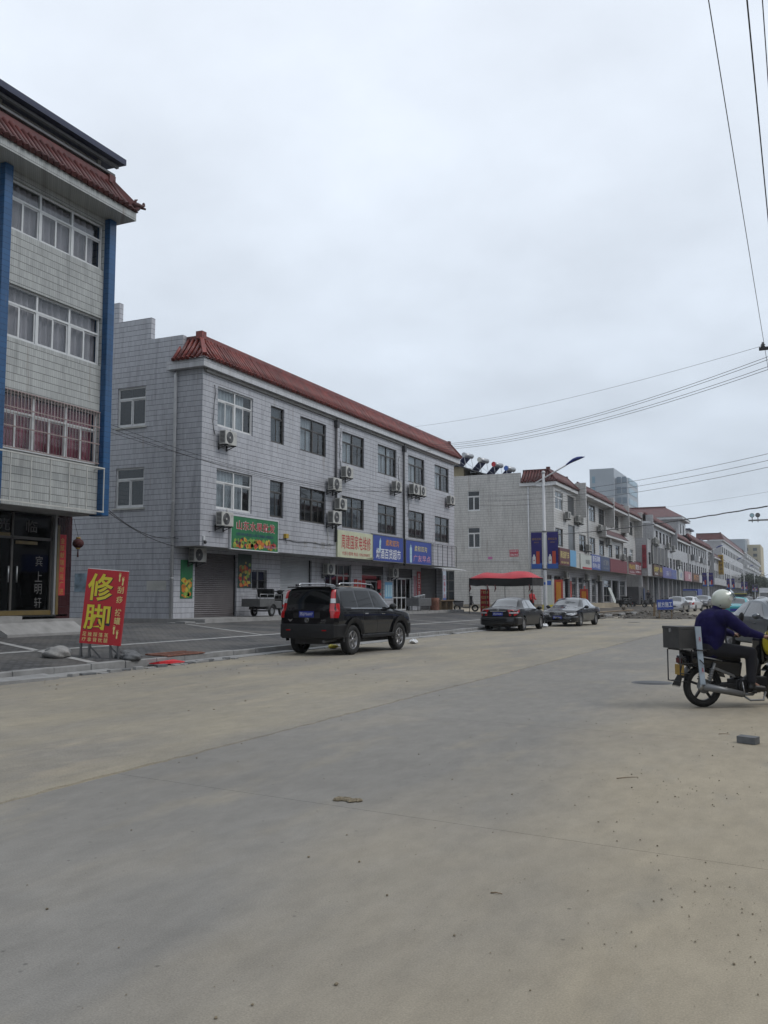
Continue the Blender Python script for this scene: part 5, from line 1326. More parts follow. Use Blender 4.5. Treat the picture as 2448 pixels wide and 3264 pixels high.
for i,(x,y,r,l) in enumerate(((-14.35,14.75,0.27,'big grey stone left of the leaning red sign'),(-13.35,15.75,0.2,'flat dark stone weighing the red sign behind its legs'),(-12.98,15.5,0.17,'dark stone beside the right leg of the red sign'))):
    m = boulder(MB(), (x,y,fz(x)+r*0.3), r, 40+i, 0.55); tag(m.build('stone', 'concrete' if i==0 else 'brick_grey'), l, 'stone')
m = MB(); m.hexa([(-13.9,9.6,0.165),(-12.7,9.4,0.06),(-12.65,10.9,0.06),(-13.8,11.2,0.165),(-13.9,9.6,0.24),(-12.7,9.4,0.15),(-12.65,10.9,0.15),(-13.8,11.2,0.24)]); tag(m.build('loose_slab', 'kerb_stone'), 'loose concrete slab lying over the kerb at the photo edge', 'slab')
m = MB(); m.hexa([(-12.75,11.3,0.03),(-12.35,11.2,0.0),(-12.3,12.7,0.0),(-12.7,12.75,0.03),(-12.75,11.3,0.09),(-12.35,11.2,0.07),(-12.3,12.7,0.06),(-12.7,12.75,0.1)]); tag(m.build('loose_slab', 'kerb_stone'), 'long loose slab lying flat in the gutter', 'slab')

# ================================================================== street lamps with banners
def make_lamp():
    t = thing('street_lamp', '', 'street lamp', (0,0,0))
    m = MB(); m.tube([(0,0,0),(0,0,0.9),(0,0,8.3)],[0.12,0.105,0.075],14); m.build('pole', 'pipe_white', t)
    m = MB(); m.lathe([(0.2,0),(0.2,0.05),(0.15,0.12),(0.13,0.35),(0.12,0.4)],(0,0,0),'z',14); m.build('base', 'pipe_white', t)
    m = MB(); m.ell((0,0,8.36),(0.11,0.11,0.1)); m.build('finial', 'pipe_white', t)
    m = MB(); m.tube([(0.42,0,7.62),(-0.3,0,7.58),(-0.46,0,7.64),(-0.50,0,7.72),(-0.38,0,7.82),(0.0,0,8.02),(1.35,0,8.72)],0.042,8); m.build('arm', 'pipe_white', t)
    m = MB(); m.ell((0.45,0,7.63),(0.06,0.06,0.06)); m.build('arm_cap', 'pipe_white', t)
    m = MB(); rot = Matrix.Rotation(R(-20),3,'Y')
    sec = [(0.0,0.04,0.04),(0.25,0.10,0.07),(0.5,0.16,0.10),(0.75,0.155,0.10),(0.98,0.10,0.06),(1.15,0.015,0.01)]
    vs_ = []; n = 12
    for x,w,h in sec:
        for k in range(n):
            a = 2*PI*k/n; z_ = math.sin(a); q = rot @ Vector((x, w*math.cos(a), h*z_ + 0.10*math.sin(x*2.6)))
            vs_.append((1.3+q.x, q.y, 8.70+q.z))
    m.add(vs_, [(i*n+k,(i+1)*n+k,(i+1)*n+(k+1)%n,i*n+(k+1)%n) for i in range(len(sec)-1) for k in range(n)], True)
    m.build('lamp_head', mat('lamp_blue',(0.012,0.03,0.20),0.35,var=0.1), t)
    m = MB(); m.ell((1.83,0,8.98),(0.28,0.12,0.035),14,8,rot); m.build('diffuser', mat('diffuser',(0.55,0.56,0.55),0.4), t)
    for z in (4.98, 2.86):
        m = MB(); m.box(-0.80,0.80,-0.02,0.02,z,z+0.035); m.lathe([(0.10,z-0.03),(0.115,z-0.03),(0.115,z+0.06),(0.10,z+0.06)],(0,0,0),'z',12); m.build('banner_bar', 'grey_metal', t)
    m = MB(); m.box(-0.045,0.045,-0.108,-0.095,2.0,2.14); m.build('number_plate', 'ink_blue', t)
    return t
def make_banner():
    t = thing('lamp_banner', '', 'banner', (0,0,0))
    m = MB()
    def sheet(d): return lambda i, j: (-0.31+0.62*i, d+0.012*math.sin(j*5+i*2), 2.9+2.06*j)
    m.grid(sheet(-0.012), 4, 10); m.grid(sheet(0.012), 4, 10); m.build('cloth', mat('banner_indigo',(0.022,0.016,0.16),0.6,var=0.12), t)
    F = lambda a,b: (a,-0.03,b)
    m = MB(); m.add([F(-0.31,2.905),F(0.31,2.905),F(0.31,3.22),F(-0.31,3.22)],[(0,1,2,3)]); m.build('blue_foot_print', 'ink_blue', t)
    F2 = lambda a,b: (a,-0.034,b)
    m = MB(); m.add([F2(-0.02,3.17),F2(0.18,3.17),F2(0.18,3.88),F2(-0.02,3.88)],[(0,1,2,3)]); m.build('box_print', mat('print_vermilion',(0.50,0.07,0.03),0.6,var=0.1), t)
    m = MB(); pts = [(-0.24,3.17),(-0.05,3.17),(-0.05,3.55),(-0.10,3.62),(-0.10,3.7),(-0.19,3.7),(-0.19,3.62),(-0.24,3.55)]; m.add([(a,-0.037,b) for a,b in pts],[tuple(range(8))]); m.build('bottle_print', 'ink_white', t)
    m = MB(); m.add([(-0.145+0.035*math.cos(k*PI/4),-0.04,3.37+0.04*math.sin(k*PI/4)) for k in range(8)],[tuple(range(8))]); m.build('dot_print', 'ink_red', t)
    m = MB(); put_text(m,'柔和双沟',F2,0.0,4.57,0.5,0.13,0.01,0.1); m.build('lettering','ink_gold',t)
    m = MB(); put_text(m,'绵柔典范',F2,0.0,4.38,0.28,0.07,0.0); m.build('small_lettering','ink_gold',t)
    return t
LP, BN = [make_lamp(), False], [make_banner(), False]
lx = -13.15
ly = [50.4, 147.5, 196, 243, 298, 350, 419]
lamp_l = ['tall white street lamp with blue head behind the two parked black sedans','white street lamp behind the grey car, second along the kerb','third white street lamp along the kerb, before the far maroon roof','fourth white street lamp in front of the balcony block','fifth far street lamp before the yellow tower','sixth far street lamp right of the yellow tower','seventh and farthest street lamp at the photo edge']
for i,y in enumerate(ly):
    clone(LP, lamp_l[i], (lx, y, fz(lx)), 0, 'street lamps along the kerb')
    if i < 5:
        nm = ['nearest','second','third','fourth','fifth'][i]
        clone(BN, f'indigo banner with bottle print on the {nm} lamp, shop side', (lx-0.46, y, fz(lx)), 0, 'banners on the street lamps')
        clone(BN, f'indigo banner with bottle print on the {nm} lamp, road side', (lx+0.46, y, fz(lx)), 0, 'banners on the street lamps')
gb = thing('utility_cabinet','narrow white cabinet panel between the two nearest lamp banners','cabinet',(lx,50.5,3.5),world=True)
MB().box(lx-0.17,lx+0.06,50.62,50.66,3.55,5.0).build('panel','pale_board',gb)

# ================================================================== overhead wires and gantry
def wire(label, p0, p1, sag, r=0.011, n=24, cat='wire', group=None, name='overhead_wire', m_='dark_metal', twist=0):
    p0, p1 = Vector(p0), Vector(p1); pts = []
    for i in range(n+1):
        t = i/n; q = p0.lerp(p1,t); q.z -= sag*4*t*(1-t)
        if twist: q.z += twist*math.sin(i*2.3); q.y += twist*math.cos(i*1.7)
        pts.append(q)
    return tag(MB().tube(pts, r, 5).build(name, m_), label, cat, group)
# lines running along the street on the near poles
for (x,z,r,l) in ((-0.872,9.6,0.008,'leftmost power line running along the street overhead'),(-0.394,9.45,0.012,'thick middle power line running along the street overhead'),(-0.205,9.3,0.008,'rightmost power line entering at the top corner')):
    wire(l, (x,-6,z), (x+0.06,40,z+0.05), 0.12, r)
cr = thing('pole_crossarm','dark steel crossarm with insulator poking in at the photo edge','crossarm',(0.6,31,8),world=True)
MB().box(-0.98,2.4,30.95,31.03,9.36,9.46).build('arm','dark_metal',cr)
m = MB(); m.lathe([(0.02,9.46),(0.07,9.48),(0.04,9.51),(0.08,9.53),(0.045,9.56),(0.03,9.62)],(-0.86,30.99,0),'z',10); m.build('insulator','brick_grey',cr)
MB().tube([(2.3,31.15,0),(2.3,31.15,10.2)],[0.17,0.12],12).build('pole','concrete',cr)
for i,(za,zb,l) in enumerate(((10.35,9.55,'topmost of the four thin wires from the red tile roof across the street'),(10.25,9.42,'second of the four thin wires from the red tile roof'),(10.0,9.22,'third of the four thin wires from the red tile roof'),(9.9,9.08,'lowest of the four thin wires from the red tile roof'))):
    wire(l, (-21.0,52.6-i*0.3,11.0-i*0.16), (2.2,29.0,za-0.80), 0.8, 0.009)
wire('faint single wire rising from the red roof to the crossarm', (-21.3,50.0,11.7),(-0.9,31.0,9.5),0.35,0.006)
for i,l in enumerate(('top of three wires crossing past the second block roof','middle of three wires crossing past the second block roof','bottom of three wires crossing past the second block roof')):
    wire(l, (-25.5,75.7,10.3-i*0.42),(3.0,44.0,8.75-i*0.32),0.75,0.012)
wire('thin wire from the office tower side to the photo edge', (-21.5,118,12.4),(3.0,55.0,8.05),0.35,0.008)
wire('thick twisted cable from the lamp to the gantry floodlights', (-21.0,76.0,6.75),(-1.0,34.0,4.62),0.25,0.024,60,'cable',None,'overhead_cable','dark_metal',0.012)
for i,(z0,z1,l) in enumerate(((6.62,6.40,'upper drooping wire along the second floor tiles'),(6.5,6.18,'middle drooping wire along the second floor tiles'),(6.36,6.3,'lower drooping wire along the second floor tiles'))):
    wire(l, (-19.1,20.9,z0+0.2),(-20.6,47.5,z1+1.4 if i<2 else z1+1.2),0.75 if i<2 else 0.55,0.008)
for i,(a,b,s_,l) in enumerate((((-18.6,21.0,4.05),(-22.1,28.72,3.8),0.3,'upper slack wire between the hotel and the side wall'),((-18.6,21.0,3.98),(-22.1,28.72,3.45),0.15,'lower slack wire between the hotel and the side wall'))):
    wire(l, a, b, s_, 0.012)
wire('taut wire wrapping the corner of the shop block above the shutter', (-22.2,28.70,3.78),(-20.93,29.4,4.05),0.1,0.012)
ga = thing('gantry','white gantry arm with two floodlights at the photo edge','gantry',(4.0,36,0),world=True)
MB().tube([(-1.68,35.0,4.22),(4.2,35.0,4.26)],0.03,8).build('arm','galv',ga)
MB().tube([(4.2,35.0,0),(4.2,35.0,5.2)],0.11,10).build('pole','galv',ga)
for x,k in ((-1.55,0),(-1.36,1)):
    m = MB(); m.lathe([(0.03,0.06),(0.07,0.01),(0.082,-0.05),(0.075,-0.06),(0.0,-0.06)],(x,35.0,4.40),'y',16); fl = m.build('floodlight','dark_metal' if k else 'grey_metal',ga)
    m = MB(); m.lathe([(0.0,-0.063),(0.065,-0.063)],(x,35.0,4.40),'y',16); m.build('lens','bottle_blue' if not k else 'grey_metal',fl)
    MB().box(x-0.015,x+0.015,34.985,35.015,4.15,4.33).build('bracket','grey_metal',ga)

# ================================================================== red canopy stall
CN = thing('canopy_tent','red topped canopy tent with black valance on thin posts','canopy',(-17.1,56.5,0.35),world=True)
cx0,cx1,cy0_,cy1_ = -19.2,-15.1,54.8,58.2
def roof_fn(i,j):
    x = cx0+(cx1-cx0)*i; y = cy0_+(cy1_-cy0_)*j
    e = min(i,1-i)*2; ef = min(1,e*3.2); s_ = math.sin(PI*j)
    z = 2.62 + (0.46*s_**0.7)*(0.35+0.65*ef) + 0.05*math.sin(i*9+j*4)*s_ - 0.06*math.exp(-((i-0.45)/0.12)**2)*s_
    if i > 0.93: z -= 0.04
    return (x, y, z)
MB().grid(roof_fn, 22, 14).build('roof_cloth', mat('canopy_red',(0.50,0.035,0.05),0.7,var=0.15,scale=1.5), CN)
m = MB()
def vfn(p0,p1):
    return lambda i,j: (p0[0]+(p1[0]-p0[0])*i+0.02*math.sin(i*14), p0[1]+(p1[1]-p0[1])*i+0.03*math.sin(i*11), 2.66-0.46*j+0.02*math.sin(i*8))
for a,b in (((cx0,cy0_),(cx1,cy0_)),((cx1,cy0_),(cx1,cy1_)),((cx1,cy1_),(cx0,cy1_)),((cx0,cy1_),(cx0,cy0_))): m.grid(vfn(a,b),18,3)
m.build('valance', mat('valance_black',(0.014,0.013,0.013),0.8,var=0.3), CN)
for x,y in ((cx0,cy0_),(cx1,cy0_),(cx1,cy1_),(cx0,cy1_),(-17.9,cy1_),(-16.6,cy1_)):
    MB().tube([(x,y,fz(x)-0.05),(x,y,2.65)],0.02,6).build('post','dark_metal',CN)
for x,y in ((cx0+0.05,cy0_-0.03),(-18.0,cy0_-0.03),(-17.5,cy0_-0.03),(cx1-0.2,cy0_-0.04)):
    MB().tube([(x,y,2.25),(x+0.05,y,2.0),(x-0.03,y,1.8)],[0.03,0.05,0.015],6).build('tie_cloth','dark_red',CN)
o = thing('stall_board','red upright price board with yellow and white characters under the canopy','sign',(-19.5,58.9,0.5),world=True)
MB().box(-19.85,-19.22,58.9,58.95,0.48,2.0).build('board','red_board',o)
m = MB()
for k,(s_,ink) in enumerate((('厂家直销',0),('花边窗帘',1),('床单被套',0),('毛巾',1))): put_text(m,s_,lambda a,b:(a,58.89,b),-19.53,1.8-k*0.34,0.5,0.2,0.02)
m.build('lettering','ink_pale_yellow',o)
# goods around the stall
o = thing('drinks_cabinet','pale upright cabinet with yellow foot beside the corner block','cabinet',(-18.9,73.6,0.5),world=True)
MB().box(-19.3,-18.5,73.2,74.0,0.85,2.9).build('case','pale_board',o); MB().box(-19.32,-18.48,73.15,74.05,0.42,0.85).build('foot','ink_yellow',o); MB().box(-19.2,-18.6,73.17,73.19,2.45,2.8).build('header','ink_blue',o)
for i,(x,y,l) in enumerate(((-18.15,73.8,'tall red standing board right of the pale cabinet'),(-17.7,81.2,'low red standing board before the corner block shutter'))):
    o = thing('standing_board', l, 'board', (x,y,fz(x)), world=True)
    h = 2.5-i*0.7
    MB().box(x-0.35,x+0.35,y,y+0.05,fz(x)+0.1,fz(x)+h).build('panel', 'couplet_red', o); MB().box(x-0.2,x+0.2,y-0.006,y,fz(x)+0.5,fz(x)+h-0.2).build('print', 'ink_orange', o)
    m = MB(); m.beam((x-0.3,y+0.03,fz(x)+0.1),(x-0.3,y+0.4,fz(x)),0.03,0.03); m.beam((x+0.3,y+0.03,fz(x)+0.1),(x+0.3,y+0.4,fz(x)),0.03,0.03); m.beam((x-0.3,y+0.03,fz(x)+0.12),(x-0.3,y+0.03,fz(x)),0.03,0.03); m.beam((x+0.3,y+0.03,fz(x)+0.12),(x+0.3,y+0.03,fz(x)),0.03,0.03); m.build('stand','dark_metal',o)
# breakfast shop clutter
st = thing('steel_stove','steel breakfast stove counter in front of the supermarket door','stove',(-20.9,50.6,0.655),world=True)
MB().box(-21.3,-20.5,49.6,51.6,0.95,1.42).build('counter','grey_metal',st,bevel=0.02)
for x in (-21.2,-20.6):
    for y in (49.7,51.5): MB().cyl((x,y,0.655),(x,y,0.95),0.025,0.025,6).build('leg','grey_metal',st)
for i in range(4): MB().lathe([(0.0,1.42),(0.14,1.42),(0.16,1.5+0.04*i),(0.15,1.52+0.04*i),(0.0,1.53+0.04*i)],(-20.9,49.9+i*0.42,0),'z',12).build('pot','galv',st)
ba = thing('oil_drum','rusty oil drum stove below the red vertical banner','drum',(-20.95,53.3,0.655),world=True)
MB().lathe([(0.0,0.66),(0.28,0.66),(0.29,0.68),(0.28,0.9),(0.29,0.92),(0.28,1.16),(0.29,1.18),(0.28,1.42),(0.24,1.43),(0.22,1.36),(0.0,1.36)],(-20.95,53.3,0),'z',18).build('barrel','brick_red',ba)
MB().tube([(-20.95,53.02,1.4),(-20.95,53.0,1.62),(-20.95,53.58,1.62),(-20.95,53.56,1.4)],0.014,6).build('handle','dark_metal',ba)
tb = thing('wooden_bench','dark wooden bench before the closed dark shutter','bench',(-21.2,55.4,0.655),world=True)
MB().box(-21.5,-20.9,54.2,56.6,1.22,1.30).build('top','wood',tb)
for y in (54.3,55.4,56.45): MB().box(-21.45,-20.95,y,y+0.1,0.655,1.22).build('leg','wood',tb)

# ================================================================== rubble heap with the roadworks sign
rz_ = random.Random(21)
HX, HY = -8.9, 65.5
m = MB()
def heap(i,j):
    x = HX-3.2+6.0*i; y = HY-2.4+4.8*j
    d = ((x-HX)/3.0)**2+((y-HY)/2.3)**2
    z = 0.50*max(0,1-d)*(0.75+0.25*math.sin(x*3.1)*math.cos(y*2.7))+0.09*math.sin(x*7+y*5)*max(0,1-d)
    return (x,y,z-0.02)
m.grid(heap,26,20,False)
o = m.build('rubble_heap','dark_soil'); tag(o,'low heap of soil and rubble on the road around the blue sign','heap')
m = MB()
for k in range(130):
    a = rz_.uniform(0,2*PI); q = rz_.random()**0.5*1.05; x = HX-0.2+3.0*q*math.cos(a); y = HY+2.3*q*math.sin(a)
    d = ((x-HX)/3.0)**2+((y-HY)/2.3)**2; r = rz_.uniform(0.03,0.11)
    rock(m,(x,y,0.47*max(0,1-d)+r*0.3),r,k,0.7)
o = m.build('rubble','rubble'); o['kind'] = 'stuff'; o['label'] = 'broken stones scattered over the soil heap'
ws = thing('roadworks_sign','blue roadworks sign with white characters on the rubble heap','sign',(-8.4,63.4,0.3),world=True)
Fw = board_frame(-8.4,63.3,0.98,R(12),R(2),0.08)
slab_on(Fw,-0.52,0.52,-0.34,0.34,-0.03,0.0).build('panel','blue_board',ws)
m = MB(); put_text(m,'前方施工',lambda a,b: Fw(a,b,0.004),0.0,0.0,0.92,0.36,0.02); m.build('lettering','ink_white',ws)
for a in (-0.4,0.4): m = MB(); p0 = Fw(a,-0.3,-0.02); m.beam(p0,(p0.x,p0.y+0.25,0.1),0.04,0.04); m.beam(p0,(p0.x,p0.y-0.05,0.05),0.04,0.04); m.build('leg','wood',ws)
m = MB(); m.beam((-9.15,63.5,0.2),(-9.1,63.5,1.05),0.22,0.12); tag(m.build('wooden_post','wood'),'short wooden post beside the blue roadworks sign','post')
m = MB(); m.hexa([(-13.3,64.5,0.35),(-10.6,63.2,0.55),(-10.5,63.6,0.6),(-13.2,64.9,0.4),(-13.3,64.5,0.40),(-10.6,63.2,0.6),(-10.5,63.6,0.65),(-13.2,64.9,0.45)]); tag(m.build('plank','wood'),'dark plank sloping onto the rubble heap','plank')
o = rock(MB(),(-11.2,63.9,0.78),0.2,77,0.9).build('cement_sack','rubble'); tag(o,'pale lump of rubble on the sloping plank','rubble')
m = MB()
for k in range(150):                                   # broken kerb and spoil along the second block
    x = rz_.uniform(-14.2,-12.3); y = rz_.uniform(57.5,108) if k > 60 else rz_.uniform(57.5,72); r = rz_.uniform(0.04,0.17)
    rock(m,(x,y,(fz(x) if x<-13.05 else 0.0)+r*0.25),r,200+k,0.6)
o = m.build('spoil','rubble'); o['kind'] = 'stuff'; o['label'] = 'broken kerb stones and spoil along the torn up verge'
for i,(x,y,l,w_) in enumerate(((-13.0,60.5,1.6,0.0),(-13.0,66.5,2.0,0.05),(-13.05,72.5,2.2,-0.04),(-13.0,78,2.0,0.0))):
    MB().hexa([(x-0.1,y,0.0),(x+0.1,y,0.0),(x+0.1+w_,y+l,0.0),(x-0.1+w_,y+l,0.0),(x-0.1,y,0.22),(x+0.1,y,0.2),(x+0.1+w_,y+l,0.2),(x-0.1+w_,y+l,0.22)]).build('kerb_stone','kerb_stone',kerb,bevel=0.02)
# litter and small things on the road
def bag(label,x,y,s,seed,m_='white_bag',name='plastic_bag'):
    m = MB(); rb = random.Random(seed)
    m.grid(lambda i,j: (x+s*math.cos(2*PI*i)*math.sin(PI*(0.1+0.9*j))*rb.uniform(0.7,1.2), y+1.4*s*math.sin(2*PI*i)*math.sin(PI*(0.1+0.9*j))*rb.uniform(0.7,1.2), max(0.012,0.012+s*0.9*(0.5+0.5*math.cos(PI*(0.1+0.9*j)))*rb.uniform(0.7,1.2))),10,6,False)
    return tag(m.build(name,m_),label,'litter')
bag('crumpled white plastic bag on the road ahead of the off-roader',-11.35,27.0,0.16,1)
bag('white plastic bag under the black off-roader',-12.3,24.4,0.17,2)
bag('yellow and blue wrapper litter behind the off-roader wheels',-12.35,23.4,0.14,3,'ink_yellow','food_wrapper')
bag('white crumpled litter between the two black sedans',-11.55,44.0,0.2,4)
bag('white sack among the spoil beyond the sedans',-12.55,58.6,0.3,5)
m = MB()
for k,(x,y,r) in enumerate(((0,0,0.07),(0.09,0.03,0.06),(0.17,0.0,0.065),(0.25,0.05,0.05),(0.06,0.06,0.05),(0.2,0.07,0.045))): rock(m,(-3.18+x*0.62,6.13+y*0.6,0.008),r*0.55,300+k,0.5)
tag(m.build('mud_clod','mud'),'flattened dry mud clod in the middle of the concrete road','mud clod')
b_ = MB().hexa([(-0.68,10.20,0.004),(-0.50,10.12,0.004),(-0.46,10.23,0.004),(-0.64,10.31,0.004),(-0.68,10.20,0.07),(-0.50,10.12,0.07),(-0.46,10.23,0.075),(-0.64,10.31,0.075)])
tag(b_.build('brick','brick_grey'),'loose grey brick on the dusty road near the motorcycle','brick')
for i,(x,y,a,l,r) in enumerate(((-1.46,7.80,0.72,0.2,0.004),(-0.9,10.75,0.3,0.12,0.004),(-1.5,4.57,0.1,0.06,0.004))):
    tag(MB().tube([(x,y,r),(x+l*0.5*math.cos(a),y+l*0.5*math.sin(a),r+0.004),(x+l*math.cos(a),y+l*math.sin(a),r)],[r,r*0.8,r*0.5],5).build('twig','wood'), ('long thin twig on the dusty road','short twig beside the loose grey brick','pale wood chip on the near concrete')[i],'twig')
m = MB()
for k in range(620):                                   # grit
    x = rz_.gauss(-0.6,1.5); y = 2.6+12*rz_.random()**1.3; r = 0.0022+0.006*rz_.random()**3
    if k % 5 == 0: x = rz_.uniform(-6,-1)
    if k % 4 == 1: x = -0.32+rz_.gauss(0,0.28); y = 4.7+rz_.gauss(0,0.5); r *= 0.7
    if k % 9 == 2: x = -0.75+rz_.gauss(0,0.3); y = 7.6+rz_.gauss(0,0.5)
    if x < -5.3: continue
    rock(m,(x,y,0.004+r*0.2),r,600+k,0.6)
o = m.build('grit','mud'); o['kind'] = 'stuff'; o['label'] = 'grit and small pebbles strewn over the dusty road'
m = MB()
for k in range(260):
    x = rz_.uniform(-12.5,-10.2) if k%3 else rz_.uniform(-12.5,-6); y = rz_.uniform(9.5,32); r = 0.004+0.014*rz_.random()**2; rock(m,(x,y,0.012+r*0.2),r,1100+k,0.6)
o = m.build('gutter_grit','mud'); o['kind'] = 'stuff'; o['label'] = 'small stones and crumbs of soil along the gutter'
mh = thing('manhole_cover','round iron manhole cover in the road near the motorcycle','manhole cover',(-2.45,16.6,0.0),world=True)
MB().lathe([(0.0,0.010),(0.30,0.010),(0.31,0.002)],(-2.45,16.6,0),'z',24).build('cover','dark_metal',mh); MB().lathe([(0.31,0.004),(0.35,0.008),(0.36,0.002)],(-2.45,16.6,0),'z',24).build('rim','brick_grey',mh)
mh = thing('manhole_cover','dark manhole cover in the road before the rubble heap','manhole cover',(-9.0,54.5,0.012),world=True)
MB().lathe([(0.0,0.03),(0.36,0.03),(0.38,0.014)],(-9.0,54.5,0),'z',24).build('cover','dark_metal',mh)

# ================================================================== far street trees
rt = random.Random(33)
mat('leaf',(0.045,0.06,0.035),0.8,var=0.5,scale=1.2); mat('bark',(0.07,0.055,0.045),0.9)
tl = ['nearest of the dark street trees beyond the row','second dark street tree beyond the row','third dark street tree beyond the row','fourth dark street tree at the far end','fifth dark street tree at the far end','tree at the end of the street near the last lamp','round tree closing the far end of the street','low tree closing the far end of the road']
for i,(x,y,h) in enumerate(((-14.5,300,8.0),(-14.5,318,8.6),(-14.5,336,8.0),(-14.5,368,8.8),(-14.5,400,9),(-13,440,9.5),(-6,520,10),(0,560,10))):
    t = thing('street_tree', tl[i], 'tree', (x,y,0.2), world=True, group='far street trees')
    m = MB(); m.tube([(x,y,0.2),(x+0.1,y,2.2),(x,y+0.1,h*0.6)],[0.2,0.15,0.06],8)
    for k in range(5):
        a = k*1.3; m.tube([(x,y,2.2+k*0.4),(x+1.5*math.cos(a),y+1.5*math.sin(a),h*0.55+k*0.3)],[0.08,0.03],6)
    m.build('trunk','bark',t)
    m = MB()
    cl_ = [(rt.gauss(0,1.6),rt.gauss(0,1.6),rt.uniform(-0.3,0.3)*h) for _ in range(16)]
    for k in range(1500):
        c = cl_[k % 16]; p_ = Vector((x+c[0]+rt.gauss(0,0.6),y+c[1]+rt.gauss(0,0.6),h*0.66+c[2]+rt.gauss(0,0.55)))
        a = Vector((rt.gauss(0,1),rt.gauss(0,1),rt.gauss(0,1))).normalized()*0.28; b = a.cross(Vector((rt.gauss(0,1),rt.gauss(0,1),1))).normalized()*0.18
        m.add([p_-a,p_+b,p_+a,p_-b],[(0,1,2,3)])
    m.build('crown','leaf',t,weld=False)
# ================================================================== vehicles
mat('paint_black',(0.006,0.0065,0.008),0.25,0.0,var=0.35,scale=3,coat=0.9,spec=0.2)
mat('paint_black_kia',(0.009,0.009,0.010),0.34,0.0,var=0.35,scale=3,coat=0.45,spec=0.2)
mat('paint_silver',(0.30,0.30,0.31),0.32,0.6,var=0.08,coat=0.6)
mat('paint_grey',(0.115,0.13,0.145),0.34,0.5,var=0.08,coat=0.6)
mat('paint_dark_grey',(0.06,0.06,0.066),0.34,0.4,var=0.08,coat=0.6)
mat('paint_white',(0.62,0.63,0.65),0.32,0.0,var=0.06,coat=0.6)
mat('paint_teal',(0.035,0.33,0.37),0.35,0.0,var=0.06,coat=0.6)
mat('trim_grey',(0.014,0.014,0.015),0.55,var=0.25,spec=0.3)
mat('car_glass',(0.008,0.010,0.012),0.03,var=0.05,spec=0.9,coat=0.6)
mat('car_glass_tint',(0.006,0.007,0.008),0.04,var=0.05,spec=0.35)
mat('car_glass_clear',(0.055,0.062,0.066),0.03,var=0.2,scale=2,spec=1.0,coat=1.0)
mat('lamp_red',(0.42,0.008,0.012),0.12,var=0.15,coat=0.8)
mat('lamp_clear',(0.55,0.56,0.58),0.1,0.3,var=0.1,coat=0.8)
mat('chrome',(0.60,0.61,0.62),0.12,1.0,var=0.05)
mat('plate_blue',(0.015,0.035,0.28),0.4,var=0.08)
mat('rim_silver',(0.34,0.34,0.35),0.3,0.7,var=0.12)
m_, t_, p_ = _new('brake_glow'); p_.inputs['Base Color'].default_value = (0.5,0.01,0.02,1); p_.inputs['Emission Color'].default_value = (1,0.05,0.08,1); p_.inputs['Emission Strength'].default_value = 1.6

def pchip(pts):
    xs = [p[0] for p in pts]; ys = [p[1] for p in pts]; n = len(xs)
    h = [xs[i+1]-xs[i] for i in range(n-1)]; d = [(ys[i+1]-ys[i])/h[i] for i in range(n-1)]
    m = [0.0]*n; m[0] = d[0]; m[-1] = d[-1]
    for i in range(1,n-1):
        if d[i-1]*d[i] <= 0: m[i] = 0
        else:
            w1, w2 = 2*h[i]+h[i-1], h[i]+2*h[i-1]; m[i] = (w1+w2)/(w1/d[i-1]+w2/d[i])
    def f(x):
        x = min(max(x,xs[0]),xs[-1]); i = 0
        while i < n-2 and x > xs[i+1]: i += 1
        t = (x-xs[i])/h[i]
        return (ys[i]*(1+2*t)*(1-t)**2 + h[i]*m[i]*t*(1-t)**2 + ys[i+1]*t*t*(3-2*t) + h[i]*m[i+1]*t*t*(t-1))
    return f

class Shell:
    def __init__(s, sp, k=(1,1,1)):
        kx, ky, kz = k
        g = lambda key, b: pchip([(x*kx, v*b) for x, v in sp[key]])
        s.zt, s.zs, s.zb, s.wm, s.wt = g('top',kz), g('belt',kz), g('bot',kz), g('wm',ky), g('wt',ky)
        s.x0, s.x1 = sp['top'][0][0]*kx, sp['top'][-1][0]*kx
    def drop(s,x): return max(0.004, min(0.07, 0.6*(s.zt(x)-s.zs(x))))
    def ring(s,x):
        zb, zs, zt, wm, wt, d = s.zb(x), s.zs(x), s.zt(x), s.wm(x), s.wt(x), s.drop(x)
        te = (wt, zt-d); sh = (wm*0.965, zs)
        L = lambda a,b,t: (a[0]+(b[0]-a[0])*t, a[1]+(b[1]-a[1])*t)
        r = [(0,zb),(wm*0.82,zb),(wm*0.955,zb+0.05),(wm*0.99,zb+0.25*(zs-zb)),(wm,zb+0.6*(zs-zb)),(wm*0.992,zb+0.85*(zs-zb)),sh,
             L(sh,te,0.04),L(sh,te,0.5),L(sh,te,0.9),te]
        for f in (0.9,0.7,0.35,0.0): r.append((wt*f, zt-d*f*f))
        return r
    def side_y(s,x,z):
        r = s.ring(x); pts = r[1:11]
        if z <= pts[0][1]: return pts[0][0]
        for a,b in zip(pts[:-1],pts[1:]):
            if a[1] <= z <= b[1]: return a[0]+(b[0]-a[0])*((z-a[1])/max(1e-6,b[1]-a[1]))
        return pts[-1][0]
    def side(s,x,t,off,sg):
        sh = (s.wm(x)*0.965, s.zs(x)); te = (s.wt(x), s.zt(x)-s.drop(x))
        y = sh[0]+(te[0]-sh[0])*t; z = sh[1]+(te[1]-sh[1])*t
        nx = Vector((0, te[1]-sh[1], sh[0]-te[0])).normalized()
        return Vector((x, sg*(y+nx.y*off), z+nx.z*off))
    def topp(s,x,f,off):
        d = s.drop(x); z = s.zt(x)-d*f*f; e = 0.01
        sl = (s.zt(x+e)-s.zt(x-e))/(2*e); n = Vector((-sl,0,1)).normalized()
        return Vector((x,f*s.wt(x),z)) + n*off

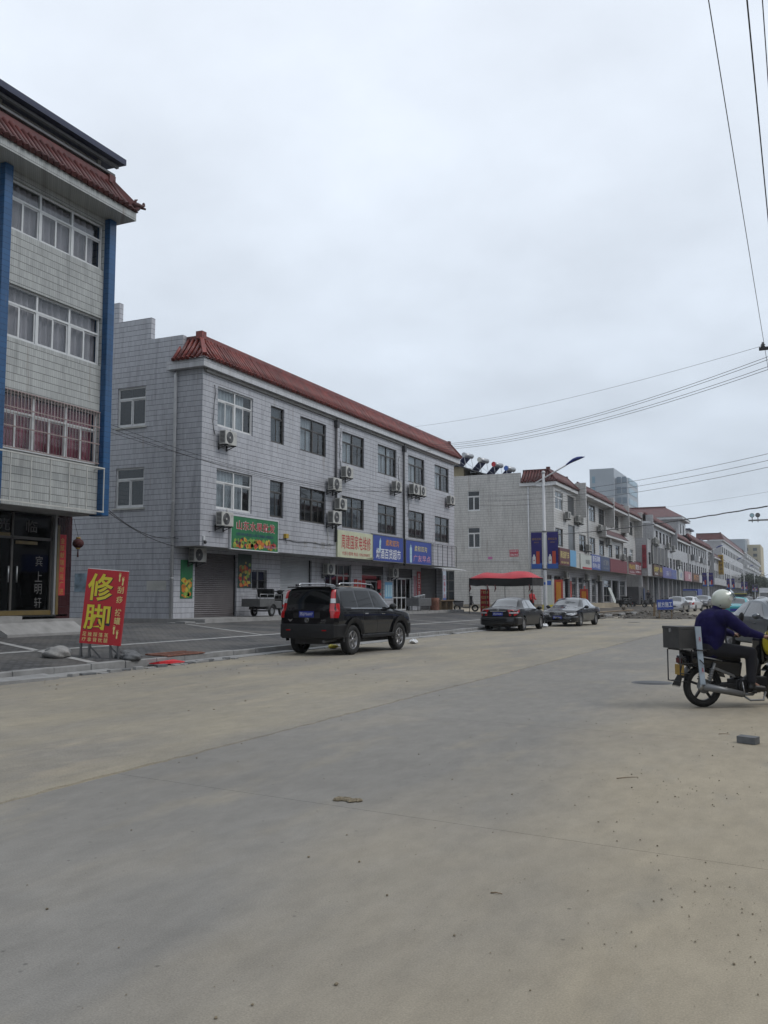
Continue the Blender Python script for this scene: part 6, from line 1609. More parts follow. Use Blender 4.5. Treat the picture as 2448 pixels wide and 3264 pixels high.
SUV = dict(top=[(-2.22,1.12),(-2.195,1.22),(-2.12,1.52),(-2.07,1.66),(-2.0,1.72),(-1.2,1.76),(-0.2,1.75),(0.22,1.695),(0.98,1.27),(1.10,1.225),(1.85,1.11),(2.12,1.0),(2.24,0.80)],
 belt=[(-2.22,1.10),(-1.85,1.165),(0.9,1.13),(1.2,1.09),(2.0,0.98),(2.24,0.72)], bot=[(-2.22,0.48),(-1.85,0.42),(1.85,0.40),(2.24,0.44)],
 wm=[(-2.22,0.83),(-2.12,0.885),(-1.45,0.905),(1.45,0.905),(1.98,0.88),(2.17,0.76),(2.24,0.62)], wt=[(-2.22,0.79),(-2.05,0.745),(-1.5,0.715),(0,0.705),(0.25,0.70),(1.0,0.74),(1.25,0.77),(2.1,0.69),(2.24,0.5)])
SED = dict(top=[(-2.26,0.90),(-2.2,0.97),(-1.65,1.02),(-1.5,1.05),(-0.88,1.385),(-0.35,1.46),(0.2,1.435),(1.05,0.99),(1.18,0.96),(1.85,0.85),(2.1,0.74),(2.2,0.6)],
 belt=[(-2.26,0.86),(-1.7,0.94),(1.0,0.90),(1.85,0.77),(2.2,0.55)], bot=[(-2.26,0.34),(-1.95,0.23),(1.95,0.21),(2.2,0.26)],
 wm=[(-2.26,0.70),(-2.12,0.81),(-1.3,0.865),(1.4,0.865),(1.92,0.80),(2.1,0.70),(2.2,0.55)], wt=[(-2.26,0.62),(-1.7,0.68),(-1.45,0.64),(-0.85,0.555),(0,0.57),(0.3,0.58),(1.0,0.68),(1.3,0.72),(2.0,0.62),(2.2,0.42)])

def make_wheel(r, w, spokes=6):
    return (r, w, spokes)
_WM = {}
def wheel_meshes(r, w, spokes):
    k = (r,w,spokes)
    if k in _WM: return _WM[k]
    t = MB(); hw = w/2
    t.lathe([(r*0.62,-hw*0.8),(r*0.72,-hw),(r*0.93,-hw),(r,-hw*0.72),(r,hw*0.72),(r*0.93,hw),(r*0.72,hw),(r*0.62,hw*0.8),(r*0.62,-hw*0.8)],(0,0,0),'y',28)
    m1 = t.mesh('wheel',weld=True); m1.materials.append(MAT['black_rubber'])
    q = MB(); q.lathe([(r*0.63,hw*0.75),(r*0.60,hw*0.9),(r*0.56,hw*0.75),(r*0.55,-hw*0.3),(0.0,-hw*0.3)],(0,0,0),'y',28)
    q.lathe([(r*0.16,hw*0.6),(r*0.15,hw*0.78),(0.0,hw*0.8)],(0,0,0),'y',14)
    for i in range(spokes):
        a = 2*PI*i/spokes
        for da in (-0.13,0.13):
            q.beam((r*0.12*math.cos(a),hw*0.62,r*0.12*math.sin(a)),(r*0.57*math.cos(a+da),hw*0.66,r*0.57*math.sin(a+da)),r*0.085,0.03,(0,1,0))
    m2 = q.mesh('rim',weld=True); m2.materials.append(MAT['rim_silver'])
    _WM[k] = (m1,m2); return _WM[k]

def put_wheel(t, x, y, r, w, spokes):
    m1, m2 = wheel_meshes(r,w,spokes)
    a = link('wheel', m1, None, t); a.location = (x,y,r); a.rotation_euler = (0, random.uniform(0,1.0), 0 if y > 0 else PI)
    b = link('rim', m2, None, a)

def car(name, label, cat, sp, k, loc, heading, paint, r=0.31, axles=(-1.28,1.33), spokes=6, plate=None, tail=None, head=None, cladding=False, far=False, win=None, rails=False, brake=False, glass='car_glass', group=None):
    """heading clockwise from +Y in degrees; returns (root, shell)"""
    t = thing(name, label, cat, loc, R(90-heading), group)
    s = Shell(sp,k); N = 34 if far else 56
    xs = [s.x0+(s.x1-s.x0)*(0.5-0.5*math.cos(PI*(i/N)))*1.0 for i in range(N+1)]
    rings = []
    for x in xs:
        h = s.ring(x); rings.append([(x,y,z) for y,z in h] + [(x,-y,z) for y,z in reversed(h[1:-1])])
    n = len(rings[0]); b = MB()
    b.add([p for rg in rings for p in rg], [(i*n+j,i*n+(j+1)%n,(i+1)*n+(j+1)%n,(i+1)*n+j) for i in range(N) for j in range(n)], True)
    b.add(rings[0],[tuple(range(n))]); b.add(rings[-1],[tuple(reversed(range(n)))])
    me = b.mesh('body',weld=True); me.materials.append(MAT[paint]); me.materials.append(MAT['black_plastic'])
    body = bpy.data.objects.new('body',me); COL.objects.link(body)
    wr = r*1.16; W = s.wm(0)
    c = MB()
    for ax in axles:
        for sg in (-1,1): c.cyl((ax,sg*(W-0.30),r*1.04),(ax,sg*(W+0.2),r*1.04),wr,wr,28)
    cm_ = c.mesh('cut',weld=True); cm_.materials.append(MAT[paint]); cm_.materials.append(MAT['black_plastic'])
    cm_.polygons.foreach_set('material_index',[1]*len(cm_.polygons))
    cut = bpy.data.objects.new('cut',cm_); COL.objects.link(cut)
    bo = body.modifiers.new('b','BOOLEAN'); bo.object = cut; bo.operation = 'DIFFERENCE'; bo.solver = 'EXACT'
    dg = bpy.context.evaluated_depsgraph_get(); m2 = bpy.data.meshes.new_from_object(body.evaluated_get(dg))
    body.modifiers.clear(); body.data = m2; bpy.data.objects.remove(cut)
    m2.set_sharp_from_angle(angle=R(34)); body.parent = t; body.name = 'body'
    for ax in axles:
        for sg in (-1,1): put_wheel(t, ax, sg*(W-0.115), r, 0.22, spokes)
    off = 0.006
    def patch(fn, nm, m_, nu=8, nv=4, par=None): return MB().grid(fn,nu,nv).build(nm, m_, par or t)
    def sidewin(xa0,xb0,xa1,xb1,t0,t1,nm='window'):
        for sg in (-1,1):
            def fn(i,j,sg=sg):
                t_ = t0+(t1-t0)*j; xa = xa0+(xa1-xa0)*j; xb = xb0+(xb1-xb0)*j
                return s.side(xa+(xb-xa)*i,t_,off,sg)
            patch(fn,nm,glass,8,4)
    for w in (win or []):
        if w[0] == 's': sidewin(*w[1:])
        else:
            _,nm,xa,xb,fa,fb = w
            patch(lambda i,j: s.topp(xa+(xb-xa)*i,(-1+2*j)*(fa+(fb-fa)*i),off),nm,glass,10,8)
    kx = k[0]
    def lamp(nm, m_, xa, xb, za, zb, zc, zd, inset=0.0, o=0.012):
        """patch wrapping a body corner between xa and xb; z bounds at each end; inset continues it over the end face"""
        for sg in (-1,1):
            pts = []
            nn = 7
            for i in range(nn+1):
                f = i/nn; x = xa+(xb-xa)*f; z0 = za+(zc-za)*f; z1 = zb+(zd-zb)*f
                pts.append([(x + (o if xb>0 else -o)*0.6, sg*(s.side_y(x,z)+o*0.8), z) for z in (z0,(z0+z1)/2,z1)])
            if inset:
                xe = xb+(o if xb>0 else -o)
                pts.append([(xe, sg*(s.side_y(xb,z)-inset), z) for z in (zc,(zc+zd)/2,zd)])
            mb = MB(); mb.add([p for c_ in pts for p in c_],[(i*3+j,(i+1)*3+j,(i+1)*3+j+1,i*3+j+1) for i in range(len(pts)-1) for j in range(2)],True); mb.build(nm,m_,t)
    # sills, bumpers
    def bumper(end, z0, z1, out, m_, depth=0.5, nm='bumper'):
        mb = MB(); col = []
        xe = s.x1 if end > 0 else s.x0
        xs_ = [xe-end*depth*(1-i/8) for i in range(9)]
        path = [(x+end*out*(i/8), s.side_y(x,(z0+z1)/2)+out) for i,x in enumerate(xs_)] + [(xe+end*(out+0.03), s.side_y(xe,(z0+z1)/2)*0.55),(xe+end*(out+0.04),0)]
        full = path + [(x,-y) for x,y in reversed(path[:-1])]
        for x,y in full:
            for q,z in ((0.94,z0),(1.0,z0+0.05),(1.0,z1-0.03),(0.965,z1)): col.append((x*(1 if q==1 else 0.992),y*q,z))
        nn = len(full)
        mb.add(col,[(i*4+j,(i+1)*4+j,(i+1)*4+j+1,i*4+j+1) for i in range(nn-1) for j in range(3)],True)
        mb.build(nm,m_,t,sharp=40)
    t_ob = dict(patch=patch,lamp=lamp,bumper=bumper)
    # door seams and handles
    if not far:
        for xd in (axles[0]+0.52, axles[0]+1.32, axles[1]-0.42):
            for sg in (-1,1):
                mb = MB(); pts = []
                for j in range(9):
                    z = s.zb(xd)+0.10+(s.zs(xd)-s.zb(xd)-0.10)*j/8; y = s.side_y(xd,z)+0.003
                    pts += [(xd-0.004,sg*y,z),(xd+0.004,sg*y,z)]
                mb.add(pts,[(i*2,i*2+1,i*2+3,i*2+2) for i in range(8)]); mb.build('door_seam','black_plastic',t)
        for xd in (axles[0]+0.68, axles[0]+1.62):
            for sg in (-1,1):
                z = s.zs(xd)-0.13; y = s.side_y(xd,z)
                MB().box(xd-0.09,xd+0.09,sg*(y-0.005),sg*(y+0.03),z-0.014,z+0.014).build('door_handle','chrome' if cladding else paint,t,bevel=0.008)
        for sg in (-1,1):
            mb = MB(); pts = []
            for i in range(17):
                x = axles[0]-0.1+ (axles[1]+0.1-axles[0])*0.82*i/16
                for q in (0.0,0.028): 
                    p = s.side(x,q,0.007,sg); pts.append(p)
            mb.add(pts,[(i*2,i*2+1,i*2+3,i*2+2) for i in range(16)]); mb.build('window_trim','chrome' if cladding or head=='audi' else 'black_plastic',t)
    # mirrors
    xm = axles[1]-0.62; 
    for sg in (-1,1):
        p = s.side(xm,0.08,0.0,sg); mb = MB(); mb.ell((p.x-0.02,p.y+sg*0.15,p.z+0.05),(0.07,0.12,0.085),12,8); mb.beam(p,(p.x,p.y+sg*0.1,p.z+0.03),0.06,0.05); mb.build('side_mirror',paint if not cladding else 'black_plastic',t)
    if plate:
        x, z, tilt, s_ = plate; end = 1 if x > 0 else -1
        o = MB().box(x-0.006,x+0.006,-0.23,0.23,z-0.075,z+0.075).build('licence_plate','plate_blue',t)
        if s_:
            mb = MB(); put_text(mb,s_,lambda a,b:(x+end*0.009,(-a if end<0 else a),z+b),0,0,0.40,0.10,0.012); mb.build('lettering','ink_white',o)
    return t, s, t_ob

def on_rear(a,b): pass

# ---- black off-roader, parked, seen from behind
t, s, f = car('off_roader','black off-road wagon parked at the kerb, rear three quarter view','car',SUV,(1,1,1),(-11.34,22.50,0.012),4.0,'paint_black',0.375,(-1.33,1.33),6,
  plate=(-2.262,1.03,0,'苏J7S607'),cladding=True,glass='car_glass_tint',
  win=[('s',-1.88,-1.08,-1.80,-1.14,0.10,0.86),('s',-1.0,-0.22,-1.04,-0.30,0.06,0.88),('s',-0.12,0.92,-0.20,0.34,0.06,0.88),('t','windscreen',0.30,0.96,0.86,0.9),('t','rear_window',-2.175,-2.075,0.84,0.82)])
f['bumper'](-1,0.42,0.79,0.022,'trim_grey',0.5); f['bumper'](1,0.42,0.76,0.022,'trim_grey',0.5)
for sg in (-1,1):
    mb = MB(); mb.box(-0.92,0.92,sg*0.86,sg*0.945,0.40,0.50); mb.build('side_step','trim_grey',t,bevel=0.02)
    for ax in (-1.33,1.33):
        mb = MB()
        a0, a1 = (R(-12),R(192))
        prof = []
        def arch(i,j,ax=ax,sg=sg):
            a = a0+(a1-a0)*i; rr_ = 0.425+0.13*j
            x = ax+rr_*math.cos(a); z = 0.39+rr_*math.sin(a)
            y = s.side_y(x,min(max(z,0.48),s.zs(x)-0.01))+0.035*math.sin(PI*min(1,0.25+0.5*(1-j)+0.2)) 
            return (x,sg*(y+0.012),max(z,0.34))
        mb.grid(arch,22,3); mb.build('wheel_arch_trim','trim_grey',t)
# tail lamp columns
for sg in (-1,1):
    def edge(z):
        lo, hi = -2.22, -1.85
        for _ in range(30):
            m2 = (lo+hi)/2
            if s.zt(m2)-s.drop(m2) < z: lo = m2
            else: hi = m2
        return lo
    for nm,m_,z0,z1,inn,fw in (('tail_lamp','lamp_red',1.42,1.64,0.085,0.05),('reverse_lamp','lamp_clear',1.31,1.42,0.085,0.055),('tail_lamp','lamp_red',1.105,1.30,0.10,0.20),('tail_lamp','lamp_red',0.94,1.10,0.10,0.22)):
        pts = []; nn = 6
        for j in range(nn+1):
            z = z0+(z1-z0)*j/nn; x = edge(z) if z > 1.103 else -2.22; y = s.side_y(max(x,-2.215),z) if z<=1.103 else s.wt(x)
            fr_ = fw*(1-0.55*j/nn) if False else fw
            fr_ = fw*(0.55+0.45*j/nn) if z1 == 1.10 else fr_
            pts.append([(x-0.016,sg*(y-inn),z),(x-0.012,sg*(y+0.006),z),(x+fr_*0.5,sg*(s.side_y(x+fr_*0.5,z)+0.012),z),(x+fr_,sg*(s.side_y(x+fr_,z)+0.010),z)])
        mb = MB(); mb.add([p for q in pts for p in q],[(j*4+i,j*4+i+1,(j+1)*4+i+1,(j+1)*4+i) for j in range(nn) for i in range(3)],True); mb.build(nm,m_,t)
mb = MB(); mb.hexa([(-2.14,-0.70,1.69),(-1.9,-0.70,1.70),(-1.9,0.70,1.70),(-2.14,0.70,1.69),(-2.17,-0.68,1.725),(-1.9,-0.68,1.745),(-1.9,0.68,1.745),(-2.17,0.68,1.725)]); mb.build('spoiler','paint_black',t,bevel=0.012)
for sg in (-1,1):
    mb = MB(); mb.tube([(-1.75,sg*0.63,1.74),(-1.6,sg*0.635,1.805),(-0.6,sg*0.64,1.815),(0.1,sg*0.63,1.785),(0.22,sg*0.625,1.70)],0.018,8); mb.build('roof_rail','chrome',t)
    MB().box(-1.82,-1.68,sg*0.60,sg*0.66,1.71,1.785).build('rail_foot','black_plastic',t,bevel=0.01)
MB().tube([(-1.45,-0.1,1.755),(-1.62,-0.1,2.0)],[0.012,0.004],6).build('antenna','black_plastic',t)
MB().box(-2.255,-2.215,-0.42,0.42,0.93,1.12).build('plate_recess','paint_black',t,bevel=0.01)
MB().box(-2.275,-2.2,-0.46,0.46,1.12,1.155).build('tailgate_handle','paint_black',t,bevel=0.008)
mb = MB(); mb.lathe([(0.045,0.0),(0.058,-0.008),(0.062,0.0)],(-2.25,0.0,0.885),'x',18); mb.box(-2.26,-2.25,-0.008,0.008,0.855,0.915); mb.build('emblem','chrome',t)
mb = MB(); put_text(mb,'4WD',lambda a,b:(-2.242,-a,b),0.52,0.88,0.16,0.05,0.01); put_text(mb,'HOVER',lambda a,b:(-2.242,-a,b),0.50,0.82,0.16,0.03,0.0); mb.build('badge','chrome',t)
mb = MB(); mb.add([(-2.242,0.52+x_,0.88+z_) for x_,z_ in ((-0.08,0.03),(0,0.01),(0.08,0.03),(0.03,-0.02),(0,-0.04),(-0.03,-0.02))],[(0,1,2,3,4,5)]); mb.build('winged_badge','chrome',t)
mb = MB(); mb.box(-2.29,-2.265,-0.62,-0.50,0.62,0.645); mb.box(-2.29,-2.265,0.50,0.62,0.62,0.645); mb.build('reflector','lamp_red',t)
MB().box(-2.05,1.8,-0.5,0.5,0.28,0.46).build('underbody','black_plastic',t)
MB().cyl((-2.2,-0.5,0.36),(-1.6,-0.5,0.38),0.035,0.035,10).build('exhaust','grey_metal',t)

t.scale = (0.965, 0.965, 1.015)

# ---- black saloon seen from behind
SW = [('s',-1.18,-0.42,-0.80,-0.42,0.07,0.86),('s',-0.34,0.92,-0.36,0.30,0.07,0.86),('t','windscreen',0.28,1.0,0.86,0.88),('t','rear_window',-1.44,-0.90,0.88,0.84)]
t, s, f = car('saloon_car','black saloon parked at the kerb showing its red tail lamps','car',SED,(1,1.01,1.01),(-11.98,40.35,0.012),1.5,'paint_black_kia',0.31,(-1.28,1.33),10,plate=(-2.30,0.74,0,'苏J7S591'),win=SW,glass='car_glass_clear')
f['lamp']('tail_lamp','lamp_red',-1.86,-2.25,0.84,0.93,0.66,0.93,0.22); f['lamp']('reverse_lamp','lamp_clear',-2.0,-2.258,0.77,0.82,0.76,0.82,0.20,0.02)
f['bumper'](-1,0.26,0.60,0.04,'paint_black_kia',0.55); f['bumper'](1,0.22,0.52,0.03,'paint_black_kia',0.5)
MB().box(-2.30,-2.27,-0.36,0.36,0.845,0.87).build('boot_trim','chrome',t,bevel=0.006)
mb = MB(); mb.lathe([(0.03,0.0),(0.045,-0.006),(0.05,0.0)],(-2.285,0.0,0.925),'x',16); mb.build('emblem','chrome',t)
mb = MB(); put_text(mb,'CERATO',lambda a,b:(-2.275,-a,b),0.42,0.925,0.22,0.035,0.01); mb.build('badge','chrome',t)
MB().box(-1.9,1.8,-0.55,0.55,0.18,0.3).build('underbody','black_plastic',t)
MB().box(-1.2,-0.55,-0.45,0.45,1.0,1.03).build('parcel_shelf','ink_grey',t)

# ---- black executive saloon facing the camera
t, s, f = car('saloon_car','black executive saloon facing the camera with four ring grille','car',SED,(1.10,1.06,1.0),(-11.05,47.7,0.012),183.5,'paint_black',0.325,(-1.40,1.44),10,plate=(2.50,0.46,0,'苏J69D66'),win=[('s',-1.30,-0.46,-0.88,-0.46,0.07,0.86),('s',-0.37,1.01,-0.40,0.33,0.07,0.86),('t','windscreen',0.30,1.12,0.86,0.88),('t','rear_window',-1.58,-0.99,0.88,0.84)],head='audi',glass='car_glass_clear')
f['lamp']('headlamp','lamp_clear',2.02,2.38,0.62,0.72,0.55,0.66,0.10,0.014)
f['bumper'](1,0.22,0.50,0.05,'paint_black',0.6); f['bumper'](-1,0.26,0.56,0.04,'paint_black',0.5)
gp = [(-0.40,0.72),(0.40,0.72),(0.44,0.66),(0.33,0.30),(-0.33,0.30),(-0.44,0.66)]
gx = lambda y,z: 2.475-0.10*max(0,z-0.55)-0.05*abs(y)
mb = MB(); mb.add([(gx(y,z)+0.012,y,z) for y,z in gp],[tuple(range(6))]); mb.build('grille','black_plastic',t)
mb = MB(); mb.tube([(gx(y,z)+0.02,y,z) for y,z in gp+gp[:2]],0.018,6); gr_ = mb.build('grille_frame','chrome',t)
for k in range(5): MB().box(gx(0,0.34+k*0.07)+0.008,gx(0,0.34+k*0.07)+0.02,-0.36,0.36,0.335+k*0.075,0.343+k*0.075).build('grille_bar','grey_metal',gr_)
mb = MB()
for y in (-0.135,-0.045,0.045,0.135): mb.lathe([(0.048,0.0),(0.056,0.008),(0.064,0.0)],(gx(0,0.62)+0.02,y,0.63),'x',16)
mb.build('ring_emblem','chrome',t)
for sg in (-1,1): MB().box(2.40,2.46,sg*0.50,sg*0.66,0.29,0.34).build('fog_lamp','lamp_clear',t)
MB().box(2.42,2.5,-0.7,0.7,0.23,0.245).build('chin_trim','chrome',t)
MB().box(-2.0,2.0,-0.55,0.55,0.18,0.3).build('underbody','black_plastic',t)
MB().box(0.75,1.25,-0.6,0.6,0.92,0.95).build('dashboard','black_plastic',t)

# ---- grey saloon crossing at the photo edge
t, s, f = car('saloon_car','grey saloon half hidden behind the motorcycle at the photo edge','car',SED,(1.0,1.0,1.0),(-0.62,27.3,0.012),152,'paint_grey',0.31,(-1.28,1.33),7,win=SW)
f['lamp']('headlamp','lamp_clear',1.78,2.12,0.60,0.72,0.52,0.64,0.1); f['lamp']('tail_lamp','lamp_red',-1.9,-2.25,0.78,0.90,0.70,0.90,0.15)
f['bumper'](1,0.22,0.52,0.03,'paint_grey',0.5); f['bumper'](-1,0.26,0.6,0.04,'paint_grey',0.5)
# ---- teal taxi seen from behind
t, s, f = car('taxi','teal and silver taxi seen from behind with its brake lamp lit','taxi',SED,(1,1,1.02),(-3.55,57.6,0.012),0.0,'paint_teal',0.31,(-1.28,1.33),7,plate=(-2.30,0.74,0,None),win=SW,brake=True)
f['lamp']('brake_lamp','brake_glow',-1.95,-2.25,0.82,0.92,0.78,0.92,0.16); f['lamp']('tail_lamp','lamp_red',-1.95,-2.25,0.70,0.82,0.68,0.775,0.16)
f['bumper'](-1,0.26,0.62,0.04,'paint_silver',0.6); f['bumper'](1,0.22,0.52,0.03,'paint_silver',0.5)
MB().box(-0.15,0.05,-0.55,0.55,1.48,1.66).build('roof_sign_box',mat('taxi_board',(0.04,0.04,0.05),0.4),t); MB().box(-0.17,-0.15,-0.57,0.57,1.65,1.68).build('roof_sign_trim','ink_yellow',t)
# ---- cars further down
t, s, f = car('saloon_car','silver grey saloon facing the camera behind the blue roadworks sign','car',SED,(1.02,1.02,1.05),(-11.0,91.0,0.012),184,'paint_silver',0.31,(-1.28,1.33),7,plate=(2.30,0.45,0,None),win=SW,far=True)
f['lamp']('headlamp','lamp_clear',1.75,2.18,0.60,0.72,0.52,0.66,0.12); f['bumper'](1,0.22,0.5,0.04,'paint_silver',0.5)
MB().box(2.22,2.26,-0.35,0.35,0.55,0.66).build('grille','black_plastic',t)
t, s, f = car('saloon_car','white saloon with red tail lamp parked behind the silver grey car','car',SED,(1,1,1.05),(-10.7,100.0,0.012),8,'paint_white',0.31,(-1.28,1.33),7,win=SW,far=True)
f['lamp']('tail_lamp','lamp_red',-1.85,-2.25,0.72,0.95,0.68,0.95,0.25); f['bumper'](-1,0.26,0.6,0.04,'paint_white',0.5)
t, s, f = car('minivan','dark grey people carrier facing the camera beside the white saloon','car',SUV,(1.0,1.0,0.95),(-11.1,116.0,0.012),182,'paint_dark_grey',0.34,(-1.33,1.33),6,plate=(2.30,0.52,0,None),far=True,win=[('s',-1.88,-1.08,-1.80,-1.14,0.10,0.86),('s',-1.0,-0.22,-1.04,-0.30,0.06,0.88),('s',-0.12,0.92,-0.20,0.34,0.06,0.88),('t','windscreen',0.30,0.96,0.86,0.9),('t','rear_window',-2.175,-2.075,0.84,0.82)])
f['lamp']('headlamp','lamp_clear',1.8,2.18,0.78,0.92,0.72,0.84,0.12); f['bumper'](1,0.40,0.66,0.04,'paint_dark_grey',0.6)
MB().box(2.24,2.28,-0.45,0.45,0.68,0.80).build('grille','black_plastic',t)
far_cars = [(-7.6,150,180,'paint_black','black car first in the far queue of traffic'),(-4.6,122,0,'paint_silver','small silver car beyond the teal taxi'),(-3.4,175,180,'paint_dark_grey','dark car far down the middle of the street'),(-6.4,198,180,'paint_silver','pale car farthest in the traffic'),(-2.2,140,0,'paint_black','black car far ahead near the photo edge'),(-1.6,172,0,'paint_dark_grey','dark grey car far ahead at the photo edge')]
for x,y,h,p,l in far_cars: car('distant_car',l,'car',SED,(1,1,1.03),(x,y,0.012),h,p,0.31,(-1.28,1.33),6,win=SW,far=True,group='distant cars')
def truck(label,x,y,body,cabm,heading=180,L=6.5,H=2.9,name='box_truck'):
    t = thing(name,label,'truck',(x,y,0.0),R(90-heading))
    MB().box(-L/2,L/2-1.9,-1.0,1.0,0.95,H).build('cargo_box',body,t,bevel=0.03)
    c = MB(); c.hexa([(L/2-1.75,-0.95,0.55),(L/2,-0.95,0.55),(L/2,0.95,0.55),(L/2-1.75,0.95,0.55),(L/2-1.7,-0.9,2.3),(L/2-0.45,-0.9,2.3),(L/2-0.45,0.9,2.3),(L/2-1.7,0.9,2.3)]); cb = c.build('cab',cabm,t,bevel=0.05)
    c = MB(); c.hexa([(L/2-0.20,-0.82,1.40),(L/2-0.19,-0.82,1.40),(L/2-0.19,0.82,1.40),(L/2-0.20,0.82,1.40),(L/2-0.42,-0.8,2.15),(L/2-0.41,-0.8,2.15),(L/2-0.41,0.8,2.15),(L/2-0.42,0.8,2.15)]); c.build('windscreen','car_glass',cb)
    MB().box(-L/2,L/2-0.1,-0.5,0.5,0.55,0.9).build('chassis','black_plastic',t)
    for ax in (-L/2+1.3,L/2-0.9):
        for sg in (-1,1): put_wheel(t,ax,sg*0.85,0.40,0.25,6)
    for sg in (-1,1): MB().box(L/2-0.02,L/2+0.02,sg*0.55,sg*0.85,0.75,0.95).build('headlamp','lamp_clear',t)
    return t
truck('blue tarpaulin covered truck parked behind the row of cars',-14.0,133,'blue_board','paint_dark_grey',180,7.5,2.55,'tarpaulin_truck')
truck('white box truck far down the street',-5.4,160,'paint_white','paint_white',180,6.5,2.9)
truck('pale cream box truck behind the white truck',-3.4,215,mat('cream_paint',(0.5,0.47,0.38),0.5),'paint_white',180,6.5,3.2)

# ================================================================== people
mat('skin',(0.27,0.145,0.095),0.6,var=0.12,scale=20); mat('jacket_blue',(0.010,0.008,0.055),0.9,var=0.4,scale=7,bump=0.9,bscale=13,spec=0.2); mat('trousers_dark',(0.012,0.012,0.017),0.9,var=0.25,scale=6,bump=0.3,bscale=20)
mat('shoe_black',(0.012,0.012,0.012),0.5); mat('hair_black',(0.012,0.010,0.009),0.5,var=0.3,scale=20); mat('jacket_red',(0.42,0.03,0.035),0.8,var=0.2,scale=6)
mat('helmet_white',(0.52,0.55,0.47),0.2,var=0.1,coat=0.6)
glass_mat('visor',(0.70,0.74,0.76),0.32,0.1)
V = Vector
def face(parent, c, fwd, rgt, r=0.1):
    """eyes, nose, mouth, ears as small blobs on a head centred at c"""
    c, fwd, rgt = V(c), V(fwd).normalized(), V(rgt).normalized(); up = rgt.cross(fwd); 
    if up.z < 0: up = -up
    m = MB()
    for sg in (-1,1):
        m.ell(c+fwd*r*0.93+rgt*sg*r*0.33+up*0.0,(0.011,0.011,0.008),8,6)
    m.build('eye','ink_black',parent)
    m = MB(); m.ell(c+fwd*r*0.97-up*r*0.62,(0.012,0.024,0.006),8,6); m.build('mouth','dark_red',parent)

# ---- motorcycle (local: x forward, y left, origin under the rear wheel)
MO = thing('motorcycle','black underbone motorcycle loaded with a metal box and plank','motorcycle',(-1.30,13.3,0.0),R(37))
def bw(name,x,r=0.285,w=0.085):
    m = MB(); m.lathe([(r-0.075,-w*0.35),(r-0.05,-w/2),(r-0.02,-w/2),(r,-w*0.2),(r,w*0.2),(r-0.02,w/2),(r-0.05,w/2),(r-0.075,w*0.35),(r-0.075,-w*0.35)],(0,0,0),'y',32); o = m.build(name,'black_rubber',MO); o.location = (x,0,r)
    m = MB(); m.lathe([(r-0.072,-0.03),(r-0.085,-0.034),(r-0.095,-0.02),(r-0.095,0.02),(r-0.085,0.034),(r-0.072,0.03)],(0,0,0),'y',32)
    for k in range(5):
        a = k*2*PI/5+0.3; m.beam((0.03*math.cos(a),0,0.03*math.sin(a)),((r-0.09)*math.cos(a),0,(r-0.09)*math.sin(a)),0.03,0.03,(0,1,0))
    m.cyl((0,-0.06,0),(0,0.06,0),0.05,0.05,14); m.build('rim','dark_metal',o)
    m = MB(); m.cyl((0,-0.05,0),(0,-0.035,0),0.10,0.10,18); m.build('brake_drum','grey_metal',o)
bw('wheel',0.0); bw('wheel',1.21)
def part(nm,m_,fn,**k):
    m = MB(); fn(m); return m.build(nm,m_,MO,**k)
part('rear_fender','black_plastic',lambda m: m.grid(lambda i,j:(0.33*math.cos(R(20+140*i)),-0.07+0.14*j,0.285+0.33*math.sin(R(20+140*i))),14,3))
part('front_fender','paint_black',lambda m: m.grid(lambda i,j:(1.21+0.325*math.cos(R(15+130*i)),-0.06+0.12*j,0.285+0.325*math.sin(R(15+130*i))),14,3))
part('seat','black_rubber',lambda m: (m.hexa([(-0.28,-0.10,0.70),(0.56,-0.11,0.60),(0.56,0.11,0.60),(-0.28,0.10,0.70),(-0.30,-0.09,0.77),(0.52,-0.12,0.70),(0.52,0.12,0.70),(-0.30,0.09,0.77)])),bevel=0.035)
part('tail_cowl','paint_black',lambda m: m.hexa([(-0.34,-0.08,0.58),(0.52,-0.12,0.40),(0.52,0.12,0.40),(-0.34,0.08,0.58),(-0.34,-0.10,0.71),(0.56,-0.12,0.61),(0.56,0.12,0.61),(-0.34,0.10,0.71)]),bevel=0.03)
for sg in (-1,1):
    part('side_strip','galv',lambda m: m.tube([(-0.10,sg*0.135,0.69),(0.08,sg*0.14,0.66),(0.22,sg*0.14,0.63)],0.010,6))
    part('side_strip','grey_metal',lambda m: m.hexa([(0.10,sg*0.125,0.52),(0.40,sg*0.135,0.40),(0.42,sg*0.14,0.40),(0.12,sg*0.13,0.52),(0.10,sg*0.125,0.55),(0.38,sg*0.135,0.44),(0.40,sg*0.14,0.44),(0.12,sg*0.13,0.55)]))
    part('shock_absorber','grey_metal',lambda m: (m.cyl((0.02,sg*0.12,0.30),(0.12,sg*0.12,0.60),0.022,0.022,8),[m.lathe([(0.03,0.36+k*0.03),(0.035,0.37+k*0.03),(0.03,0.38+k*0.03)],(0.03+0.01*k,sg*0.12,0),'z',8) for k in range(6)]))
    part('swing_arm','dark_metal',lambda m: m.beam((0.0,sg*0.10,0.285),(0.52,sg*0.09,0.30),0.03,0.045))
    part('fork','grey_metal',lambda m: m.cyl((1.21,sg*0.075,0.285),(1.02,sg*0.075,0.78),0.022,0.026,8))
part('frame_tube','black_plastic',lambda m: m.tube([(0.40,0,0.50),(0.62,0,0.34),(0.82,0,0.46),(0.98,0,0.82)],0.05,8))
part('engine','dark_metal',lambda m: (m.box(0.44,0.78,-0.11,0.11,0.19,0.37), m.cyl((0.56,-0.15,0.28),(0.56,0.15,0.28),0.10,0.10,16), m.box(0.76,0.95,-0.07,0.07,0.28,0.40)),bevel=0.012)
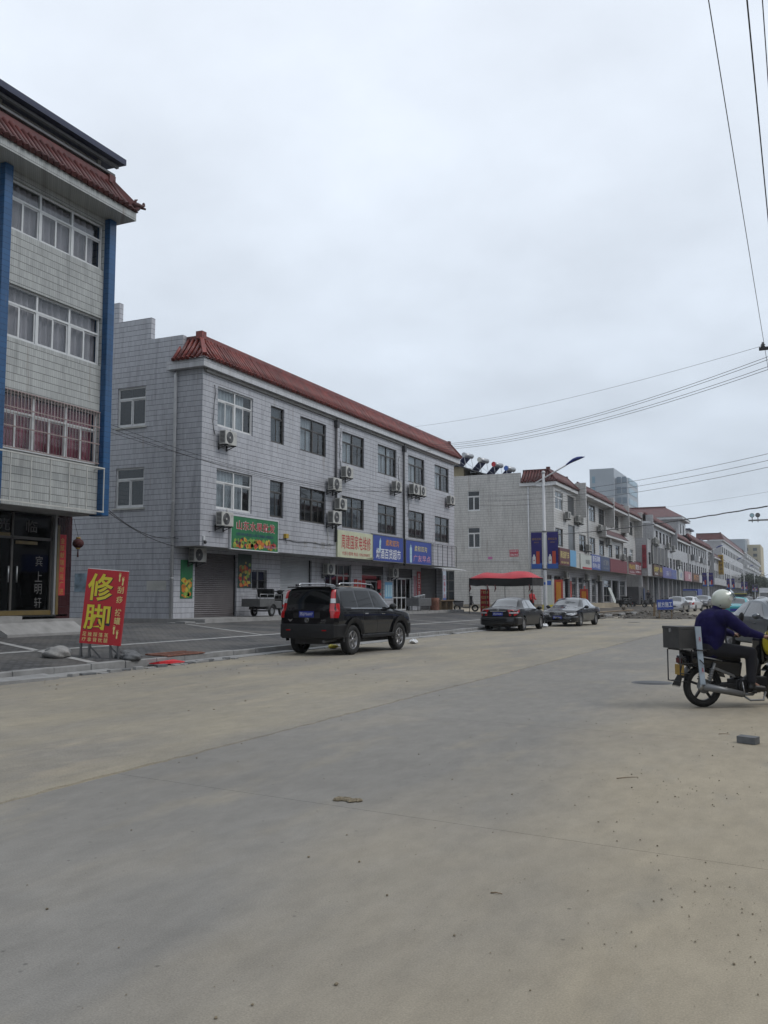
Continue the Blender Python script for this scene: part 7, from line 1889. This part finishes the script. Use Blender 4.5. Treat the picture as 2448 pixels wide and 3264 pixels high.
part('exhaust','grey_metal',lambda m: (m.tube([(0.78,-0.10,0.24),(0.66,-0.15,0.17),(0.48,-0.19,0.18)],0.02,8), m.cyl((0.48,-0.19,0.18),(-0.14,-0.20,0.305),0.042,0.055,14)))
part('exhaust_tip','galv',lambda m: m.cyl((-0.14,-0.20,0.305),(-0.18,-0.20,0.313),0.058,0.045,14))
part('crash_bar','grey_metal',lambda m: m.tube([(0.50,-0.18,0.16),(0.58,-0.22,0.10),(0.78,-0.22,0.10),(0.86,-0.16,0.20)],0.014,8))
part('footrest','black_rubber',lambda m: m.cyl((0.62,-0.30,0.215),(0.62,0.30,0.215),0.018,0.018,8))
part('kick_lever','galv',lambda m: m.tube([(0.50,-0.14,0.26),(0.48,-0.20,0.34),(0.50,-0.22,0.18)],0.010,6))
part('leg_shield','paint_black',lambda m: [m.grid(lambda i,j,sg=sg:(0.84+0.14*j+0.06*math.sin(PI*i)+0.03*i, sg*(0.06+0.15*math.sin(PI*(0.15+0.7*i))), 0.16+0.66*i+0.0*j),12,4) for sg in (-1,1)])
part('front_cowl','paint_black',lambda m: m.hexa([(0.86,-0.10,0.55),(1.10,-0.07,0.62),(1.10,0.07,0.62),(0.86,0.10,0.55),(0.84,-0.12,0.93),(1.04,-0.09,0.98),(1.04,0.09,0.98),(0.84,0.12,0.93)]),bevel=0.04)
part('indicator','ink_orange',lambda m: m.hexa([(0.93,-0.20,0.66),(1.02,-0.17,0.60),(1.02,-0.15,0.60),(0.93,-0.18,0.66),(0.93,-0.20,0.70),(1.02,-0.17,0.64),(1.02,-0.15,0.64),(0.93,-0.18,0.70)]))
part('handlebar','dark_metal',lambda m: m.tube([(0.80,-0.36,0.94),(0.86,-0.22,0.98),(0.90,0,0.97),(0.86,0.22,0.98),(0.80,0.36,0.94)],0.014,8))
for sg in (-1,1):
    part('grip','black_rubber',lambda m: m.cyl((0.815,sg*0.32,0.951),(0.79,sg*0.42,0.93),0.02,0.02,10))
    part('mirror_stalk','dark_metal',lambda m: m.tube([(0.85,sg*0.24,0.98),(0.84,sg*0.30,1.10),(0.86,sg*0.34,1.16)],0.008,6))
    part('mirror','black_plastic',lambda m: m.ell((0.87,sg*0.36,1.20),(0.025,0.055,0.085),12,8,Matrix.Rotation(R(25*sg),3,'X')))
part('luggage_rack','dark_metal',lambda m: [m.tube(q,0.009,6) for q in (
    [(-0.42,-0.16,0.78),(-0.42,-0.16,0.36),(-0.30,-0.10,0.36)],[(-0.42,0.16,0.78),(-0.42,0.16,0.36),(-0.30,0.10,0.36)],[(-0.42,-0.16,0.36),(-0.42,0.16,0.36)],
    [(-0.42,-0.16,0.76),(-0.25,-0.16,0.48)],[(-0.42,-0.16,0.50),(-0.39,-0.16,0.60),(-0.22,-0.16,0.60)],[(-0.42,-0.16,0.47),(-0.28,-0.16,0.46)],
    [(-0.40,-0.18,0.785),(0.02,-0.18,0.785)],[(-0.40,0.18,0.785),(0.02,0.18,0.785)],[(-0.40,-0.18,0.785),(-0.40,0.18,0.785)],[(-0.05,-0.18,0.785),(-0.05,0.18,0.785)],[(-0.22,-0.12,0.785),(-0.22,-0.12,0.60)],[(-0.22,0.12,0.785),(-0.22,0.12,0.60)])])
part('number_plate','ink_gold',lambda m: m.box(-0.345,-0.335,-0.11,0.11,0.44,0.58))
part('tail_lamp','dark_red',lambda m: m.box(-0.36,-0.33,-0.06,0.06,0.60,0.67),bevel=0.01)
fl_ = part('mudflap','black_rubber',lambda m: m.hexa([(-0.40,-0.10,0.30),(-0.39,-0.10,0.30),(-0.39,0.10,0.30),(-0.40,0.10,0.30),(-0.34,-0.06,0.44),(-0.33,-0.06,0.44),(-0.33,0.06,0.44),(-0.34,0.06,0.44)]))
part('mudflap_teeth','black_rubber',lambda m: [m.add([(-0.40,-0.10+k*0.0285,0.30),(-0.40,-0.10+k*0.0285+0.022,0.30),(-0.405,-0.10+k*0.0285+0.011,0.275)],[(0,1,2)]) for k in range(7)])
BX = thing('metal_box','dull grey metal box strapped on the motorcycle rack','box',(-1.30,13.3,0.0),R(37))
m = MB(); m.box(-0.46,-0.18,-0.21,0.21,0.80,1.085); m.build('case',mat('box_grey',(0.055,0.055,0.055),0.65,0.2,var=0.3,scale=6,bump=0.2),BX,bevel=0.008)
m = MB(); m.box(-0.465,-0.175,-0.215,0.215,1.06,1.10); m.build('lid','box_grey',BX,bevel=0.006)
MB().box(-0.472,-0.46,-0.02,0.02,1.02,1.07).build('hasp','galv',BX)
PK = thing('plank','pale blue white plank tied upright beside the metal box','plank',(-1.30,13.3,0.0),R(37))
m = MB(); m.hexa([(-0.19,-0.275,0.33),(-0.12,-0.275,0.33),(-0.12,-0.255,0.33),(-0.19,-0.255,0.33),(-0.24,-0.265,1.10),(-0.16,-0.265,1.10),(-0.16,-0.245,1.10),(-0.24,-0.245,1.10)]); m.build('board',mat('plank_paint',(0.36,0.43,0.50),0.6,var=0.15,scale=8),PK)
m = MB(); m.tube([(-0.26,-0.28,0.79),(-0.13,-0.285,0.78),(-0.05,-0.2,0.77)],0.010,6); m.tube([(-0.20,-0.28,0.66),(-0.12,-0.285,0.58)],0.007,6); m.build('tie_cord','dark_metal',PK)
m = MB(); put_text(m,'R',lambda a,b:(a,-0.279,b),-0.185,0.93,0.03,0.055,0.02); put_text(m,'R',lambda a,b:(a,-0.281,b),-0.155,0.52,0.03,0.055,0.02); m.build('mark','ink_red',PK)
YB = thing('yellow_bag','bright yellow bag hanging from the motorcycle handlebar','bag',(-1.30,13.3,0.0),R(37))
m = MB(); m.ell((0.98,-0.20,0.86),(0.13,0.17,0.20),16,12); m.build('sack',mat('bag_yellow',(0.62,0.50,0.02),0.45,var=0.12,scale=8),YB)
m = MB(); m.tube([(0.96,-0.28,1.03),(0.86,-0.27,1.0),(0.85,-0.22,0.975)],0.012,6); m.build('strap','bag_yellow',YB)

# ---- rider
RD = thing('person','rider in dark blue jacket and white open helmet holding the handlebar','person',(-1.30,13.3,0.0),R(37))
arm = lambda sg: [V((0.25,sg*0.205,1.23)),V((0.49,sg*0.30,1.03)),V((0.72,sg*0.345,0.965))]
leg = lambda sg: [V((0.14,sg*0.10,0.79)),V((0.64,sg*0.185,0.735)),V((0.62,sg*0.20,0.33))]
prims = [('c',(0.10,0,0.82),(0.18,0,1.10),0.12,0.125),('c',(0.18,0,1.10),(0.24,0,1.26),0.125,0.09),('c',(0.26,0,1.26),(0.33,0,1.40),0.058,0.055),('e',(0.365,0,1.445),(0.102,0.082,0.12)),('e',(0.465,0,1.425),(0.022,0.016,0.02)),('e',(0.37,-0.083,1.43),(0.02,0.014,0.03)),('e',(0.37,0.083,1.43),(0.02,0.014,0.03))]
for sg in (-1,1):
    a = arm(sg); l = leg(sg)
    prims += [('c',a[0],a[1],0.055,0.042),('c',a[1],a[2],0.042,0.028),('e',a[2]+V((0.03,sg*0.015,-0.005)),(0.045,0.04,0.022)),('c',l[0],l[1],0.08,0.055),('c',l[1],l[2],0.055,0.04),('c',l[2],l[2]+V((0.14,0,-0.075)),0.035,0.03)]
    h = a[2]+V((0.03,sg*0.015,0.0))
    for k in range(4):
        b0 = h+V((0.03-0.002*k,sg*(-0.03+0.021*k),0.012)); ln_ = (0.9,1.0,0.96,0.8)[k]
        b1 = b0+V((0.038*ln_,0,-0.014)); b2 = b1+V((0.004,0,-0.032*ln_)); b3 = b2+V((-0.026*ln_,0,-0.014))
        prims += [('c',b0,b1,0.0095,0.009),('c',b1,b2,0.009,0.0085),('c',b2,b3,0.0085,0.008)]
    prims += [('c',h+V((0.0,-sg*0.035,0.0)),h+V((0.02,-sg*0.055,-0.02)),0.011,0.010),('c',h+V((0.02,-sg*0.055,-0.02)),h+V((0.045,-sg*0.05,-0.035)),0.010,0.009)]
body = blob('body',prims,'skin',RD,0.009,2)
face(body,(0.375,0,1.44),(1,0,0),(0,-1,0))
pj = [('c',(0.10,0,0.80),(0.13,0,1.0),0.185,0.20),('c',(0.13,0,1.0),(0.19,0,1.16),0.20,0.185),('c',(0.06,0.0,0.95),(0.12,0,1.14),0.165,0.175),('c',(0.22,-0.17,1.21),(0.22,0.17,1.21),0.12,0.12),('e',(0.15,0,1.06),(0.19,0.25,0.28)),('e',(0.10,0,0.90),(0.17,0.215,0.17)),('c',(0.23,0,1.26),(0.265,0,1.335),0.095,0.072)]
for sg in (-1,1):
    a = arm(sg); pj += [('c',a[0],a[1],0.10,0.078),('c',a[1],a[2]-(a[2]-a[1])*0.12,0.070,0.046),('e',a[1],(0.078,0.07,0.078)),('c',(0.12,sg*0.08,0.84),(0.17,sg*0.09,1.05),0.135,0.145)]
    pj += [('e',a[0].lerp(a[1],0.45)+V((0,0,-0.03)),(0.09,0.07,0.05))]
blob('jacket',pj,'jacket_blue',RD,0.012,2)
pt = [('c',(0.06,-0.06,0.80),(0.06,0.06,0.80),0.135,0.135)]
for sg in (-1,1):
    l = leg(sg); pt += [('c',l[0],l[1],0.108,0.082),('c',l[1],l[2]+V((0,0,0.03)),0.082,0.062)]
blob('trousers',pt,'trousers_dark',RD,0.012,3)
for sg in (-1,1):
    l = leg(sg)[2]; blob('shoe',[('c',l+V((-0.01,0,-0.06)),l+V((0.175,0,-0.082)),0.05,0.044),('c',l+V((0,0,0.0)),l+V((0.01,0,-0.06)),0.05,0.048)],'shoe_black',RD,0.008,2)
hm = MB()
def helm(i,j):
    a = 2*PI*i; ph = R(-52+142*j) if True else 0
    lim = -0.32 if math.cos(a) > 0.35 else -0.72     # open face at the front
    sp_ = max(math.sin(ph), lim if math.cos(a) <= 0.35 else 0.22)
    c_ = math.sqrt(max(0,1-sp_*sp_))
    return (0.352+0.160*c_*math.cos(a), 0.138*c_*math.sin(a), 1.452+0.152*sp_)
hm.grid(helm,36,18); h_ = hm.build('helmet','helmet_white',RD)
sol = h_.modifiers.new('solid','SOLIDIFY'); sol.thickness = 0.018
m = MB()
def visor_fn(i,j):
    az, el, th = R(-72+144*i), R(-30+52*j), R(40); q = 1.08
    x, y, z = q*0.160*math.cos(el)*math.cos(az), q*0.138*math.cos(el)*math.sin(az), q*0.152*math.sin(el)
    return (0.362+x*math.cos(th)-z*math.sin(th), y, 1.462+x*math.sin(th)+z*math.cos(th))
m.grid(visor_fn,18,8); m.build('visor','visor',h_)
for sg in (-1,1): MB().cyl((0.385,sg*0.128,1.475),(0.385,sg*0.146,1.475),0.03,0.03,14).build('visor_pivot','dirty_white',h_)
MB().cyl((0.24,-0.108,1.385),(0.235,-0.122,1.383),0.008,0.008,8).build('stud','ink_black',h_)

def figure(label,loc,rz,jacket,tr,h=1.65,hair='hair_black',helmet=None,seat=False,group=None,name='person'):
    t = thing(name,label,'person',loc,rz,group); k = h/1.7
    P = lambda x,y,z: V((x*k,y*k,z*k))
    if seat: hip, kn, an = 0.78, (0.42,0.72), (0.44,0.28)
    else: hip, kn, an = 0.92, (0.03,0.50), (0.0,0.09)
    base = hip
    hd = P(0.04,0,base+0.70)
    prims = [('c',P(0,0,base),P(0.0,0,base+0.3),0.11,0.12),('c',P(0,0,base+0.3),P(0.02,0,base+0.45),0.12,0.09),('c',P(0.02,0,base+0.48),P(0.03,0,base+0.6),0.055,0.05),('e',hd,(0.095,0.078,0.115)),('e',hd+P(0.095,0,-0.01),(0.02,0.014,0.018))]
    pj,pt = [('c',P(0,0,base-0.04),P(0.01,0,base+0.3),0.145,0.155),('c',P(0.01,-0.13,base+0.42),P(0.01,0.13,base+0.42),0.085,0.085),('c',P(0,0,base+0.25),P(0.01,0,base+0.45),0.15,0.12)],[]
    for sg in (-1,1):
        s0 = P(0.01,sg*0.19,base+0.42); e0 = P(0.08 if not seat else 0.24,sg*0.23,base+0.17); w0 = P(0.24 if not seat else 0.46,sg*0.16,base+0.10 if not seat else base+0.22)
        prims += [('c',s0,e0,0.05,0.04),('c',e0,w0,0.04,0.028),('e',w0+P(0.04,0,0),(0.045,0.03,0.025))]
        for q in range(4): prims.append(('c',w0+P(0.06,sg*(0.02-0.014*q),0),w0+P(0.105-0.006*q,sg*(0.02-0.014*q),-0.02),0.008,0.007))
        prims.append(('c',w0+P(0.03,-sg*0.025,0),w0+P(0.07,-sg*0.04,0.0),0.009,0.008))
        pj += [('c',s0,e0,0.075,0.06),('c',e0,w0,0.06,0.045)]
        h0 = P(0,sg*0.09,hip); k0 = P(kn[0],sg*0.11,kn[1]); a0 = P(an[0],sg*0.11,an[1])
        prims += [('c',h0,k0,0.08,0.05),('c',k0,a0,0.05,0.035),('c',a0,a0+P(0.14,0,-0.05),0.035,0.03)]
        pt += [('c',h0,k0,0.10,0.07),('c',k0,a0+P(0,0,0.03),0.07,0.055)]
    pt.append(('c',P(0,-0.05,hip),P(0,0.05,hip),0.13,0.13))
    b = blob('body',prims,'skin',t,0.016,2); face(b,hd,(1,0,0),(0,-1,0),0.095)
    blob('jacket',pj,jacket,t,0.02,3); blob('trousers',pt,tr,t,0.02,3)
    for sg in (-1,1):
        a0 = P(an[0],sg*0.11,an[1]); blob('shoe',[('c',a0+P(-0.02,0,-0.04),a0+P(0.15,0,-0.05),0.05,0.04)],'shoe_black',t,0.014,2)
    if helmet: m = MB(); m.ell(hd+P(-0.015,0,0.03),(0.135,0.125,0.13),16,10); m.build('helmet',helmet,t)
    elif hair: blob('hair',[('e',hd+P(-0.02,0,0.035),(0.105,0.09,0.10)),('e',hd+P(-0.085,0,-0.02),(0.05,0.07,0.08))],hair,t,0.014,2)
    return t
figure('woman in a red jacket standing behind the canopy stall',(-16.75,60.6,fz(-16.75)),R(-30),'jacket_red','trousers_dark',1.62)
figure('distant rider on a white scooter far down the road',(-6.9,149.9,0.0),R(-90),'trousers_dark','trousers_dark',1.7,None,'black_plastic',True)
figure('distant rider in blue with a blue helmet beside the people carrier',(-8.7,104.9,0.0),R(-90),'jacket_blue','trousers_dark',1.7,None,'lamp_blue',True)
figure('person in dark clothes standing by the scooters before the long red sign',(-17.6,117.5,0.6),R(-60),'trousers_dark','trousers_dark',1.7)

# ================================================================== scooters and cargo tricycle
def scooter(label,loc,rz,col,bag_=None,group=None,name='scooter',cat='scooter'):
    t = thing(name,label,cat,loc,rz,group); 
    for x in (0.0,1.22):
        m = MB(); m.lathe([(0.13,-0.035),(0.20,-0.05),(0.235,-0.03),(0.235,0.03),(0.20,0.05),(0.13,0.035),(0.13,-0.035)],(0,0,0),'y',22); w = m.build('wheel','black_rubber',t); w.location = (x,0,0.235)
        m = MB(); m.cyl((0,-0.03,0),(0,0.03,0),0.04,0.04,10)
        for k in range(5): m.beam((0,0,0),(0.14*math.cos(k*1.2566),0,0.14*math.sin(k*1.2566)),0.025,0.025,(0,1,0))
        m.build('rim','galv',w)
    q = lambda nm,m_,fn,**kw: (lambda mb: (fn(mb), mb.build(nm,m_,t,**kw)))(MB())
    q('rear_body',col,lambda m: m.hexa([(-0.22,-0.10,0.48),(0.42,-0.15,0.28),(0.42,0.15,0.28),(-0.22,0.10,0.48),(-0.28,-0.11,0.66),(0.44,-0.15,0.62),(0.44,0.15,0.62),(-0.28,0.11,0.66)]),bevel=0.04)
    q('seat','black_rubber',lambda m: m.hexa([(-0.24,-0.13,0.66),(0.46,-0.14,0.63),(0.46,0.14,0.63),(-0.24,0.13,0.66),(-0.24,-0.12,0.75),(0.42,-0.13,0.72),(0.42,0.13,0.72),(-0.24,0.12,0.75)]),bevel=0.03)
    q('floor_board','black_plastic',lambda m: m.box(0.40,0.86,-0.15,0.15,0.26,0.33),bevel=0.015)
    q('front_shield',col,lambda m: m.hexa([(0.82,-0.19,0.28),(0.92,-0.12,0.28),(0.92,0.12,0.28),(0.82,0.19,0.28),(0.94,-0.17,0.86),(1.06,-0.09,0.86),(1.06,0.09,0.86),(0.94,0.17,0.86)]),bevel=0.03)
    q('front_fender',col,lambda m: m.grid(lambda i,j:(1.22+0.27*math.cos(R(15+150*i)),-0.07+0.14*j,0.235+0.27*math.sin(R(15+150*i))),12,2))
    q('fork','grey_metal',lambda m: m.cyl((1.22,0,0.24),(1.0,0,0.9),0.03,0.03,8))
    q('handlebar','black_plastic',lambda m: (m.tube([(0.84,-0.33,1.02),(0.93,-0.12,1.0),(0.93,0.12,1.0),(0.84,0.33,1.02)],0.018,8), m.ell((0.97,0,0.98),(0.09,0.13,0.08))))
    for sg in (-1,1): q('mirror','black_plastic',lambda m: (m.tube([(0.90,sg*0.2,1.02),(0.92,sg*0.26,1.18)],0.007,5), m.ell((0.92,sg*0.28,1.22),(0.02,0.06,0.045),10,6)))
    q('rear_rack','dark_metal',lambda m: (m.tube([(-0.22,-0.09,0.76),(-0.42,-0.09,0.78),(-0.42,0.09,0.78),(-0.22,0.09,0.76)],0.012,6)))
    q('headlamp','lamp_clear',lambda m: m.ell((1.06,0,0.90),(0.04,0.07,0.06)))
    q('stand','dark_metal',lambda m: (m.beam((0.25,-0.12,0.30),(0.2,-0.17,0.0),0.02,0.02), m.beam((0.25,0.12,0.30),(0.2,0.17,0.0),0.02,0.02)))
    if bag_: q('leg_cover',bag_,lambda m: m.hexa([(0.92,-0.30,0.42),(1.02,-0.28,0.42),(1.02,0.28,0.42),(0.92,0.30,0.42),(0.90,-0.34,1.06),(1.05,-0.3,1.06),(1.05,0.3,1.06),(0.90,0.34,1.06)]),bevel=0.05)
    return t
scooter('white scooter with dark leg cover parked left of the canopy',(-21.3,58.3,0.5),R(12),'paint_silver','trousers_dark')
sl = ['dark scooter parked before the plain red fascia','second scooter parked further right before the long red sign','scooter beneath the long red sign at the end of the block','grey scooter first in the row by the parked cars','dark scooter second in the row by the parked cars','black scooter third in the row by the parked cars','far dark scooter at the end of the row']
for i,(x,y,a,c) in enumerate(((-16.9,102.0,20,'paint_black'),(-16.6,109,60,'paint_dark_grey'),(-17.3,113.5,50,'paint_black'),(-16.3,118,75,'paint_silver'),(-16.0,121,80,'paint_black'),(-15.8,124,70,'paint_dark_grey'),(-15.6,128,70,'paint_black'))):
    scooter(sl[i],(x,y,0.84 if x<-18.6 else fz(x)),R(a),c,None,'scooters parked along the pavement')
scooter('white scooter under the distant rider far down the road',(-6.9,150,0.0),R(-90),'paint_white'); scooter('blue scooter under the blue helmeted rider',(-8.7,105,0.0),R(-90),'blue_board')
# motor tricycle before the second block
def trike(label,loc,rz,body,seatm,name='cargo_tricycle',big=False):
    t = thing(name,label,'tricycle',loc,rz)
    q = lambda nm,m_,fn,**kw: (lambda mb: (fn(mb), mb.build(nm,m_,t,**kw)))(MB())
    wr = 0.24
    for x,y in ((0,-0.44),(0,0.44),(1.55,0)):
        m = MB(); m.lathe([(0.13,-0.035),(0.20,-0.05),(wr,-0.03),(wr,0.03),(0.20,0.05),(0.13,0.035),(0.13,-0.035)],(0,0,0),'y',22); w = m.build('wheel','black_rubber',t); w.location = (x,y,wr)
        m = MB(); m.lathe([(0.0,0.01),(0.06,0.03),(0.14,0.03)],(0,0,0),'y',18)
        m.lathe([(0.0,-0.01),(0.06,-0.03),(0.14,-0.03)],(0,0,0),'y',18)
        m.build('rim','galv',w)
    q('frame_tube','dark_metal',lambda m: (m.beam((-0.7,0,0.36),(1.1,0,0.30),0.08,0.06), m.tube([(1.1,0,0.30),(1.3,0,0.6),(1.36,0,0.95)],0.035,8), m.cyl((1.55,0,0.24),(1.38,0,0.9),0.03,0.03,8), m.cyl((0,-0.44,0.24),(0,0.44,0.24),0.03,0.03,8)))
    def box_(m):
        m.box(-0.95,0.25,-0.46,0.46,0.42,0.46); m.box(-0.95,-0.92,-0.46,0.46,0.46,0.76); m.box(0.22,0.25,-0.46,0.46,0.46,0.76); m.box(-0.92,0.22,-0.46,-0.43,0.46,0.76); m.box(-0.92,0.22,0.43,0.46,0.46,0.76)
    q('cargo_box',body,box_,bevel=0.01)
    q('cargo_rail','galv',lambda m: (m.tube([(-0.93,-0.45,0.76),(-0.93,-0.45,0.95),(0.2,-0.45,0.95),(0.2,-0.45,0.76)],0.012,6), m.tube([(-0.93,0.45,0.76),(-0.93,0.45,0.95),(0.2,0.45,0.95),(0.2,0.45,0.76)],0.012,6), m.tube([(-0.35,-0.45,0.76),(-0.35,-0.45,0.95)],0.01,6)))
    q('seat_base',body,lambda m: m.box(0.30,0.92,-0.40,0.40,0.34,0.66),bevel=0.03)
    q('seat',seatm,lambda m: m.box(0.28,0.92,-0.40,0.40,0.66,0.76),bevel=0.04)
    q('backrest',seatm,lambda m: m.hexa([(0.22,-0.42,0.82),(0.32,-0.42,0.80),(0.32,0.42,0.80),(0.22,0.42,0.82),(0.14,-0.42,1.18),(0.24,-0.42,1.19),(0.24,0.42,1.19),(0.14,0.42,1.18)]),bevel=0.04)
    q('armrest','galv',lambda m: [m.tube([(0.25,sg*0.43,0.70),(0.25,sg*0.43,0.92),(0.82,sg*0.43,0.92),(0.86,sg*0.43,0.70)],0.014,6) for sg in (-1,1)])
    q('fender',body,lambda m: [m.grid(lambda i,j,sg=sg:(0.30*math.cos(R(10+160*i)),sg*0.44-0.09+0.18*j,wr+0.30*math.sin(R(10+160*i))),12,2) for sg in (-1,1)])
    q('front_fender',body,lambda m: m.grid(lambda i,j:(1.55+0.28*math.cos(R(10+150*i)),-0.07+0.14*j,wr+0.28*math.sin(R(10+150*i))),12,2))
    q('floor_board','black_plastic',lambda m: m.box(0.92,1.32,-0.30,0.30,0.28,0.34))
    q('front_shield','trim_grey',lambda m: m.hexa([(1.26,-0.24,0.30),(1.34,-0.16,0.30),(1.34,0.16,0.30),(1.26,0.24,0.30),(1.34,-0.22,0.98),(1.48,-0.12,0.98),(1.48,0.12,0.98),(1.34,0.22,0.98)]),bevel=0.03)
    q('handlebar','black_plastic',lambda m: (m.tube([(1.14,-0.38,1.12),(1.30,-0.14,1.08),(1.30,0.14,1.08),(1.14,0.38,1.12)],0.02,8), m.ell((1.40,0,1.06),(0.14,0.16,0.09))))
    q('headlamp','lamp_clear',lambda m: m.ell((1.52,0,0.92),(0.05,0.09,0.08)))
    q('side_reflector','lamp_red',lambda m: m.box(0.96,1.02,-0.42,-0.40,0.42,0.5))
    return t
trike('small grey cargo tricycle parked before the barred shop window',(-21.15,33.6,0.655),R(90),'trim_pale' if 'trim_pale' in MAT else mat('trim_pale',(0.13,0.132,0.13),0.5,0.2,var=0.15),'black_rubber')
trike('dark cargo tricycle parked before the plain red fascia board',(-17.2,98.5,fz(-17.2)),R(70),'trim_grey','black_rubber')
o = thing('stacked_goods','dark stack of goods under a cover before the maroon sign','goods',(-18.2,112.5,0.84),world=True)
MB().box(-19.0,-17.6,110.5,114.5,0.6,2.7).build('stack','shutter_dark',o,bevel=0.06); MB().box(-17.58,-17.5,113.6,114.4,0.9,2.5).build('blue_side','navy_board',o)

# ================================================================== thin haze
hz_m = bpy.data.materials.new('haze'); hz_m.use_nodes = True
ht = hz_m.node_tree; ht.nodes.clear()
ho = ht.nodes.new('ShaderNodeOutputMaterial'); hv = ht.nodes.new('ShaderNodeVolumePrincipled')
hv.inputs['Color'].default_value = (0.86, 0.90, 0.95, 1); hv.inputs['Density'].default_value = 0.00032; hv.inputs['Anisotropy'].default_value = 0.2
ht.links.new(hv.outputs[0], ho.inputs['Volume'])
hz = MB().box(-260,60,-60,720,-1.3,45).build('haze', hz_m)
hz['kind'] = 'stuff'
